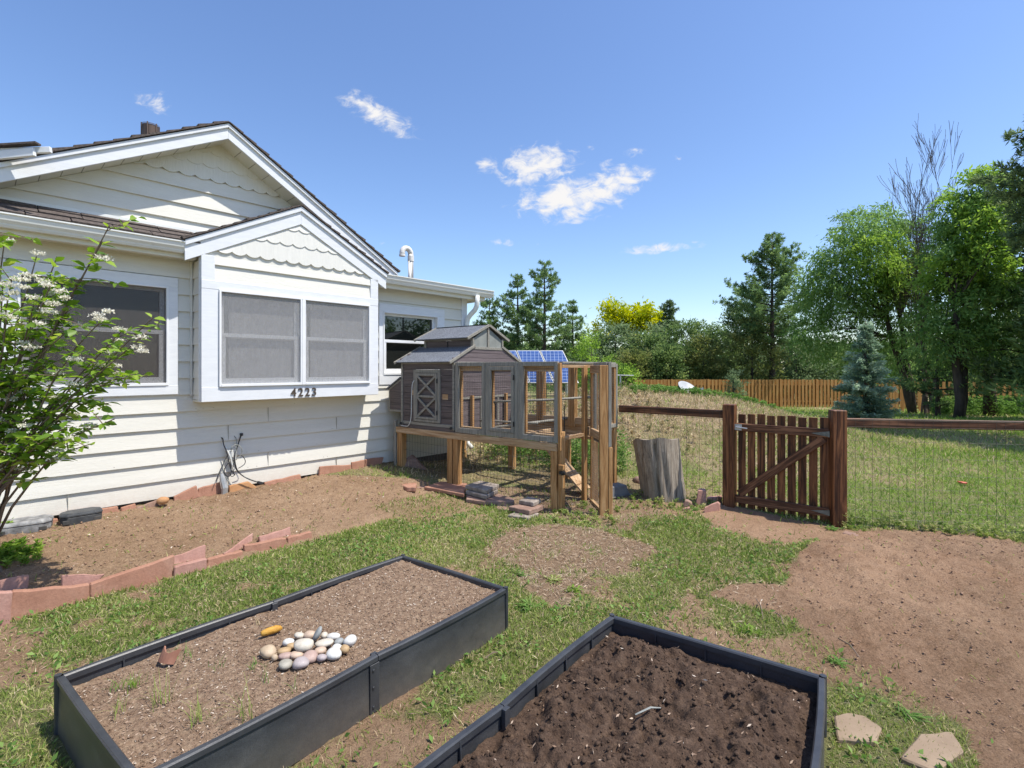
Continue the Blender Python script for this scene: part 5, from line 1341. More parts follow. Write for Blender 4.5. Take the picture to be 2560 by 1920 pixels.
# run panels
def wirefield(m, ax, y, a0, a1, z0, z1, sp=.028, r_=.0017, vert_only=False, spz=None):
    def P(a, z): return (a, y, z) if ax == 0 else (y, a, z)
    n = int((a1 - a0) / sp)
    for i in range(1, n): a = a0 + (a1 - a0) * i / n; m.tube([P(a, z0), P(a, z1)], r_, 3, False)
    n = int((z1 - z0) / (spz or sp))
    for i in range(1, n): z = z0 + (z1 - z0) * i / n; m.tube([P(a0, z), P(a1, z)], r_, 3, False)
for (a, b, inner) in ((-1.566, -1.075, False), (-1.062, -.575, True), (-.549, -.030, False)):
    zt, zb = 1.672, .782
    f = MB().box(a, a + .052, -.004, .032, zb, zt).box(b - .045, b, -.004, .032, zb, zt).box(a + .052, b - .045, -.004, .032, zt - .05, zt).box(a + .052, b - .045, -.004, .032, zb, zb + .06)
    pn = cr(f, 'run_panel', 'grey_z', bevel=.003)
    if inner:
        g = MB().box(a + .055, a + .095, -.016, .012, zb + .065, zt - .055).box(b - .088, b - .048, -.016, .012, zb + .065, zt - .055).box(a + .095, b - .088, -.016, .012, zt - .10, zt - .055).box(a + .095, b - .088, -.016, .012, zb + .065, zb + .105)
        cr(g, 'access_door', 'grey_z', pn, bevel=.003)
        cr(MB().box(b - .052, b - .040, -.022, -.012, 1.46, 1.52).box(b - .052, b - .040, -.022, -.012, .92, .98), 'hinge', 'black', pn)
    wm_ = MB(); wirefield(wm_, 0, .024, a + .05, b - .045, zb + .06, zt - .05, .027, .0016)
    cr(wm_, 'wire_mesh', 'wirelight' if not inner else 'wirelight', pn)
cr(MB().box(-1.07, -1.064, -.008, .03, .782, 1.672).box(-.574, -.55, .0, .03, .782, 1.672), 'joining_strip', 'grey_z')
# lumber behind the panels, at the back and the side
for za, zb in ((1.56, 1.64), (.80, .86)): cr(MB().box(-1.55, -.04, .05, .09, za, zb), 'inner_rail', 'lumber_x', bevel=.003)
cr(MB().box(-1.545, -1.505, .045, .085, .80, 1.60).box(-1.02, -.985, .045, .085, .86, 1.56).box(-.53, -.495, .05, .09, .86, 1.56), 'inner_stud', 'lumber_z', bevel=.003)
for (a, b) in ((-1.19, -1.08), (-.665, -.565), (-1.56, -1.50)): cr(MB().box(a, b, 1.27, 1.36 if a > -1.4 else 1.33, .80, 1.66), 'back_post', 'lumber_z', bevel=.004)
cr(MB().box(-1.56, .0, 1.30, 1.34, 1.60, 1.66), 'back_top_rail', 'lumber_x', bevel=.003)
cr(MB().box(-1.56, .0, 1.28, 1.32, .84, .93), 'back_low_rail', 'lumber_x', bevel=.003)
cr(MB().box(-.045, -.0, -.0, .045, .86, 1.655).box(-.028, .006, .0, .06, .70, .86), 'front_corner_post', 'lumber_z', bevel=.003)
cr(MB().box(-.03, .02, 1.29, 1.357, -.03, 1.63), 'back_corner_post', 'lumber_z', bevel=.004)
cr(MB().box(-.035, .005, .525, .61, -.03, 1.63), 'door_post', 'lumber_z', bevel=.004)
cr(MB().box(-.03, .0, .05, 1.29, 1.60, 1.65), 'side_top_rail', 'lumber_y', bevel=.003)
cr(MB().box(-.035, .010, .04, 1.35, 1.652, 1.672), 'top_strip', 'grey_x', bevel=.002)
cr(MB().box(-.03, .0, .615, 1.29, .80, .90), 'side_low_rail', 'lumber_y', bevel=.003)
cr(MB().box(.002, .035, 1.0, 1.04, .80, 1.655).box(.002, .03, 1.32, 1.36, .84, 1.655).box(.002, .03, 1.04, 1.32, 1.61, 1.655).box(.002, .03, 1.04, 1.32, .84, .885), 'side_panel_frame', 'grey_z', bevel=.002)
wm_ = MB(); wirefield(wm_, 1, .012, .62, 1.32, .90, 1.60, .027, .0016); wirefield(wm_, 0, 1.345, -1.5, -.03, .93, 1.60, .05, .0017); cr(wm_, 'wire_mesh', 'wirelight')
cr(MB().box(-1.57, -.02, .01, 1.34, 1.6725, 1.6745) if False else MB().box(-1.57, -1.53, .03, 1.34, 1.64, 1.672), 'top_rail', 'grey_x')
wm_ = MB(); wirefield(wm_, 0, .05, -2.6, -1.72, .1, .69, .055, .0019, spz=.11); wirefield(wm_, 0, .05, -1.52, -.13, .06, .69, .055, .0019, spz=.11); wirefield(wm_, 0, 1.30, -2.6, -.05, .06, .69, .055, .0019, spz=.11)
cr(wm_, 'skirt_wire', 'wirelight')
# perches and ramp
cr(MB().tube([(-1.0, .06, 1.19), (-.55, .7, 1.20), (-.06, 1.30, 1.24)], [.014, .016, .015], 7), 'perch', 'grey_z', smooth=True)
cr(MB().tube([(-1.0, .08, .875), (-.70, 1.28, .905)], .018, 7).tube([(-1.5, .4, .90), (-.6, .45, .92)], .014, 7), 'perch', 'grey_z', smooth=True)
m = MB().beam((-.75, .75, .70), (-.10, .75, .12), .22, .022)
for k in range(5):
    t = k / 5 + .1; m.beam((-.75 + .65 * t, .65, .715 - .58 * t), (-.75 + .65 * t, .85, .715 - .58 * t), .02, .014)
cr(m, 'ramp', 'lumber_x', bevel=.002)
cr(MB().tube([(-.35, .5, .80), (-.35, .5, 1.15)], .006, 6).tube([(-.22, .45, .80), (-.22, .45, 1.15)], .006, 6), 'feeder_rod', 'black')
# threshold
cr(MB().box(-.04, .02, .11, .53, -.01, .035), 'threshold', 'lumber_y', bevel=.003)
# latch
cr(MB().box(-.02, .045, -.008, .03, .30, .44).box(-.02, .045, -.008, .03, .50, .55), 'latch_block', 'lumber_z', bevel=.003)
cr(MB().box(.0, .05, -.02, .02, .455, .485).tube([(.03, -.01, .47), (.075, -.02, .475)], .012, 6).tube([(.02, 0, .445), (.06, .01, .452)], .008, 6), 'latch', 'black')
# swung-open door: hinged at the door post, free edge towards the camera
hx_, hy_ = .012, .60
door_rot = math.atan2(*( (5.36 - 5.90), (.935 - .905) )) - 0  # world direction of the leaf
d = cr(MB().box(-.045, .0, -.0, .085, .0, 1.60), 'run_door', 'lumber_z', bevel=.003)
d.parent = coop
# leaf local: x along the leaf from hinge (0) to free edge (.56)
Lw = .56
dvx, dvy = .10, -.995   # world direction of the leaf
wx = dvx * COOP_A[0] + dvy * COOP_A[1]; wy = dvx * COOP_B[0] + dvy * COOP_B[1]
d.location = (.055, .60, .01); d.rotation_euler = (0, 0, math.atan2(wy, wx))
def dd(mb, name, mat, **k):
    o = mb.build(name, mat, d, **k); return o
bpy.data.meshes.remove(d.data) if False else None
dd(MB().box(Lw - .045, Lw, -.052, .040, -.04, 1.62), 'free_stile', 'lumber_z', bevel=.004)
dd(MB().box(Lw - .045, Lw + .004, .042, .085, -.04, .745), 'edge_batten', 'lumber_z', bevel=.003)
for za, zb in ((1.53, 1.62), (.80, .89), (.0, .06)): dd(MB().box(.01, Lw - .046, -.018, .018, za, zb), 'door_rail', 'lumber_x', bevel=.003)
dd(MB().box(Lw - .040, Lw + .002, .042, .074, .75, 1.655).box(.02, .06, .022, .048, .75, 1.655).box(.06, Lw - .041, .022, .048, 1.61, 1.655).box(.06, Lw - .041, .022, .048, .75, .80), 'grey_panel_frame', 'grey_z', bevel=.003)
wm_ = MB(); wirefield(wm_, 0, .0, .02, Lw - .05, .07, .79, .027, .0016); wirefield(wm_, 0, .0, .02, Lw - .05, .90, 1.52, .027, .0016)
dd(wm_, 'wire_mesh', 'wirelight')

# grey plastic tub lying behind the coop door
X, Y = G(1534, 1250)
t = empty('plastic_tub', (X, Y, gz(X, Y)), .5, 'overturned dull grey plastic tub at the coop corner', 'tub')
m = MB(); m.hexa([(-.17, -.11, .0), (.17, -.11, .0), (.17, .11, .0), (-.17, .11, .0), (-.14, -.08, .13), (.14, -.08, .13), (.14, .08, .13), (-.14, .08, .13)]).build('body', mat_noise('tub_plastic', [(.3, (.10, .10, .105)), (.7, (.17, .165, .165))], 8, rough=.5, bump=.1), t, bevel=.012)
MB().box(-.19, .19, -.13, -.112, .0, .02).box(-.19, .19, .112, .13, .0, .02).box(-.19, -.172, -.112, .112, .0, .02).box(.172, .19, -.112, .112, .0, .02).build('rim', 'blackplastic', t, bevel=.004)

# slabs and bricks in front of the coop
def flat_slab(pts, th, z, mat, label, group, seed, name='flagstone', cat='stone'):
    ps = [G(a, b, z + th) for a, b in pts]
    return slab([(p[0], p[1], z) for p in ps], (0, 0, th), name, mat, label, group, seed, .008, cat)
def c5(x, y): return (960 + x * .2441, 1180 + y * .2443)
GF = 'flagstones stacked in front of the coop'
flat_slab([c5(60, 90), c5(130, 95), c5(230, 155), c5(330, 155), c5(330, 95), c5(150, 30)], .055, .085, 'sand', 'thick pink slab at the left end of the coop front stack', GF, 500)
flat_slab([c5(230, 155), c5(440, 160), c5(430, 100), c5(300, 95)], .03, .06, 'sanddark', 'lower brown slab under the pink one by the left coop leg', GF, 501)
flat_slab([c5(410, 150), c5(560, 175), c5(820, 225), c5(830, 180), c5(850, 115), c5(580, 95)], .04, .075, 'sand', 'long flat slab between the pink slab and the grey pavers', GF, 502)
flat_slab([c5(540, 215), c5(800, 258), c5(830, 230), c5(620, 180)], .045, .012, 'sanddark', 'rough block supporting the long flat slab', GF, 503)
flat_slab([c5(840, 275), c5(1020, 300), c5(1330, 300), c5(1335, 270), c5(1150, 215), c5(840, 230)], .045, .035, 'sanddark', 'wide dark red slab below the grey pavers', GF, 504)
flat_slab([c5(1160, 375), c5(1280, 385), c5(1330, 320), c5(1150, 310)], .045, .0, 'sanddark', 'brown block under the right end of the dark red slab', GF, 505)
GBk = 'weathered grey pavers in front of the coop'
flat_slab([c5(835, 190), c5(1040, 245), c5(1170, 180), c5(960, 140)], .045, .085, 'greybrick', 'lower of the two weathered pavers stacked above the dark red slab', GBk, 506, 'paver', 'paver')
flat_slab([c5(830, 135), c5(1050, 190), c5(1180, 125), c5(985, 85)], .045, .133, 'greybrick', 'topmost weathered paver in the left stack', GBk, 507, 'paver', 'paver')
flat_slab([c5(1265, 440), c5(1480, 470), c5(1590, 420), c5(1400, 380)], .05, .0, 'greybrick', 'bottom paver of the right stack by the coop leg', GBk, 508, 'paver', 'paver')
flat_slab([c5(1275, 350), c5(1490, 395), c5(1640, 340), c5(1440, 315)], .05, .052, 'sanddark', 'middle reddish paver of the right stack by the coop leg', GBk, 509, 'paver', 'paver')
flat_slab([c5(1380, 285), c5(1530, 315), c5(1610, 275), c5(1470, 250)], .045, .105, 'greybrick', 'small pale paver on top of the right stack', GBk, 510, 'paver', 'paver')
flat_slab([(960, 1182), (975, 1172), (1010, 1175), (1012, 1190), (985, 1196)], .05, .10, 'sanddark', 'dark red slab in the shade behind the leftmost coop leg', GF, 511)
# big slab leaning inside the run under the coop
s0, s1 = G(1003, 1196, .05), G(1100, 1205, .05)
slab([(s0[0], s0[1], .03), (s1[0], s1[1] + .05, .03), (s1[0] - .25, s1[1] + .2, .20), (s0[0] + .12, s0[1] + .1, .36), (s0[0] + .02, s0[1] + .05, .30)], (.02, .05, 0), 'flagstone', 'sanddark', 'large rounded slab leaning inside the wire below the coop', GF, 512)
# rubble by the gate post
def c6(x, y): return (1520 + x * .1718, 1200 + y * .1717)
GR = 'broken sandstone blocks beside the stump'
def block(pl, th, mat, label, seed, dn=(.35, .94), zb=0):
    P0, P1 = G(*pl[0]), G(*pl[1])
    cs = [Vector((P0[0], P0[1], -.02)), Vector((P1[0], P1[1], -.02))] + [vpl(p[0], p[1], P0, P1) + Vector((0, 0, .035)) for p in pl[2:]]
    slab(cs, (dn[0] * th, dn[1] * th, 0), 'stone_block', mat, label, GR, seed, .006)
block([c6(1265, 440), c6(1440, 430), c6(1430, 215), c6(1400, 195), c6(1310, 200)], .10, 'sand2', 'tallest pink block standing between stump and gate post', 521)
block([c6(1440, 400), c6(1590, 400), c6(1590, 290), c6(1440, 310)], .08, 'sand2', 'square pink block right of the tallest one', 522)
block([c6(1590, 410), c6(1665, 400), c6(1660, 290), c6(1595, 290)], .08, 'sand', 'dark red block touching the gate post', 523)
block([c6(1050, 470), c6(1250, 470), c6(1220, 390), c6(1160, 350), c6(1120, 350)], .09, 'sanddark', 'low pointed block at the foot of the stump', 524)
block([c6(1400, 530), c6(1620, 500), c6(1625, 400), c6(1590, 370), c6(1400, 450)], .06, 'sand2', 'front pink block nearest the dirt path', 525, (.5, .8))
block([c6(1060, 500), c6(1250, 510), c6(1190, 450), c6(1080, 470)], .06, 'sand2', 'small flat block in the grass before the stump', 526)
flat_slab([c6(200, 330), c6(350, 400), c6(650, 440), c6(560, 400), c6(360, 350), c6(210, 300)], .04, .0, 'sand', 'thin curved sandstone strip on the ground left of the stump', None, 530)
flat_slab([(2105, 1332), (2140, 1340), (2150, 1335), (2112, 1326)], .03, 0, 'sanddark', 'small buried stone at the foot of the right gate post', None, 531)
X, Y = G(1598, 1222); pebble((X, Y, .05), .20, .2, .20, .2, 'sanddark', 'red_rock', 'rough red rock behind the stump', None, 532, amp=.28)
# pavers at the lower right
GPv = 'tan pavers sunk in the ground at the lower right'
for pts_, lb, sd_ in (([(2085, 1800), (2095, 1860), (2190, 1865), (2205, 1830), (2160, 1800), (2120, 1792)], 'tan paver just right of the nearer raised bed corner', 540),
                      ([(2250, 1905), (2300, 1845), (2380, 1840), (2410, 1890), (2330, 1940)], 'tan paver at the edge of the raked soil', 541)):
    ps = [G(*p) for p in pts_]; slab([(p[0], p[1], -.02) for p in ps], (0, 0, .042), 'paver', 'paver', lb, GPv, sd_, .006, 'paver')

# ---------------------------------------------------------------- stump
X, Y = G(1672, 1266); Y += .22; X += .02
st = empty('tree_stump', (X, Y, 0), 0, 'tall weathered grey tree stump with long cracks, leaning left', 'tree stump')
m = MB(); n1, n2 = 26, 60; vs = []; fs = []
hh = .74
for i in range(n1 + 1):
    t = i / n1; z = -.03 + t * (hh + .03)
    cxs = -.11 * t; rr = .248 + .020 * t + .02 * (1 - t) ** 4
    for j in range(n2):
        a = 2 * math.pi * j / n2
        fl = .004 * math.sin(9 * a + 1.3 * t) + .0035 * math.sin(27 * a + 2 * t) + .010 * math.sin(3 * a + 1)
        crk = 0
        for (ca_, wd, dp) in ((4.25 + .15 * t, .05, .10), (4.75 + .12 * t - .2 * t, .035, .04), (5.15 - .1 * t, .03, .03), (3.7, .04, .04), (.6, .05, .05), (2.0, .05, .05)):
            dlt = abs((a - ca_ + math.pi) % (2 * math.pi) - math.pi)
            if dlt < wd * 1.6: crk = max(crk, dp * (1 - dlt / (wd * 1.6)) * (.35 if i >= n1 - 1 else 1))
        r_ = rr + fl - crk
        vs.append((cxs + r_ * math.cos(a), r_ * math.sin(a) * .85, z - (.19 * r_ * math.sin(a) * .85 + .012 * math.sin(5 * a) if i == n1 else (.10 * r_ * math.sin(a) if i == n1 - 1 else 0))))
for i in range(n1):
    for j in range(n2): fs.append((i * n2 + j, i * n2 + (j + 1) % n2, (i + 1) * n2 + (j + 1) % n2, (i + 1) * n2 + j))
m.add(vs, fs).build('trunk', 'stump', st, smooth=True)
tp = [(v[0] * 1 + 0, v[1], v[2] - .001) for v in vs[n1 * n2:]]
MB().add(tp + [(-.11, 0, hh - .005)], [(j, (j + 1) % n2, n2) for j in range(n2)]).build('cut_top', 'stumptop', st)

# ---------------------------------------------------------------- gate and yard fences
def post(m, c, w_, h_, z0=-.05):
    m.box(c[0] - w_ / 2, c[0] + w_ / 2, c[1] - w_ / 2, c[1] + w_ / 2, z0, h_)
GL, GRt = Vector((2.455, 5.64, 0)), Vector((3.255, 5.0, 0))
gd = (GRt - GL); gang = math.atan2(gd.y, gd.x); glen = gd.length
gd.normalize()
def wire_fence(name, P0, P1, label, posts, h, group, z0f=None):
    P0 = Vector(P0); P1 = Vector(P1); L = (P1 - P0).length; ang = math.atan2(P1.y - P0.y, P1.x - P0.x)
    r = empty(name, P0, ang, label, 'fence', group)
    for (a, hh_, w_) in posts: MB().box(a - w_ / 2, a + w_ / 2, -w_ / 2, w_ / 2, -.05, hh_).build('post', 'stain_z', r, bevel=.006)
    MB().box(.02, L - .02, -.02, .02, h - .09, h).build('rail', 'stain_x', r, bevel=.006)
    wm_ = MB(); n = int(L / .075)
    for i in range(n + 1): wm_.tube([(L * i / n, -.024, .0), (L * i / n, -.024, h - .012)], .0016, 3, False)
    for z in (.05, .12, .20, .30, .42, .56, .72, .88, 1.02, h - .015): wm_.tube([(0, -.024, z), (L, -.024, z)], .0014, 3, False)
    wm_.build('wire_mesh', 'wire', r)
    return r
bc = (COOP_O[0] + COOP_B[0] * D_ + .03, COOP_O[1] + COOP_B[1] * D_, 0)
wire_fence('wire_fence', bc, (GL.x - .02, GL.y + .02, 0), 'dark rail fence with wire mesh from the coop to the gate', [((Vector((GL.x, GL.y, 0)) - Vector(bc)).length, 1.19, .125)], 1.12, 'rail and wire fences beside the gate')
wire_fence('wire_fence', (GRt.x, GRt.y, 0), (6.3, 4.45, 0), 'dark rail fence with wire mesh running right from the gate', [(0, 1.18, .125), (2.95, 1.18, .12)], 1.10, 'rail and wire fences beside the gate')
g = empty('garden_gate', (GL.x + gd.x * .075, GL.y + gd.y * .075, 0), gang, 'dark stained picket gate with a diagonal brace', 'gate')
GLn = glen - .15
for i in range(9):
    a = .012 + i * (GLn - .09) / 8
    MB().box(a, a + .077, .012, .030, .03, 1.085 + .006 * ((i * 7) % 3)).build('picket', 'stain_z', g, bevel=.003)
MB().box(-.01, GLn + .01, -.028, .010, .90, .985).build('rail', 'stain_x', g, bevel=.004)
MB().box(-.01, GLn + .01, -.028, .010, .10, .185).build('rail', 'stain_x', g, bevel=.004)
bl_ = math.hypot(GLn - .07, .685); ob_ = MB().box(0, bl_, -.018, .018, -.042, .042).build('brace', 'stain_x', g, bevel=.004); ob_.location = (.03, -.008, .20); ob_.rotation_euler = (0, -math.atan2(.685, GLn - .07), 0)
MB().prism([(GLn - .15, .935), (GLn + .012, .905), (GLn + .012, .965)], -.033, -.029).build('hinge', 'hinge', g)
MB().prism([(GLn - .15, .145), (GLn + .012, .115), (GLn + .012, .172)], -.033, -.029).build('hinge', 'hinge', g)
MB().box(-.03, .06, -.038, -.029, .91, .975).tube([(.0, -.045, .945), (.12, -.045, .935)], .008, 6).build('latch', 'galv', g)

# far board fence
def far_fence():
    p = [Vector((8.2, 33.2, 0)), Vector((26.2, 33.0, 0)), Vector((26.8, 27.5, 0))]
    p = [Vector((8.2, 33.2, 0)), Vector((25.2, 33.0, 0))]
    r = empty('board_fence', (8.2, 33.2, -1.0), 0, 'long cedar board fence behind the mound', 'fence', 'cedar board fences at the far end of the yard')
    x = 0; rng = random.Random(4)
    while x < 17.2:
        m = MB(); k = 0; a = x
        while a < x + 2.35:
            f_ = (k % 2 == 0); h_ = 1.83 + rng.uniform(-.012, .012)
            y = -.06 if f_ else .045
            m.box(a, a + .14, y, y + .018, .0, h_); a += .118; k += 1
        m.build('panel', 'cedar', r)
        MB().box(x, x + 2.4, -.04, .044, .35, .43).box(x, x + 2.4, -.04, .044, 1.45, 1.53).build('rail', 'cedar', r)
        MB().box(x - .05, x + .05, -.085, .06, -.1, 1.86).build('post', 'cedar', r); x += 2.4
    r2 = empty('board_fence', (25.8, 32.6, -1.0), math.atan2(-5.5, 1.4), 'right stretch of cedar board fence with gaps, under the trees', 'fence', 'cedar board fences at the far end of the yard')
    x = 0
    r2.location = (20.8, 27.6, -.98); r2.rotation_euler = (0, 0, math.atan2(-.8, 8))
    while x < 7.5:
        m = MB(); a = x
        while a < x + 2.3:
            m.box(a, a + .15, -.06, -.04, 0, 1.83); a += .30
        m.build('panel', 'cedar', r2); MB().box(x, x + 2.4, -.038, .0, .35, .43).box(x, x + 2.4, -.038, .0, 1.45, 1.53).build('rail', 'cedar', r2)
        MB().box(x - .05, x + .05, -.035, .06, -.1, 1.86).build('post', 'cedar', r2); x += 2.4
far_fence()

# metal frame gate, satellite dish, solar array, red thing
q = at(1551, 1001, 13.0)
fr_ = empty('pipe_frame', (q.x, q.y, gz(q.x, q.y)), 0, 'thin grey pipe with a short top bar on the mound by the bright shrub', 'pipe frame')
zt = at(1551, 936, 13.0).z - gz(q.x, q.y)
MB().tube([(0, 0, -.05), (0, 0, zt)], .020, 8).build('post', 'galv', fr_)
MB().tube([(-.13, -.03, zt - .02), (.36, .08, zt - .03)], .014, 8).build('top_bar', 'galv', fr_)
q = at(1720, 983, 12.2)
ds = empty('satellite_dish', (q.x, q.y, gz(q.x, q.y)), 0, 'pale grey satellite dish tilted skyward on the mound', 'satellite dish')
vs = [(0, 0, -.05)]; fs = []
for i in range(1, 7):
    rr = .23 * i / 6
    for j in range(24):
        a = 2 * math.pi * j / 24; vs.append((rr * math.cos(a) * 1.1, rr * math.sin(a), -.05 + .05 * (i / 6) ** 2))
for j in range(24): fs.append((0, 1 + j, 1 + (j + 1) % 24))
for i in range(5):
    for j in range(24): fs.append((1 + i * 24 + j, 1 + (i + 1) * 24 + j, 1 + (i + 1) * 24 + (j + 1) % 24, 1 + i * 24 + (j + 1) % 24))
o = MB().add(vs, fs).build('reflector', 'dish', ds, smooth=True); o.location = (0, 0, .15); o.rotation_euler = (.62, .38, 0)
sm_ = o.modifiers.new('s', 'SOLIDIFY'); sm_.thickness = .012
MB().tube([(0, 0, 0), (0, .02, .12)], .02, 8).tube([(.0, 0, .1), (.28, -.12, .12)], .010, 6).box(.26, .32, -.15, -.10, .10, .15).build('mount_arm', 'galv', ds)
# solar array
bl = at(1262, 958, 15.0); br = at(1447, 958, 15.0); tl_ = at(1232, 876, 15.9); tr_ = at(1414, 876, 15.9)
sa = empty('solar_array', ((bl.x + br.x) / 2, 15.4, gz((bl.x + br.x) / 2, 15.4)), 0, 'tilted blue solar panel array behind the coop', 'solar panels')
so_ = Vector(sa.location)
ex = (br - bl); ey = (tl_ - bl); nx_ = ex.cross(ey).normalized()
if nx_.z < 0: nx_ = -nx_
for i in range(-1, 3):
    for j in range(2):
        o0 = bl + ex * (i * .335 + .005) + ey * (j * .5 + .004)
        w_, h_ = ex.length * .325, ey.length * .488
        exn, eyn = ex.normalized(), ey.normalized()
        fm = MB().hexa([Vector(p) for p in ((0, 0, -.02), (w_, 0, -.02), (w_, h_, -.02), (0, h_, -.02), (0, 0, .012), (w_, 0, .012), (w_, h_, .012), (0, h_, .012))])
        f_ = fm.build('panel_frame', 'galv', sa)
        eyo = nx_.cross(exn).normalized()
        if eyo.dot(eyn) < 0: eyo = -eyo
        shear = eyn
        Mx = Matrix(((exn.x, shear.x, nx_.x, 0), (exn.y, shear.y, nx_.y, 0), (exn.z, shear.z, nx_.z, 0), (0, 0, 0, 1)))
        for v in f_.data.vertices: v.co = Mx.to_3x3() @ v.co
        f_.location = o0 - so_
        c_ = MB().box(.022, w_ - .022, .022, h_ - .022, .012, .016).build('solar_panel', 'solar', f_)
        # keep the cell grid in the panel's own axes
        c_.data = c_.data; c_.rotation_euler = (0, 0, 0)
        c_.matrix_local = Matrix(((exn.x, eyo.x, nx_.x, 0), (exn.y, eyo.y, nx_.y, 0), (exn.z, eyo.z, nx_.z, 0), (0, 0, 0, 1)))
        k_ = shear.dot(exn)
        for v in c_.data.vertices: v.co = (v.co.x + v.co.y * k_, v.co.y * shear.dot(eyo), v.co.z)
MB().tube([(-.8, .1, -.1), (-.8, .1, 1.0)], .04, 8).tube([(.8, .1, -.1), (.8, .1, 1.0)], .04, 8).build('support', 'galv', sa)
X, Y = G(2405, 1228); o = MB().box(-.05, .05, -.02, .02, 0, .025).box(-.02, .03, -.035, .0, .0, .02).build('toy_piece', 'redthing', None, bevel=.006); o.location = (X, Y, gz(X, Y) + .03); o.rotation_euler = (0, .1, -.3)
tag(o, 'small faded red plastic piece on the lawn beyond the fence', 'plastic piece')

# power lines
for k, (a, b) in enumerate((((2490, 452), (2640, 190)), ((2528, 455), (2660, 240)), ((2545, 445), (2690, 260)))):
    p0, p1 = at(a[0], a[1], 30), at(b[0], b[1], 14)
    pts_ = [p0.lerp(p1, t / 6) - Vector((0, 0, .25 * math.sin(math.pi * t / 6))) for t in range(7)]
    o = MB().tube(pts_, .012, 4).build('power_line', 'cable', None)
    tag(o, ['leftmost thin black overhead wire at the upper right', 'middle thin black overhead wire at the upper right', 'rightmost thin black overhead wire at the upper right'][k], 'power line', 'overhead wires at the right')

# ---------------------------------------------------------------- trees
def trunk_mb(h, r0, r1, bend, rng, sides=8, n=7):
    pts = []; rad = []
    bx, by = rng.uniform(-bend, bend), rng.uniform(-bend, bend)
    for i in range(n + 1):
        t = i / n; pts.append(Vector((bx * math.sin(t * 2.2) , by * math.sin(t * 2.7), -.15 + t * (h + .15)))); rad.append(r0 + (r1 - r0) * t + .25 * r0 * (1 - t) ** 6)
    return MB().tube(pts, rad, sides), pts
def finish_tree(root, tm, crowns, tmat):
    tm.build('trunk', tmat, root, smooth=True)
    for nm, (V, Fc, r_), mt in crowns: mesh_np(nm, V, Fc, mt, root, rnd=r_)
def clumpy(rng, n, k=1.0): return np.clip(rng.normal(.5, .2, n), 0, 1)
def pine(loc, h, wr, seed, label, group, mat='pine', low=.18, dens=1.0, lean=0, needle=.24, cat='tree', open_=0):
    rng = np.random.default_rng(seed); pr = random.Random(seed)
    root = empty('pine_tree', loc, 0, label, cat, group)
    tm, tp_ = trunk_mb(h, .018 * h + .03, .02, .12, pr)
    P = []; D = []; Rn = []
    nw = int(h / .55) + 3
    for i in range(nw):
        t = low + (1 - low) * (i + pr.random() * .6) / nw
        z = t * h
        xx = (t - low) / (1 - low); env = wr * (1.12 - xx ** 1.35) ** .9 * (.62 + .38 * min(1, xx / .2)) * (1 + .22 * math.sin(xx * 17 + seed * 3))
        nb = pr.randint(4, 6)
        wob = pr.uniform(.75, 1.2)
        for b_ in range(nb):
            az = 2 * math.pi * (b_ / nb) + pr.uniform(-.5, .5) + i * 1.3
            L = max(.22, env * wob * pr.uniform(.60, 1.30)); up = pr.uniform(.05, .45) + t * .5
            tx_ = tp_[min(int(t * 7), 7)]
            base = Vector((tx_.x, tx_.y, z)); tip = base + Vector((math.cos(az) * L, math.sin(az) * L, L * up * .6))
            mid = base.lerp(tip, .5) + Vector((0, 0, -.06 * L))
            tm.tube([base, mid, tip], [.010 + .010 * L, .008 + .004 * L, .004], 4, False)
            nt_ = max(5, int(L * 13 * dens))
            for k in range(nt_):
                s_ = .38 + .68 * (k + pr.random()) / nt_
                q = base.lerp(mid, s_ * 2) if s_ < .5 else mid.lerp(tip, s_ * 2 - 1)
                q = q + Vector((pr.gauss(0, .12), pr.gauss(0, .12), pr.gauss(.03, .07))) * (.45 + L * .35)
                sh = min(1, max(0, pr.gauss(.5, .22)))
                m_ = 13
                d_ = rng.normal(size=(m_, 3)) * .75 + np.array([math.cos(az) * .5, math.sin(az) * .5, .55])
                P.append(np.repeat(np.array([[q.x, q.y, q.z]]), m_, 0)); D.append(d_); Rn.append(np.clip(sh + rng.normal(0, .1, m_), 0, 1))
    P = np.concatenate(P); D = np.concatenate(D); Rn = np.concatenate(Rn); n = len(P)
    finish_tree(root, tm, [('needles', leaf_quads(P, D, rng.uniform(.7, 1.2, n) * needle, rng.uniform(.7, 1.2, n) * needle * .22, rng, Rn), mat)], 'bark')
    return root
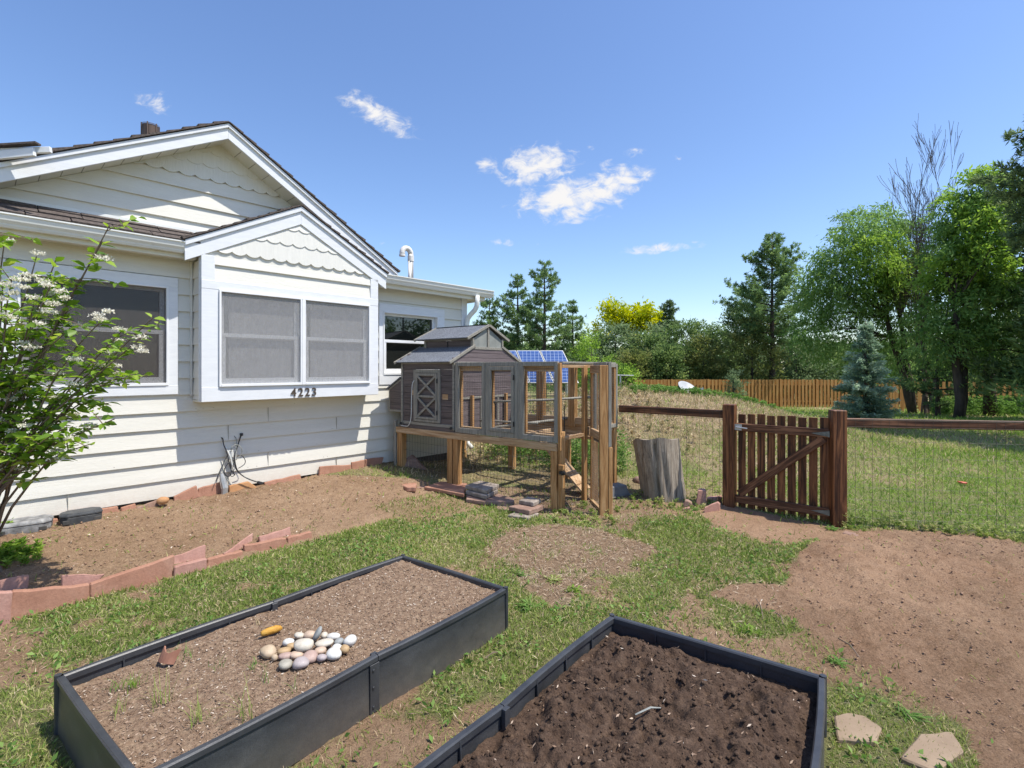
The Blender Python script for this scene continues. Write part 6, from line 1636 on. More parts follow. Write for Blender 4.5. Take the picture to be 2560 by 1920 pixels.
def bushy(loc, h, w_, seed, label, group, mat, shape='cone', n=5200, leaf=.16, cat='tree', name='juniper_tree', droop=0, trunk=True, dz=.08):
    """dense evergreen or bush: sprays of foliage on many short boughs, uneven outline"""
    rng = np.random.default_rng(seed); pr = random.Random(seed)
    root = empty(name, loc, 0, label, cat, group)
    tm, _ = trunk_mb(h * .85, .03 + .015 * h, .015, .05, pr)
    nb = int(n / 42); P = []; D = []; Rn = []
    for b_ in range(nb):
        t = pr.random() ** 1.15; az = pr.uniform(0, 2 * math.pi)
        if shape == 'cone': env = (1 - t) ** .8 * (.75 + .5 * pr.random()) + .06
        elif shape == 'egg': env = math.sin(math.pi * min(.98, t * .86 + .14)) ** .6 * (.72 + .42 * pr.random())
        else: env = math.sqrt(max(0, 1 - (t - .25) ** 2 / .58)) * (.70 + .45 * pr.random())
        env *= 1 + .22 * math.sin(3 * az + seed) + .15 * math.sin(5 * az + 7 * t + seed * 2)
        rr = env * w_ / 2 * (.35 + .65 * pr.random() ** .5); z = dz * h + t * h * (1 - dz)
        c = np.array([math.cos(az) * rr, math.sin(az) * rr, z]); m_ = 42
        ax = np.array([math.cos(az) * .8, math.sin(az) * .8, .55 - droop]); ax /= np.linalg.norm(ax)
        sz = leaf * 1.9 * (.7 + .6 * pr.random())
        pts = c + rng.normal(size=(m_, 3)) * sz * .42 * np.array([1, 1, .6]) + ax * rng.uniform(-.5, 1.1, (m_, 1)) * sz
        P.append(pts); D.append(ax + rng.normal(size=(m_, 3)) * .55); Rn.append(np.clip(pr.gauss(.45, .24) + rng.normal(0, .1, m_), 0, 1))
        if b_ % 5 == 0: tm.tube([(0, 0, max(.05, z - rr * .4)), tuple(c * np.array([.5, .5, 1])), tuple(c)], [.022, .014, .006], 4, False)
    P = np.concatenate(P); P[:, 2] = np.maximum(P[:, 2], .02); D = np.concatenate(D); Rn = np.concatenate(Rn); m_ = len(P)
    finish_tree(root, tm, [('foliage', leaf_quads(P, D, rng.uniform(.6, 1.3, m_) * leaf, rng.uniform(.6, 1.2, m_) * leaf * .42, rng, Rn), mat)], 'bark')
    return root
def leafy(loc, h, lobes, seed, label, group, mat, leaf=(.20, .07), per=900, name='leafy_tree', stems=1, droop=.0, lean=(0, 0), cat='tree', r0=None):
    """deciduous tree: limbs run to lobes (x, y, z, rx, rz, weight, mat) and carry leaf sprays with gaps"""
    rng = np.random.default_rng(seed); pr = random.Random(seed)
    root = empty(name, loc, 0, label, cat, group); tm = MB()
    r0 = r0 or (.02 * h + .03); forks = []
    for s_ in range(stems):
        a = 2 * math.pi * s_ / max(stems, 1) + .4; sp = .0 if stems == 1 else .10
        pts = [Vector((math.cos(a) * sp * k + lean[0] * k / 5, math.sin(a) * sp * k + lean[1] * k / 5, -.15 + h * .55 * k / 5)) + Vector((pr.gauss(0, .04), pr.gauss(0, .04), 0)) for k in range(6)]
        tm.tube(pts, [r0 * (1.2 - .13 * k) / (stems ** .4) for k in range(6)], 8); forks += pts[2:]
    bym = {}
    for (lx, ly, lz, rx_, rz_, wgt, mt) in lobes:
        c = Vector((lx, ly, lz)); f0 = min(forks, key=lambda q: (q - c).length + abs(q.z - c.z * .5) * .4)
        nl = 4
        for k in range(nl):
            tgt = c + Vector((pr.gauss(0, .5) * rx_, pr.gauss(0, .5) * rx_, pr.gauss(0, .5) * rz_))
            mid = f0.lerp(tgt, .5) + Vector((pr.gauss(0, .12), pr.gauss(0, .12), .10 * (tgt - f0).length))
            tm.tube([f0, mid, tgt], [r0 * .22, r0 * .13, .006], 5, False)
        nsp = max(3, int(per * wgt / 44)); L = bym.setdefault(mt, [[], [], []])
        for k in range(nsp):
            d = rng.normal(size=3); d /= np.linalg.norm(d); rad = pr.random() ** .34 * (1 + .22 * math.sin(4 * math.atan2(d[1], d[0]) + seed) * (1 - abs(d[2])))
            cc_ = np.array([lx + d[0] * rx_ * rad, ly + d[1] * rx_ * rad, lz + d[2] * rz_ * rad])
            m_ = 44; ax = d * .5 + np.array([0, 0, .35 - droop]); ax = ax / np.linalg.norm(ax); ln = leaf[0] * 3.2
            tt = rng.uniform(0, 1, (m_, 1)); curve = np.array([0, 0, -1.0]) * tt ** 2 * ln * droop
            pts = cc_ + ax * tt * ln + curve + rng.normal(size=(m_, 3)) * leaf[0] * np.array([.75, .75, .38])
            L[0].append(pts); L[1].append(ax * .5 + rng.normal(size=(m_, 3)) * .6 + np.array([0, 0, -.2 - droop * .5])); L[2].append(np.clip(pr.gauss(.48, .22) + rng.normal(0, .12, m_), 0, 1))
    cr_ = []
    for mt, (P, D, Rn) in bym.items():
        P = np.concatenate(P); D = np.concatenate(D); Rn = np.concatenate(Rn); n = len(P)
        cr_.append(('foliage', leaf_quads(P, D, rng.uniform(.6, 1.3, n) * leaf[0], rng.uniform(.7, 1.2, n) * leaf[1], rng, Rn, .15), mt))
    finish_tree(root, tm, cr_, 'bark')
    return root
def TP(px, Y):  # root position for a tree seen at column px, depth Y
    X = (px - CX) / F * Y; return (X, Y, gz(X, Y) - .02)
def HT(py, Y, px): return HC + (HY - py) / F * Y - gz((px - CX) / F * Y, Y)
def WD(w_, Y): return w_ / F * Y
GT = 'trees beyond the far fence'
pine(TP(1297, 38), HT(684, 38, 1297), WD(100, 38) / 2 * 1.3, 1, 'left of the two tallest pines behind the coop', GT, low=.15)
pine(TP(1358, 36), HT(654, 36, 1358), WD(108, 36) / 2 * 1.3, 2, 'tallest pointed pine behind the coop', GT, low=.14)
pine(TP(1434, 37), HT(748, 37, 1434), WD(74, 37) / 2 * 1.3, 3, 'shorter narrow pine right of the tallest pine behind the coop', GT, low=.15)
pine(TP(1226, 38), HT(735, 38, 1226), WD(92, 38) / 2 * 1.3, 4, 'pine half hidden behind the gutter corner of the house', GT, low=.12)
bushy(TP(1190, 40), 3.8, 3.4, 5, 'low dark bush seen just beside the downspout', GT, 'juniper', 'round')
for i, (px, w_, tp, Y, mt, lb) in enumerate(((1270, 90, 850, 44, 'juniper', 'low green bush below the twin pines'), (1345, 100, 860, 45, 'midleaf', 'green bush just above the solar panels'), (1410, 80, 862, 46, 'junigrey', 'dull green bush right of the solar panels'))):
    bushy(TP(px, Y), HT(tp, Y, px), WD(w_, Y), 60 + i, lb, GT, mt, 'round', 3000)
def lob(px, py, Yd, rx_, rz_, wgt, mt, px0, Y0): # lobe centre relative to a root at column px0
    rt = TP(px0, Y0); p = at(px, py, Yd); return (p.x - rt[0], p.y - rt[1], p.z - rt[2], rx_ * Yd / F, rz_ * Yd / F, wgt, mt)
leafy(TP(1585, 46), HT(772, 46, 1585), [lob(a, b, 46, rx_, rz_, w_, 'yellowleaf', 1585, 46) for a, b, rx_, rz_, w_ in
      [(1535, 790, 16, 14, .5), (1555, 805, 22, 18, .8), (1600, 800, 30, 18, 1.1), (1632, 818, 24, 18, .9), (1580, 828, 30, 16, .8), (1520, 778, 8, 8, .2), (1618, 795, 18, 12, .4), (1505, 842, 22, 12, .4)]], 7, 'bright yellow green locust tree beyond the fence', GT, 'yellowleaf', (.34, .16), 1500)
pine(TP(1675, 42), HT(752, 42, 1675), WD(52, 42) / 2 * 1.3, 8, 'small dark round topped pine right of the yellow green tree', GT, mat='pinedark', low=.3, dens=1.6)
jun = [(1478, 88, 838, 40, 'brightleaf', 'round', 'bright green bush left of the yellow green tree'), (1540, 110, 818, 39, 'junigrey', 'egg', 'grey green juniper in front of the yellow green tree'),
       (1618, 110, 838, 38, 'juniper', 'egg', 'dark juniper below the yellow green tree'), (1640, 80, 812, 41, 'junigrey', 'cone', 'narrow grey green juniper below the small round topped pine'),
       (1715, 120, 810, 39, 'juniper', 'round', 'wide dark juniper in the middle of the tree line'), (1790, 110, 818, 40, 'juniper', 'egg', 'dark juniper left of the tall lone pine'),
       (1838, 100, 765, 42, 'pinedark', 'cone', 'pointed dark evergreen left of the tall lone pine'), (1880, 130, 800, 36, 'juniolive', 'egg', 'olive juniper at the foot of the tall lone pine'),
       (1895, 95, 735, 43, 'pinedark', 'cone', 'taller pointed evergreen just behind the tall lone pine'), (1990, 110, 850, 37, 'junigrey', 'round', 'grey green juniper right of the tall lone pine'),
       (2055, 130, 860, 38, 'juniper', 'round', 'low dark juniper below the willow'), (2130, 130, 870, 38, 'midleaf', 'round', 'green shrub behind the blue spruce'), (2210, 130, 860, 38, 'juniper', 'egg', 'dark juniper right of the blue spruce'),
       (2300, 150, 840, 38, 'juniper', 'egg', 'shaded juniper below the dead tree'), (2400, 160, 830, 36, 'junigrey', 'egg', 'shaded evergreen behind the right fence stretch'), (2500, 160, 800, 34, 'juniper', 'egg', 'dark evergreen at the right edge of the tree line'),
       (1760, 70, 850, 36, 'juniolive', 'round', 'small olive juniper behind the middle of the fence'), (1665, 80, 872, 36, 'juniper', 'round', 'small dark juniper behind the satellite dish'), (1580, 80, 880, 36, 'juniolive', 'round', 'low olive shrub at the left end of the fence')]
for i, (px, w_, tp, Y, mt, sh, lb) in enumerate(jun):
    bushy(TP(px, Y), HT(tp, Y, px), WD(w_ * 1.12, Y), 20 + i, lb, GT, mt, sh, 8000 if w_ > 90 else 5500, .25)
pine(TP(1930, 35), HT(590, 35, 1930), WD(168, 35) / 2 * 1.3, 9, 'tall lone pine with bare lower trunk beyond the fence', GT, low=.36, dens=1.15)
bushy(TP(1478, 27), HT(846, 27, 1478), WD(95, 27), 70, 'bright green young tree right of the solar panels', GT, 'brightleaf', 'egg', 3600, .17, name='leafy_shrub')
bushy(TP(1560, 15), HT(912, 15, 1560), WD(64, 15), 71, 'yellow green shrub beside the thin grey pipe', None, 'brightleaf', 'egg', 2600, .10, name='leafy_shrub')
bushy(TP(1838, 13.2), HT(930, 13.2, 1838), WD(50, 13.2), 72, 'small grey green juniper on the mound before the fence', None, 'junigrey', 'cone', 1500, .06)
# blue spruce
def spruce(loc, h, w_, seed, label):
    rng = np.random.default_rng(seed); pr = random.Random(seed)
    root = empty('spruce_tree', loc, 0, label, 'tree')
    tm, tp_ = trunk_mb(h, .075, .01, .02, pr); P = []; D = []; Rn = []
    tm.tube([(.09, 0, -.1), (.13, .02, .25), (.05, 0, .6)], [.045, .04, .03], 6)
    nw = 17
    for i in range(nw):
        t = .15 + .85 * i / nw; z = t * h; env = w_ / 2 * (1 - t) ** .85 + .04; nb = 8 if t < .7 else 5
        for b_ in range(nb):
            az = 2 * math.pi * b_ / nb + i * .7 + pr.uniform(-.25, .25); L = env * pr.uniform(.66, 1.22)
            base = np.array([0, 0, z + pr.uniform(-.07, .07)]); tip = np.array([math.cos(az) * L, math.sin(az) * L, base[2] + L * (.10 - .30 * (1 - t))]) + np.array([0, 0, L * .12])
            mid = (base + tip) / 2 + np.array([0, 0, -.05 * L]); tm.tube([tuple(base), tuple(mid), tuple(tip)], [.012, .008, .003], 4, False)
            sh = min(1, max(0, pr.gauss(.5, .22))); n = max(8, int(L * 52)); side = np.array([-math.sin(az), math.cos(az), 0])
            for k in range(n):
                s_ = .15 + .88 * (k + pr.random()) / n; q = base + (tip - base) * s_; q = q + side * pr.gauss(0, .13) * L * (1.15 - s_) * .8 + np.array([0, 0, pr.gauss(0, .015) - .05 * L * math.sin(3.1 * s_)])
                m_ = 9; ax = np.array([math.cos(az), math.sin(az), .15]) + side * pr.uniform(-.8, .8)
                P.append(q + rng.normal(size=(m_, 3)) * .022); D.append(ax + rng.normal(size=(m_, 3)) * .6); Rn.append(np.clip(sh + .25 * (s_ - .5) + rng.normal(0, .08, m_), 0, 1))
    P = np.concatenate(P); D = np.concatenate(D); Rn = np.concatenate(Rn); n = len(P)
    finish_tree(root, tm, [('needles', leaf_quads(P, D, rng.uniform(.055, .115, n), rng.uniform(.018, .034, n), rng, Rn), 'spruce')], 'bark')
spruce(TP(2164, 12.6), HT(800, 12.6, 2164), WD(146, 12.6), 11, 'blue green spruce standing on the lawn behind the right fence')
# willow-like tree, dead tree, bright tree, dark pines on the right
Y = 22.0; s = Y / F
L1 = [lob(a, b, 22 + c, rx_, rz_, w_, mt, 2250, 22) for (a, b, c, rx_, rz_, w_, mt) in
      [(2160, 560, 0, 55, 38, 1.0, 'willow'), (2220, 560, 1, 48, 36, .8, 'willow'), (2110, 640, 0, 55, 50, 1.1, 'willow'), (2185, 650, -.6, 55, 60, 1.5, 'brightleaf'), (2240, 690, -.4, 42, 60, 1.2, 'brightleaf'),
       (2060, 690, .3, 40, 42, .8, 'willow'), (2080, 740, 0, 55, 40, .9, 'willow'), (2160, 740, .2, 60, 40, .9, 'willow'), (2040, 830, 0, 45, 38, .6, 'midleaf'), (2030, 790, .5, 35, 30, .4, 'willow'), (2270, 640, 1, 38, 60, .6, 'willow'),
       (2270, 780, -.5, 50, 45, .7, 'willow'), (2210, 820, .5, 60, 40, .6, 'midleaf'), (2290, 600, 1, 25, 45, .3, 'willow'), (2120, 850, .5, 55, 45, .6, 'midleaf'), (2270, 880, 0, 60, 60, .6, 'willow')]]
leafy(TP(2285, 22), 8.0, [(a - (TP(2285, 22)[0] - TP(2250, 22)[0]), b, c, d, e, f_, g_) for a, b, c, d, e, f_, g_ in L1], 12, 'wide drooping willow left of the dead tree', None, 'willow', (.20, .058), 2700, 'willow_tree', 2, .55, (-.9, 0))
L2 = [lob(a, b, 17 + c, rx_, rz_, w_, mt, 2400, 17) for (a, b, c, rx_, rz_, w_, mt) in
      [(2440, 478, 0, 52, 38, 1.0, 'brightleaf'), (2400, 530, 0, 45, 40, .8, 'midleaf'), (2460, 560, -.4, 52, 50, 1.2, 'brightleaf'), (2390, 620, 0, 45, 48, .9, 'midleaf'), (2450, 650, -.5, 52, 55, 1.2, 'brightleaf'), (2365, 680, 0, 38, 45, .8, 'brightleaf'),
       (2400, 740, 0, 55, 50, .9, 'midleaf'), (2480, 740, 0, 45, 50, .7, 'midleaf'), (2360, 790, 0, 45, 40, .6, 'midleaf'), (2430, 850, 0, 55, 50, .8, 'midleaf'), (2340, 850, 0, 45, 45, .6, 'willow'), (2500, 860, 0, 40, 50, .5, 'midleaf')]]
leafy(TP(2400, 17), 7.2, L2, 13, 'tall bright green leafy tree right of the dead tree', None, 'midleaf', (.16, .065), 2300, 'leafy_tree', 2, .35)
def dead_tree(loc, h, seed, label):
    pr = random.Random(seed); root = empty('dead_tree', loc, 0, label, 'tree'); m = MB(); b_ = MB()
    def grow(p, d, L, r_, depth, tgt):
        pts = [p]; rad = [r_]; n = 5; q = p.copy(); dd_ = d.copy()
        for k in range(n):
            dd_ = (dd_ + Vector((pr.gauss(0, .09), pr.gauss(0, .09), .07))).normalized(); q = q + dd_ * L / n; pts.append(q.copy()); rad.append(max(.007, r_ * (1 - .68 * (k + 1) / n)))
        tgt.tube(pts, rad, 5 if depth < 2 else 4, False)
        if depth >= 4: return
        nb = [5, 5, 4, 4][depth] if depth < 4 else 2
        for k in range(nb):
            t = pr.uniform(.25, 1.0); i_ = min(int(t * n), n - 1); base = pts[i_].lerp(pts[i_ + 1], t * n - i_)
            az = pr.uniform(0, 6.28); sp = pr.uniform(.15, .36)
            nd = (dd_ + Vector((math.cos(az) * sp, math.sin(az) * sp, .15))).normalized()
            grow(base, nd, L * pr.uniform(.42, .68), max(rad[i_] * .55, .005), depth + 1, b_)
    for k, (lx, hh_) in enumerate(((0, 1.0), (.10, .92), (-.12, .85))):
        grow(Vector((lx, .05 * k, -.1)), Vector((lx * .25, 0, 1)).normalized(), h * .62 * hh_, .085 - .02 * k, 0, m)
    m.build('trunk', 'deadwood', root); b_.build('branches', 'deadwood', root)
dead_tree(TP(2315, 21), HT(400, 21, 2315), 21, 'bare dead tree with thin grey upright branches')
pine(TP(2477, 19), 8.4, 1.35, 14, 'dark pine with a thick trunk at the right edge', None, 'pinedark', .30, 1.5, needle=.20)
pine(TP(2625, 16), 8.4, 1.75, 15, 'dark dense pine half cut off by the right picture edge', None, 'pinedark', .10, 1.4, needle=.20)
pine(TP(2345, 18.5), HT(850, 18.5, 2345), .95, 16, 'young pine with sparse limbs below the dead tree', None, 'pine', .12, 1.2, needle=.16)
pine(TP(2700, 11), 7.7, 1.55, 17, 'near pine whose branch tips enter at the top right', None, 'pinedark', .55, 1.6, needle=.17)
for i, (px, Y, h_, w_) in enumerate(((2720, 14.5, 6, 3.2), (2900, 9.5, 5.5, 3.0), (3150, 14, 7, 4.5), (2860, 19, 8, 5))):
    bushy(TP(px, Y), h_, w_, 90 + i, ['dense evergreen just off the right edge', 'evergreen casting shade on the right lawn', 'wide evergreen far to the right', 'tall evergreen behind the right lawn'][i], None, 'juniper', 'cone', 4200, .22)
for i, (x, y, h_, w_) in enumerate(((20, 4.5, 7, 5), (25, -1, 8, 6), (19, 8, 6, 4.5), (24, 12, 8, 6))):
    bushy((x, y, gz(x, y)), h_, w_, 130 + i, ['round leafy tree beside the yard, right of the camera', 'largest leafy tree right of the camera', 'lower leafy tree right of the raked soil', 'tall leafy tree behind the off edge evergreens'][i], None, 'midleaf', 'egg', 6000, .26, name='leafy_tree')
# more background at the far right / left behind the house for other viewpoints
for i, (x, y, h_, w_) in enumerate(((-14, 34, 6, 6), (-4, 40, 6, 6), (34, 30, 8, 7), (40, 40, 8, 8))):
    bushy((x, y, gz(x, y)), h_, w_, 110 + i, ['broad evergreen beyond the house roof at the left', 'evergreen beyond the house towards the back', 'broad evergreen past the fence at far right', 'most distant evergreen at far right'][i], None, 'juniper', 'round', 2600, .3)
def far_wood():
    rng = np.random.default_rng(77); P = []; Rn = []
    n = 1500
    X = rng.uniform(-50, 110, n); Yy = rng.uniform(58, 84, n); hh_ = 3.6 + 3.2 * fbm(X, Yy, .12, 3, 5) + rng.uniform(-.6, .8, n)
    for x, y, h_ in zip(X, Yy, hh_):
        m_ = 46; q = rng.normal(size=(m_, 3)) * np.array([.9, .9, .0]); zz = rng.random(m_) ** .8
        q[:, :2] *= (1.15 - zz)[:, None]; P.append(np.array([x, y, -1.0]) + q + np.stack([0 * zz, 0 * zz, zz * h_], -1)); Rn.append(np.clip(rng.normal(.4, .2) + rng.normal(0, .1, m_), 0, 1))
    P = np.concatenate(P); Rn = np.concatenate(Rn); n = len(P)
    D = rng.normal(size=(n, 3)) + np.array([0, 0, .5])
    V, Fc, r_ = leaf_quads(P, D, rng.uniform(.4, .8, n), rng.uniform(.2, .4, n), rng, Rn)
    tag(mesh_np('distant_wood', V, Fc, 'juniper', rnd=r_), 'dark wooded belt far beyond the fence', 'wood', kind='stuff')
far_wood()
# the shade and undergrowth at the right fence
def weeds(name, spots, seed, label, mat='weed', hmin=.2, hmax=.5, leaf=.05, kind='stuff', per=60):
    rng = np.random.default_rng(seed); P = []; D = []; Rn = []; Ls = []
    for (x, y) in spots:
        h_ = rng.uniform(hmin, hmax); az = rng.uniform(0, 6.28); ln = rng.uniform(0, .35); z0 = gz(x, y); sh = rng.normal(.5, .2)
        t = rng.random(per) ** .7
        c = np.array([x, y, z0]) + np.stack([np.cos(az) * ln * t ** 2 * h_, np.sin(az) * ln * t ** 2 * h_, t * h_], -1) + rng.normal(size=(per, 3)) * np.array([.05, .05, .0]) * h_ * 1.6
        a2 = rng.uniform(0, 6.28, per); P.append(c); D.append(np.stack([np.cos(a2), np.sin(a2), rng.uniform(-.1, .9, per)], -1)); Rn.append(np.clip(sh + rng.normal(0, .12, per), 0, 1))
    P = np.concatenate(P); D = np.concatenate(D); Rn = np.concatenate(Rn); n = len(P)
    V, Fc, r_ = leaf_quads(P, D, rng.uniform(.6, 1.4, n) * leaf, rng.uniform(.6, 1.2, n) * leaf * .38, rng, Rn, .1)
    o = mesh_np(name, V, Fc, mat, rnd=r_)
    return tag(o, label, 'weeds', kind=kind)
rg = np.random.default_rng(55)
sp = [(COOP_O[0] + COOP_A[0] * a + COOP_B[0] * b, COOP_O[1] + COOP_A[1] * a + COOP_B[1] * b) for a, b in zip(rg.uniform(-2.3, -.1, 130), rg.uniform(1.42, 2.3, 130))]
weeds('tall_weeds', sp, 56, 'tall green weeds growing behind the coop', hmin=.22, hmax=.62, leaf=.055)
sp = [(x, y) for x, y in zip(rg.uniform(-.8, 3.2, 240), rg.uniform(7.4, 13, 240))]
weeds('hillside_weeds', sp, 57, 'mixed green and dry weeds on the slope behind the coop', 'dry', .06, .26, .05)
sp = [TP(px, Y)[:2] for px, Y in zip(rg.uniform(1580, 2010, 420), rg.uniform(11.6, 13.4, 420))]
weeds('crest_weeds', sp, 58, 'leafy green weeds along the crest of the mound', 'weed', .05, .17, .06)
sp = [TP(px, Y)[:2] for px, Y in zip(rg.uniform(2330, 2620, 380), rg.uniform(18.5, 24, 380))]
weeds('fence_undergrowth', sp, 59, 'bright tall undergrowth below the trees at the right fence', 'weed', .2, .8, .11)
fx = rg.uniform(2110, 2600, 90); sp = [G(px, py) for px, py in zip(fx, np.interp(fx, [2110, 2200, 2330, 2600], [1328, 1326, 1336, 1368]) + rg.uniform(-9, 4, 90))]
weeds('fence_line_weeds', sp, 60, 'ragged weeds along the foot of the right wire fence', 'grass', .03, .15, .030, per=26)
sp = [G(px, py) for px, py in zip(rg.uniform(1560, 1800, 60), rg.uniform(1225, 1285, 60))] + [G(px, py) for px, py in zip(rg.uniform(1380, 1560, 50), rg.uniform(1270, 1320, 50))]
weeds('stump_weeds', sp, 61, 'low weeds around the stump and coop door', 'grass', .02, .09, .030, per=30)

# broad-leaved clumps in the lawn
def rosette(px, py, r_, h_, n, label, seed, mat='weed', z=None, name='weed_plant', group=None):
    rng = np.random.default_rng(seed); X, Y = G(px, py, z or 0); z0 = z if z is not None else gz(X, Y); V = []; Fc = []; Rn = []; o = 0
    n = int(n * 1.1)
    for k in range(n):
        az = rng.uniform(0, 6.28); L = r_ * rng.uniform(.45, 1.25); w_ = L * rng.uniform(.07, .17); b = np.array([rng.normal(0, r_ * .3), rng.normal(0, r_ * .3), 0])
        out = np.array([math.cos(az), math.sin(az), 0]); sg = out[[1, 0, 2]] * np.array([-1, 1, 0]); up = rng.uniform(.3, 1.0) * h_ / max(r_, .01); c0 = .25 + .5 * rng.random()
        for i, t in enumerate((0, .35, .7, 1.0)):
            p = b + out * L * t * .8 + np.array([0, 0, L * up * 1.5 * (t - .62 * t * t)]); ww = w_ * (.5, 1.0, .8, .08)[i]
            V += [p - sg * ww / 2, p + sg * ww / 2 + np.array([0, 0, .002])]; Rn += [c0] * 2
        for i in range(3): Fc.append((o + i * 2, o + i * 2 + 1, o + i * 2 + 3, o + i * 2 + 2))
        o += 8
    ob = mesh_np(name, V, Fc, mat, rnd=Rn); ob.location = (X, Y, z0)
    return tag(ob, label, 'weed', group)
GWd = 'single weeds growing in the lawn and soil'
ro = [(1380, 1455, .10, .05, 60, 'dark grass tuft in the bare patch between the beds', 'grass'), (1300, 1440, .08, .04, 50, 'small leafy weed at the edge of the bare patch', 'weed'), (1320, 1520, .12, .06, 80, 'leafy weed clump right of the long bed corner', 'weed'),
      (1430, 1480, .09, .06, 50, 'yellow green weed with a stalk near the bare patch', 'brightweed'), (1870, 1580, .09, .04, 50, 'dandelion like weed beside the nearer bed edge', 'brightweed'), (1940, 1365, .06, .05, 40, 'small dark weed on the path before the gate', 'weed'),
      (2035, 1360, .06, .04, 30, 'tiny weed at the right of the gate path', 'weed'), (1800, 1378, .08, .03, 50, 'grassy weed at the lower edge of the path', 'grass'), (2080, 1330, .09, .05, 60, 'weeds at the foot of the right gate post', 'weed'),
      (1740, 1285, .06, .06, 40, 'green weed at the foot of the left gate post', 'weed'), (195, 1340, .035, .05, 30, 'small bright weed in front of the charcoal box', 'brightweed'), (2090, 1660, .07, .05, 60, 'weed clump at the right corner of the nearer bed', 'weed'),
      (2270, 1790, .08, .05, 60, 'weed clump between the tan pavers', 'weed'), (210, 1470 + 30, .03, .05, 20, 'tiny weed in front of the broad edging slab', 'weed'), (100, 1535, .03, .04, 20, 'little weed under the broad edging slab', 'weed')]
for i, (px, py, r_, h_, n, lb, mt) in enumerate(ro): rosette(px, py, r_ * .8, h_ * .9, n, lb, 700 + i, mt, group=GWd)
sp = [G(px, py, .05) for px, py in zip(rg.uniform(-80, 100, 46), rg.uniform(1395, 1440, 46))]
weeds('green_weeds', sp, 62, 'bright green weeds left in the shade beside the edging stones', 'brightweed', .03, .09, .035, per=50)
sp = [G(px, py, .08) for px, py in zip(rg.uniform(-60, 30, 16), rg.uniform(1340, 1370, 16))]
weeds('green_weeds', sp, 63, 'small weeds beside the pale grey box', 'brightweed', .05, .12, .04, per=30)
# broad leaf scatter in the lawn (clover, dandelion)
def broad():
    rng = np.random.default_rng(88); n = 26000
    X = rng.uniform(-4, 4.2, n); Y = rng.uniform(1.2, 6.0, n)
    k = (rng.random(n) < dn_near(X, Y) * sstep(fbm(X, Y, 3.1, 3, 301), .46, .60)); X, Y = X[k], Y[k]; n = len(X)
    az = rng.uniform(0, 6.28, n); el = rng.uniform(.1, .9, n)
    D = np.stack([np.cos(az) * np.cos(el), np.sin(az) * np.cos(el), np.sin(el)], -1); P = np.stack([X, Y, gbase(X, Y) + rng.uniform(.005, .03, n)], -1)
    L = rng.uniform(.02, .045, n); V, Fc, r_ = leaf_quads(P, D, L, L * .45, rng, None, .2)
    tag(mesh_np('clover_leaves', V, Fc, 'weed', rnd=r_), 'broad clover and dandelion leaves mixed in the near lawn', 'weeds', kind='stuff')
broad()
# weeds in the long bed
def bed_weed(px, py, label, n, hh_, seed, mat='grass', spread=.06, w_=.004):
    rng = np.random.default_rng(seed); X, Y = G(px, py, .21); m = []
    V = []; Fc = []; Rn = []; o = 0
    for k in range(n):
        az = rng.uniform(0, 6.28); L = hh_ * rng.uniform(.5, 1.1); b = np.array([rng.normal(0, spread * .3), rng.normal(0, spread * .3), 0]); out = np.array([math.cos(az), math.sin(az), 0]); sg = out[[1, 0, 2]] * np.array([-1, 1, 0])
        c = rng.uniform(.2, 1.0); pts = [b + out * L * c * t ** 1.6 * .9 + np.array([0, 0, L * (t - .55 * c * t * t)]) for t in (0, .33, .66, 1.0)]
        for i, p in enumerate(pts): ww = w_ * (1 - .8 * i / 3); V += [p - sg * ww / 2, p + sg * ww / 2]; Rn += [.3 + .4 * rng.random()] * 2
        for i in range(3): Fc.append((o + i * 2, o + i * 2 + 1, o + i * 2 + 3, o + i * 2 + 2))
        o += 8
    ob = mesh_np('weed_plant', V, Fc, mat, rnd=Rn); ob.location = (X, Y, .205); tag(ob, label, 'weed', 'weeds sprouting in the long raised bed')
for i, (px, py, lb, n, hh_, mt) in enumerate(((330, 1715, 'pale feathery weed at the left end of the long bed', 60, .10, 'brightweed'), (405, 1760, 'arching grass weed at the near end of the long bed', 26, .22, 'grass'), (290, 1780, 'grass weed at the near left corner of the long bed', 24, .12, 'grass'),
      (620, 1790, 'long trailing grass stalks near the front side of the long bed', 22, .24, 'grass'), (450, 1640, 'leafy weed behind the terracotta shard', 26, .09, 'weed'), (540, 1665, 'thin upright grass weed left of the cobbles', 14, .10, 'weed'), (480, 1640, 'single tall grass stem by the shard', 5, .16, 'weed'),
      (640, 1665, 'small leafy weed just below the separate oval cobble', 26, .07, 'weed'), (670, 1700, 'grass stems in front of the cobbles', 10, .13, 'weed'), (735, 1730, 'leaning green stem before the pinkish grey cobble', 6, .15, 'weed'), (650, 1560, 'dry thin stem beside the yellow squash', 5, .12, 'dry'),
      (970, 1560, 'tiny sprout on the right half of the long bed', 10, .035, 'weed'), (945, 1430, 'tiny sprout near the far corner of the long bed', 8, .03, 'weed'), (270, 1730, 'short weed by the left rim of the long bed', 14, .07, 'weed'), (500, 1800, 'grass clump at the bottom edge of the long bed', 34, .15, 'grass'))):
    bed_weed(px, py, lb, max(4, int(n * .7)), hh_ * .75, 800 + i, mt, w_=.003)
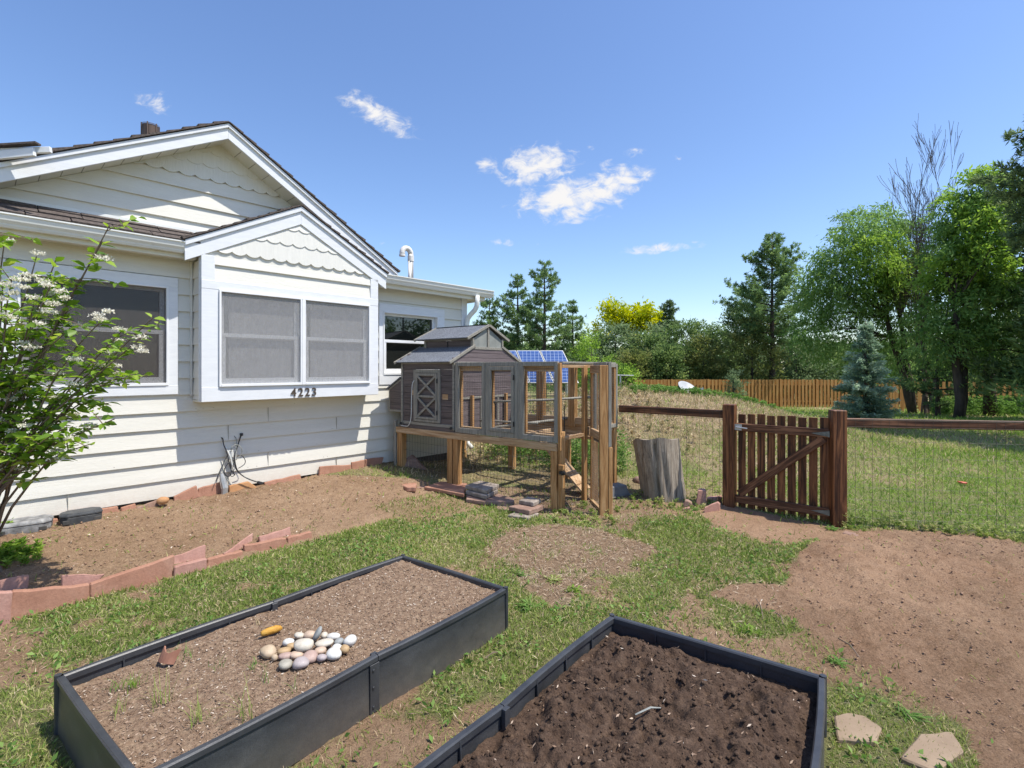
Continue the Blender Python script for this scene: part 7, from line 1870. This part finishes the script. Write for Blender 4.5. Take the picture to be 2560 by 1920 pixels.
# twigs
for i, (a, b, zz, lb) in enumerate((((1890, 1500), (1908, 1552), .03, 'pale bent twig at the left edge of the raked soil'), ((1938, 1535), (1958, 1565), .03, 'short twig beside the bent one on the raked soil'), ((2095, 1600), (2150, 1650), .05, 'dark twig near the corner of the nearer bed'), ((1588, 1793), (1652, 1776), .235, 'pale curved stalk lying on the dark compost'), ((1245, 1635), (1212, 1650), .01, 'pale stick beside the front panel of the long bed'))):
    p0, p1 = G(*a, zz), G(*b, zz); z0 = zz + .01
    m = MB().tube([(p0[0], p0[1], z0), ((p0[0] + p1[0]) / 2 + .01, (p0[1] + p1[1]) / 2, z0 + .015), (p1[0], p1[1], z0)], [.003, .004, .002], 5)
    tag(m.build('twig', 'cableg' if i == 3 else 'twig', None), lb, 'twig', 'twigs lying on the soil')

# ---------------------------------------------------------------- flowering shrub at the left
def shrub():
    pr = random.Random(9); rng = np.random.default_rng(9)
    base = Vector(((-62 - CX) / F * 3.62, 3.62, .08))
    root = empty('flowering_shrub', base, 0, 'leafy dogwood shrub with white flower clusters at the left', 'shrub')
    st_ = MB(); P = []; D = []; Ls = []; Fl = []
    tg = [(375, 800, 3.45), (352, 850, 3.4), (372, 930, 3.35), (255, 600, 3.5), (285, 570, 3.5), (150, 640, 3.45), (95, 640, 3.5), (30, 690, 3.4), (285, 1050, 3.35), (270, 1000, 3.5), (225, 1110, 3.3), (150, 1100, 3.4), (60, 900, 3.3), (20, 800, 3.2), (120, 900, 3.5),
          (200, 880, 3.3), (300, 830, 3.5), (100, 760, 3.3), (60, 1050, 3.4), (0, 700, 3.5), (-60, 620, 3.5), (-90, 800, 3.4), (330, 955, 3.55), (170, 760, 3.6), (215, 960, 3.6), (120, 1010, 3.5), (-40, 950, 3.3), (-70, 700, 3.2), (60, 740, 3.7), (10, 600, 3.6), (-20, 560, 3.4), (175, 1060, 3.25), (45, 1150, 3.3), (-120, 1000, 3.5),
          (130, 700, 3.4), (90, 830, 3.45), (40, 960, 3.5), (160, 830, 3.4), (245, 800, 3.45), (200, 700, 3.5), (250, 920, 3.45), (20, 1060, 3.55), (90, 1090, 3.3), (-10, 860, 3.5)]
    def leafpair(p, d, s_):
        az = pr.uniform(0, 6.28)
        for sg in (0, math.pi):
            q = Vector((math.cos(az + sg), math.sin(az + sg), pr.uniform(-.5, .35))); dd_ = (d * .45 + q).normalized()
            P.append(tuple(p)); D.append(tuple(dd_)); Ls.append(s_ * pr.uniform(.6, 1.15))
    for i, (px, py, Yd) in enumerate(tg):
        tip = at(px, py, Yd); L = (tip - base).length
        hub = base + Vector((.10 * pr.uniform(-.5, 1.2), pr.uniform(-.15, .1), .30 + pr.uniform(-.1, .35)))
        ctl = hub.lerp(tip, .5) + Vector((0, 0, .10 * L)) if py < 900 else hub.lerp(tip, .45) + Vector((0, 0, .22 * L))
        pts = [base + Vector((pr.uniform(-.13, .13), pr.uniform(-.10, .10), 0)), hub]
        for t in (.2, .4, .6, .8, 1.0): pts.append(hub * (1 - t) ** 2 + ctl * 2 * t * (1 - t) + tip * t * t + Vector((pr.gauss(0, .012), pr.gauss(0, .012), pr.gauss(0, .012))))
        n = len(pts); st_.tube(pts, [.009 * (1 - .82 * k / (n - 1)) + .0018 for k in range(n)], 6, False)
        for k in range(3, n):
            a, b_ = pts[k - 1], pts[k]; d_ = (b_ - a).normalized()
            for s_ in range(4 if k > 4 else (1 if k == 4 else 0)): leafpair(a.lerp(b_, (s_ + pr.random()) / 4), d_, .088)
        # side twigs
        for k in range(5):
            t = pr.uniform(.50, 1.0); j = min(int(t * (n - 1)), n - 2); b0 = pts[j].lerp(pts[j + 1], t * (n - 1) - j)
            az = pr.uniform(0, 6.28); l_ = pr.uniform(.08, .24)
            dv = Vector((math.cos(az), math.sin(az) * .8, pr.uniform(-.15, .9))).normalized(); e = b0 + dv * l_
            st_.tube([b0, b0.lerp(e, .5) + Vector((0, 0, .01)), e], [.0035, .0028, .0016], 5, False)
            for s_ in range(4): leafpair(b0.lerp(e, .25 + .25 * s_), dv, .074)
            if pr.random() < .22: Fl.append(e + Vector((0, 0, .015)))
        if pr.random() < .25 and py < 1020: Fl.append(tip + Vector((0, 0, .012)))
    for (px, py) in ((75, 690), (45, 700), (110, 705), (20, 715), (60, 720), (150, 730), (30, 735), (85, 745), (160, 745), (5, 750), (245, 790), (250, 800), (60, 860), (75, 870), (345, 870), (355, 880), (270, 780), (130, 760), (190, 900), (60, 700), (120, 715)):
        Fl.append(at(px, py, pr.uniform(3.25, 3.45)))
    st_.build('stems', 'twig', root, tuple(base), smooth=True)
    P = np.array(P); D = nrm(np.array(D)); L = np.array(Ls)[:, None]; n = len(P)
    q = nrm(np.cross(D, np.array([0, 0, 1.0]) + rng.normal(0, .45, (n, 3)))); up = np.cross(q, D); W_ = L * .56
    tipdrop = np.array([0, 0, -1.0]) * L * rng.uniform(.05, .3, (n, 1))
    a = P + D * L * .12; m1 = a + D * L * .28 + up * 0; m2 = a + D * L * .62 + tipdrop * .3; tp_ = a + D * L + tipdrop
    s1 = q * W_ * .46; s2 = q * W_ * .42; f_ = up * W_ * .14
    V = np.stack([a, m1 - s1 + f_, m1, m1 + s1 + f_, m2 - s2 + f_, m2, m2 + s2 + f_, tp_], 1).reshape(-1, 3)
    b8 = np.arange(n)[:, None] * 8
    quads = np.concatenate([b8 + np.array([[1, 2, 5, 4]]), b8 + np.array([[2, 3, 6, 5]])], 0)
    tri = np.concatenate([b8 + np.array([[0, 2, 1]]), b8 + np.array([[0, 3, 2]]), b8 + np.array([[4, 5, 7]]), b8 + np.array([[5, 6, 7]])], 0)
    me = bpy.data.meshes.new('leaves'); me.vertices.add(len(V)); me.vertices.foreach_set('co', (V - np.array(base)).astype(np.float32).ravel())
    li = np.concatenate([quads.ravel(), tri.ravel()]).astype(np.int32); me.loops.add(len(li)); me.loops.foreach_set('vertex_index', li)
    me.polygons.add(len(quads) + len(tri)); me.polygons.foreach_set('loop_start', np.concatenate([np.arange(len(quads)) * 4, len(quads) * 4 + np.arange(len(tri)) * 3]).astype(np.int32))
    me.polygons.foreach_set('use_smooth', np.ones(len(quads) + len(tri), bool))
    at_ = me.attributes.new('rnd', 'FLOAT', 'POINT'); at_.data.foreach_set('value', np.repeat(np.clip(rng.normal(.5, .24, n), 0, 1), 8).astype(np.float32))
    me.materials.append(M['shrubleaf']); me.update(calc_edges=True); me.validate()
    o = bpy.data.objects.new('leaves', me); COL.objects.link(o); o.parent = root
    # flower clusters: flat-topped heads of small petals
    FP = []; FD = []; FL = []
    for c in Fl:
        k = 90; r_ = rng.uniform(.034, .055)
        dd_ = rng.normal(size=(k, 3)); dd_[:, 2] = np.abs(dd_[:, 2]) * .6; cc_ = np.array(c) + nrm(dd_) * r_ * rng.uniform(.3, 1, (k, 1)) * np.array([1, 1, .55])
        FP.append(cc_); d2 = rng.normal(size=(k, 3)) * .9 + np.array([0, 0, .3]); FD.append(d2); FL.append(rng.uniform(.012, .022, k))
    FP = np.concatenate(FP) - np.array(base); FD = np.concatenate(FD); FL = np.concatenate(FL)
    V, Fc, r_ = leaf_quads(FP, FD, FL, FL * .55, rng)
    mesh_np('flowers', V, Fc, 'petal', root, rnd=r_)
shrub()
bpy.context.view_layer.update()
print('objects', len(bpy.data.objects))
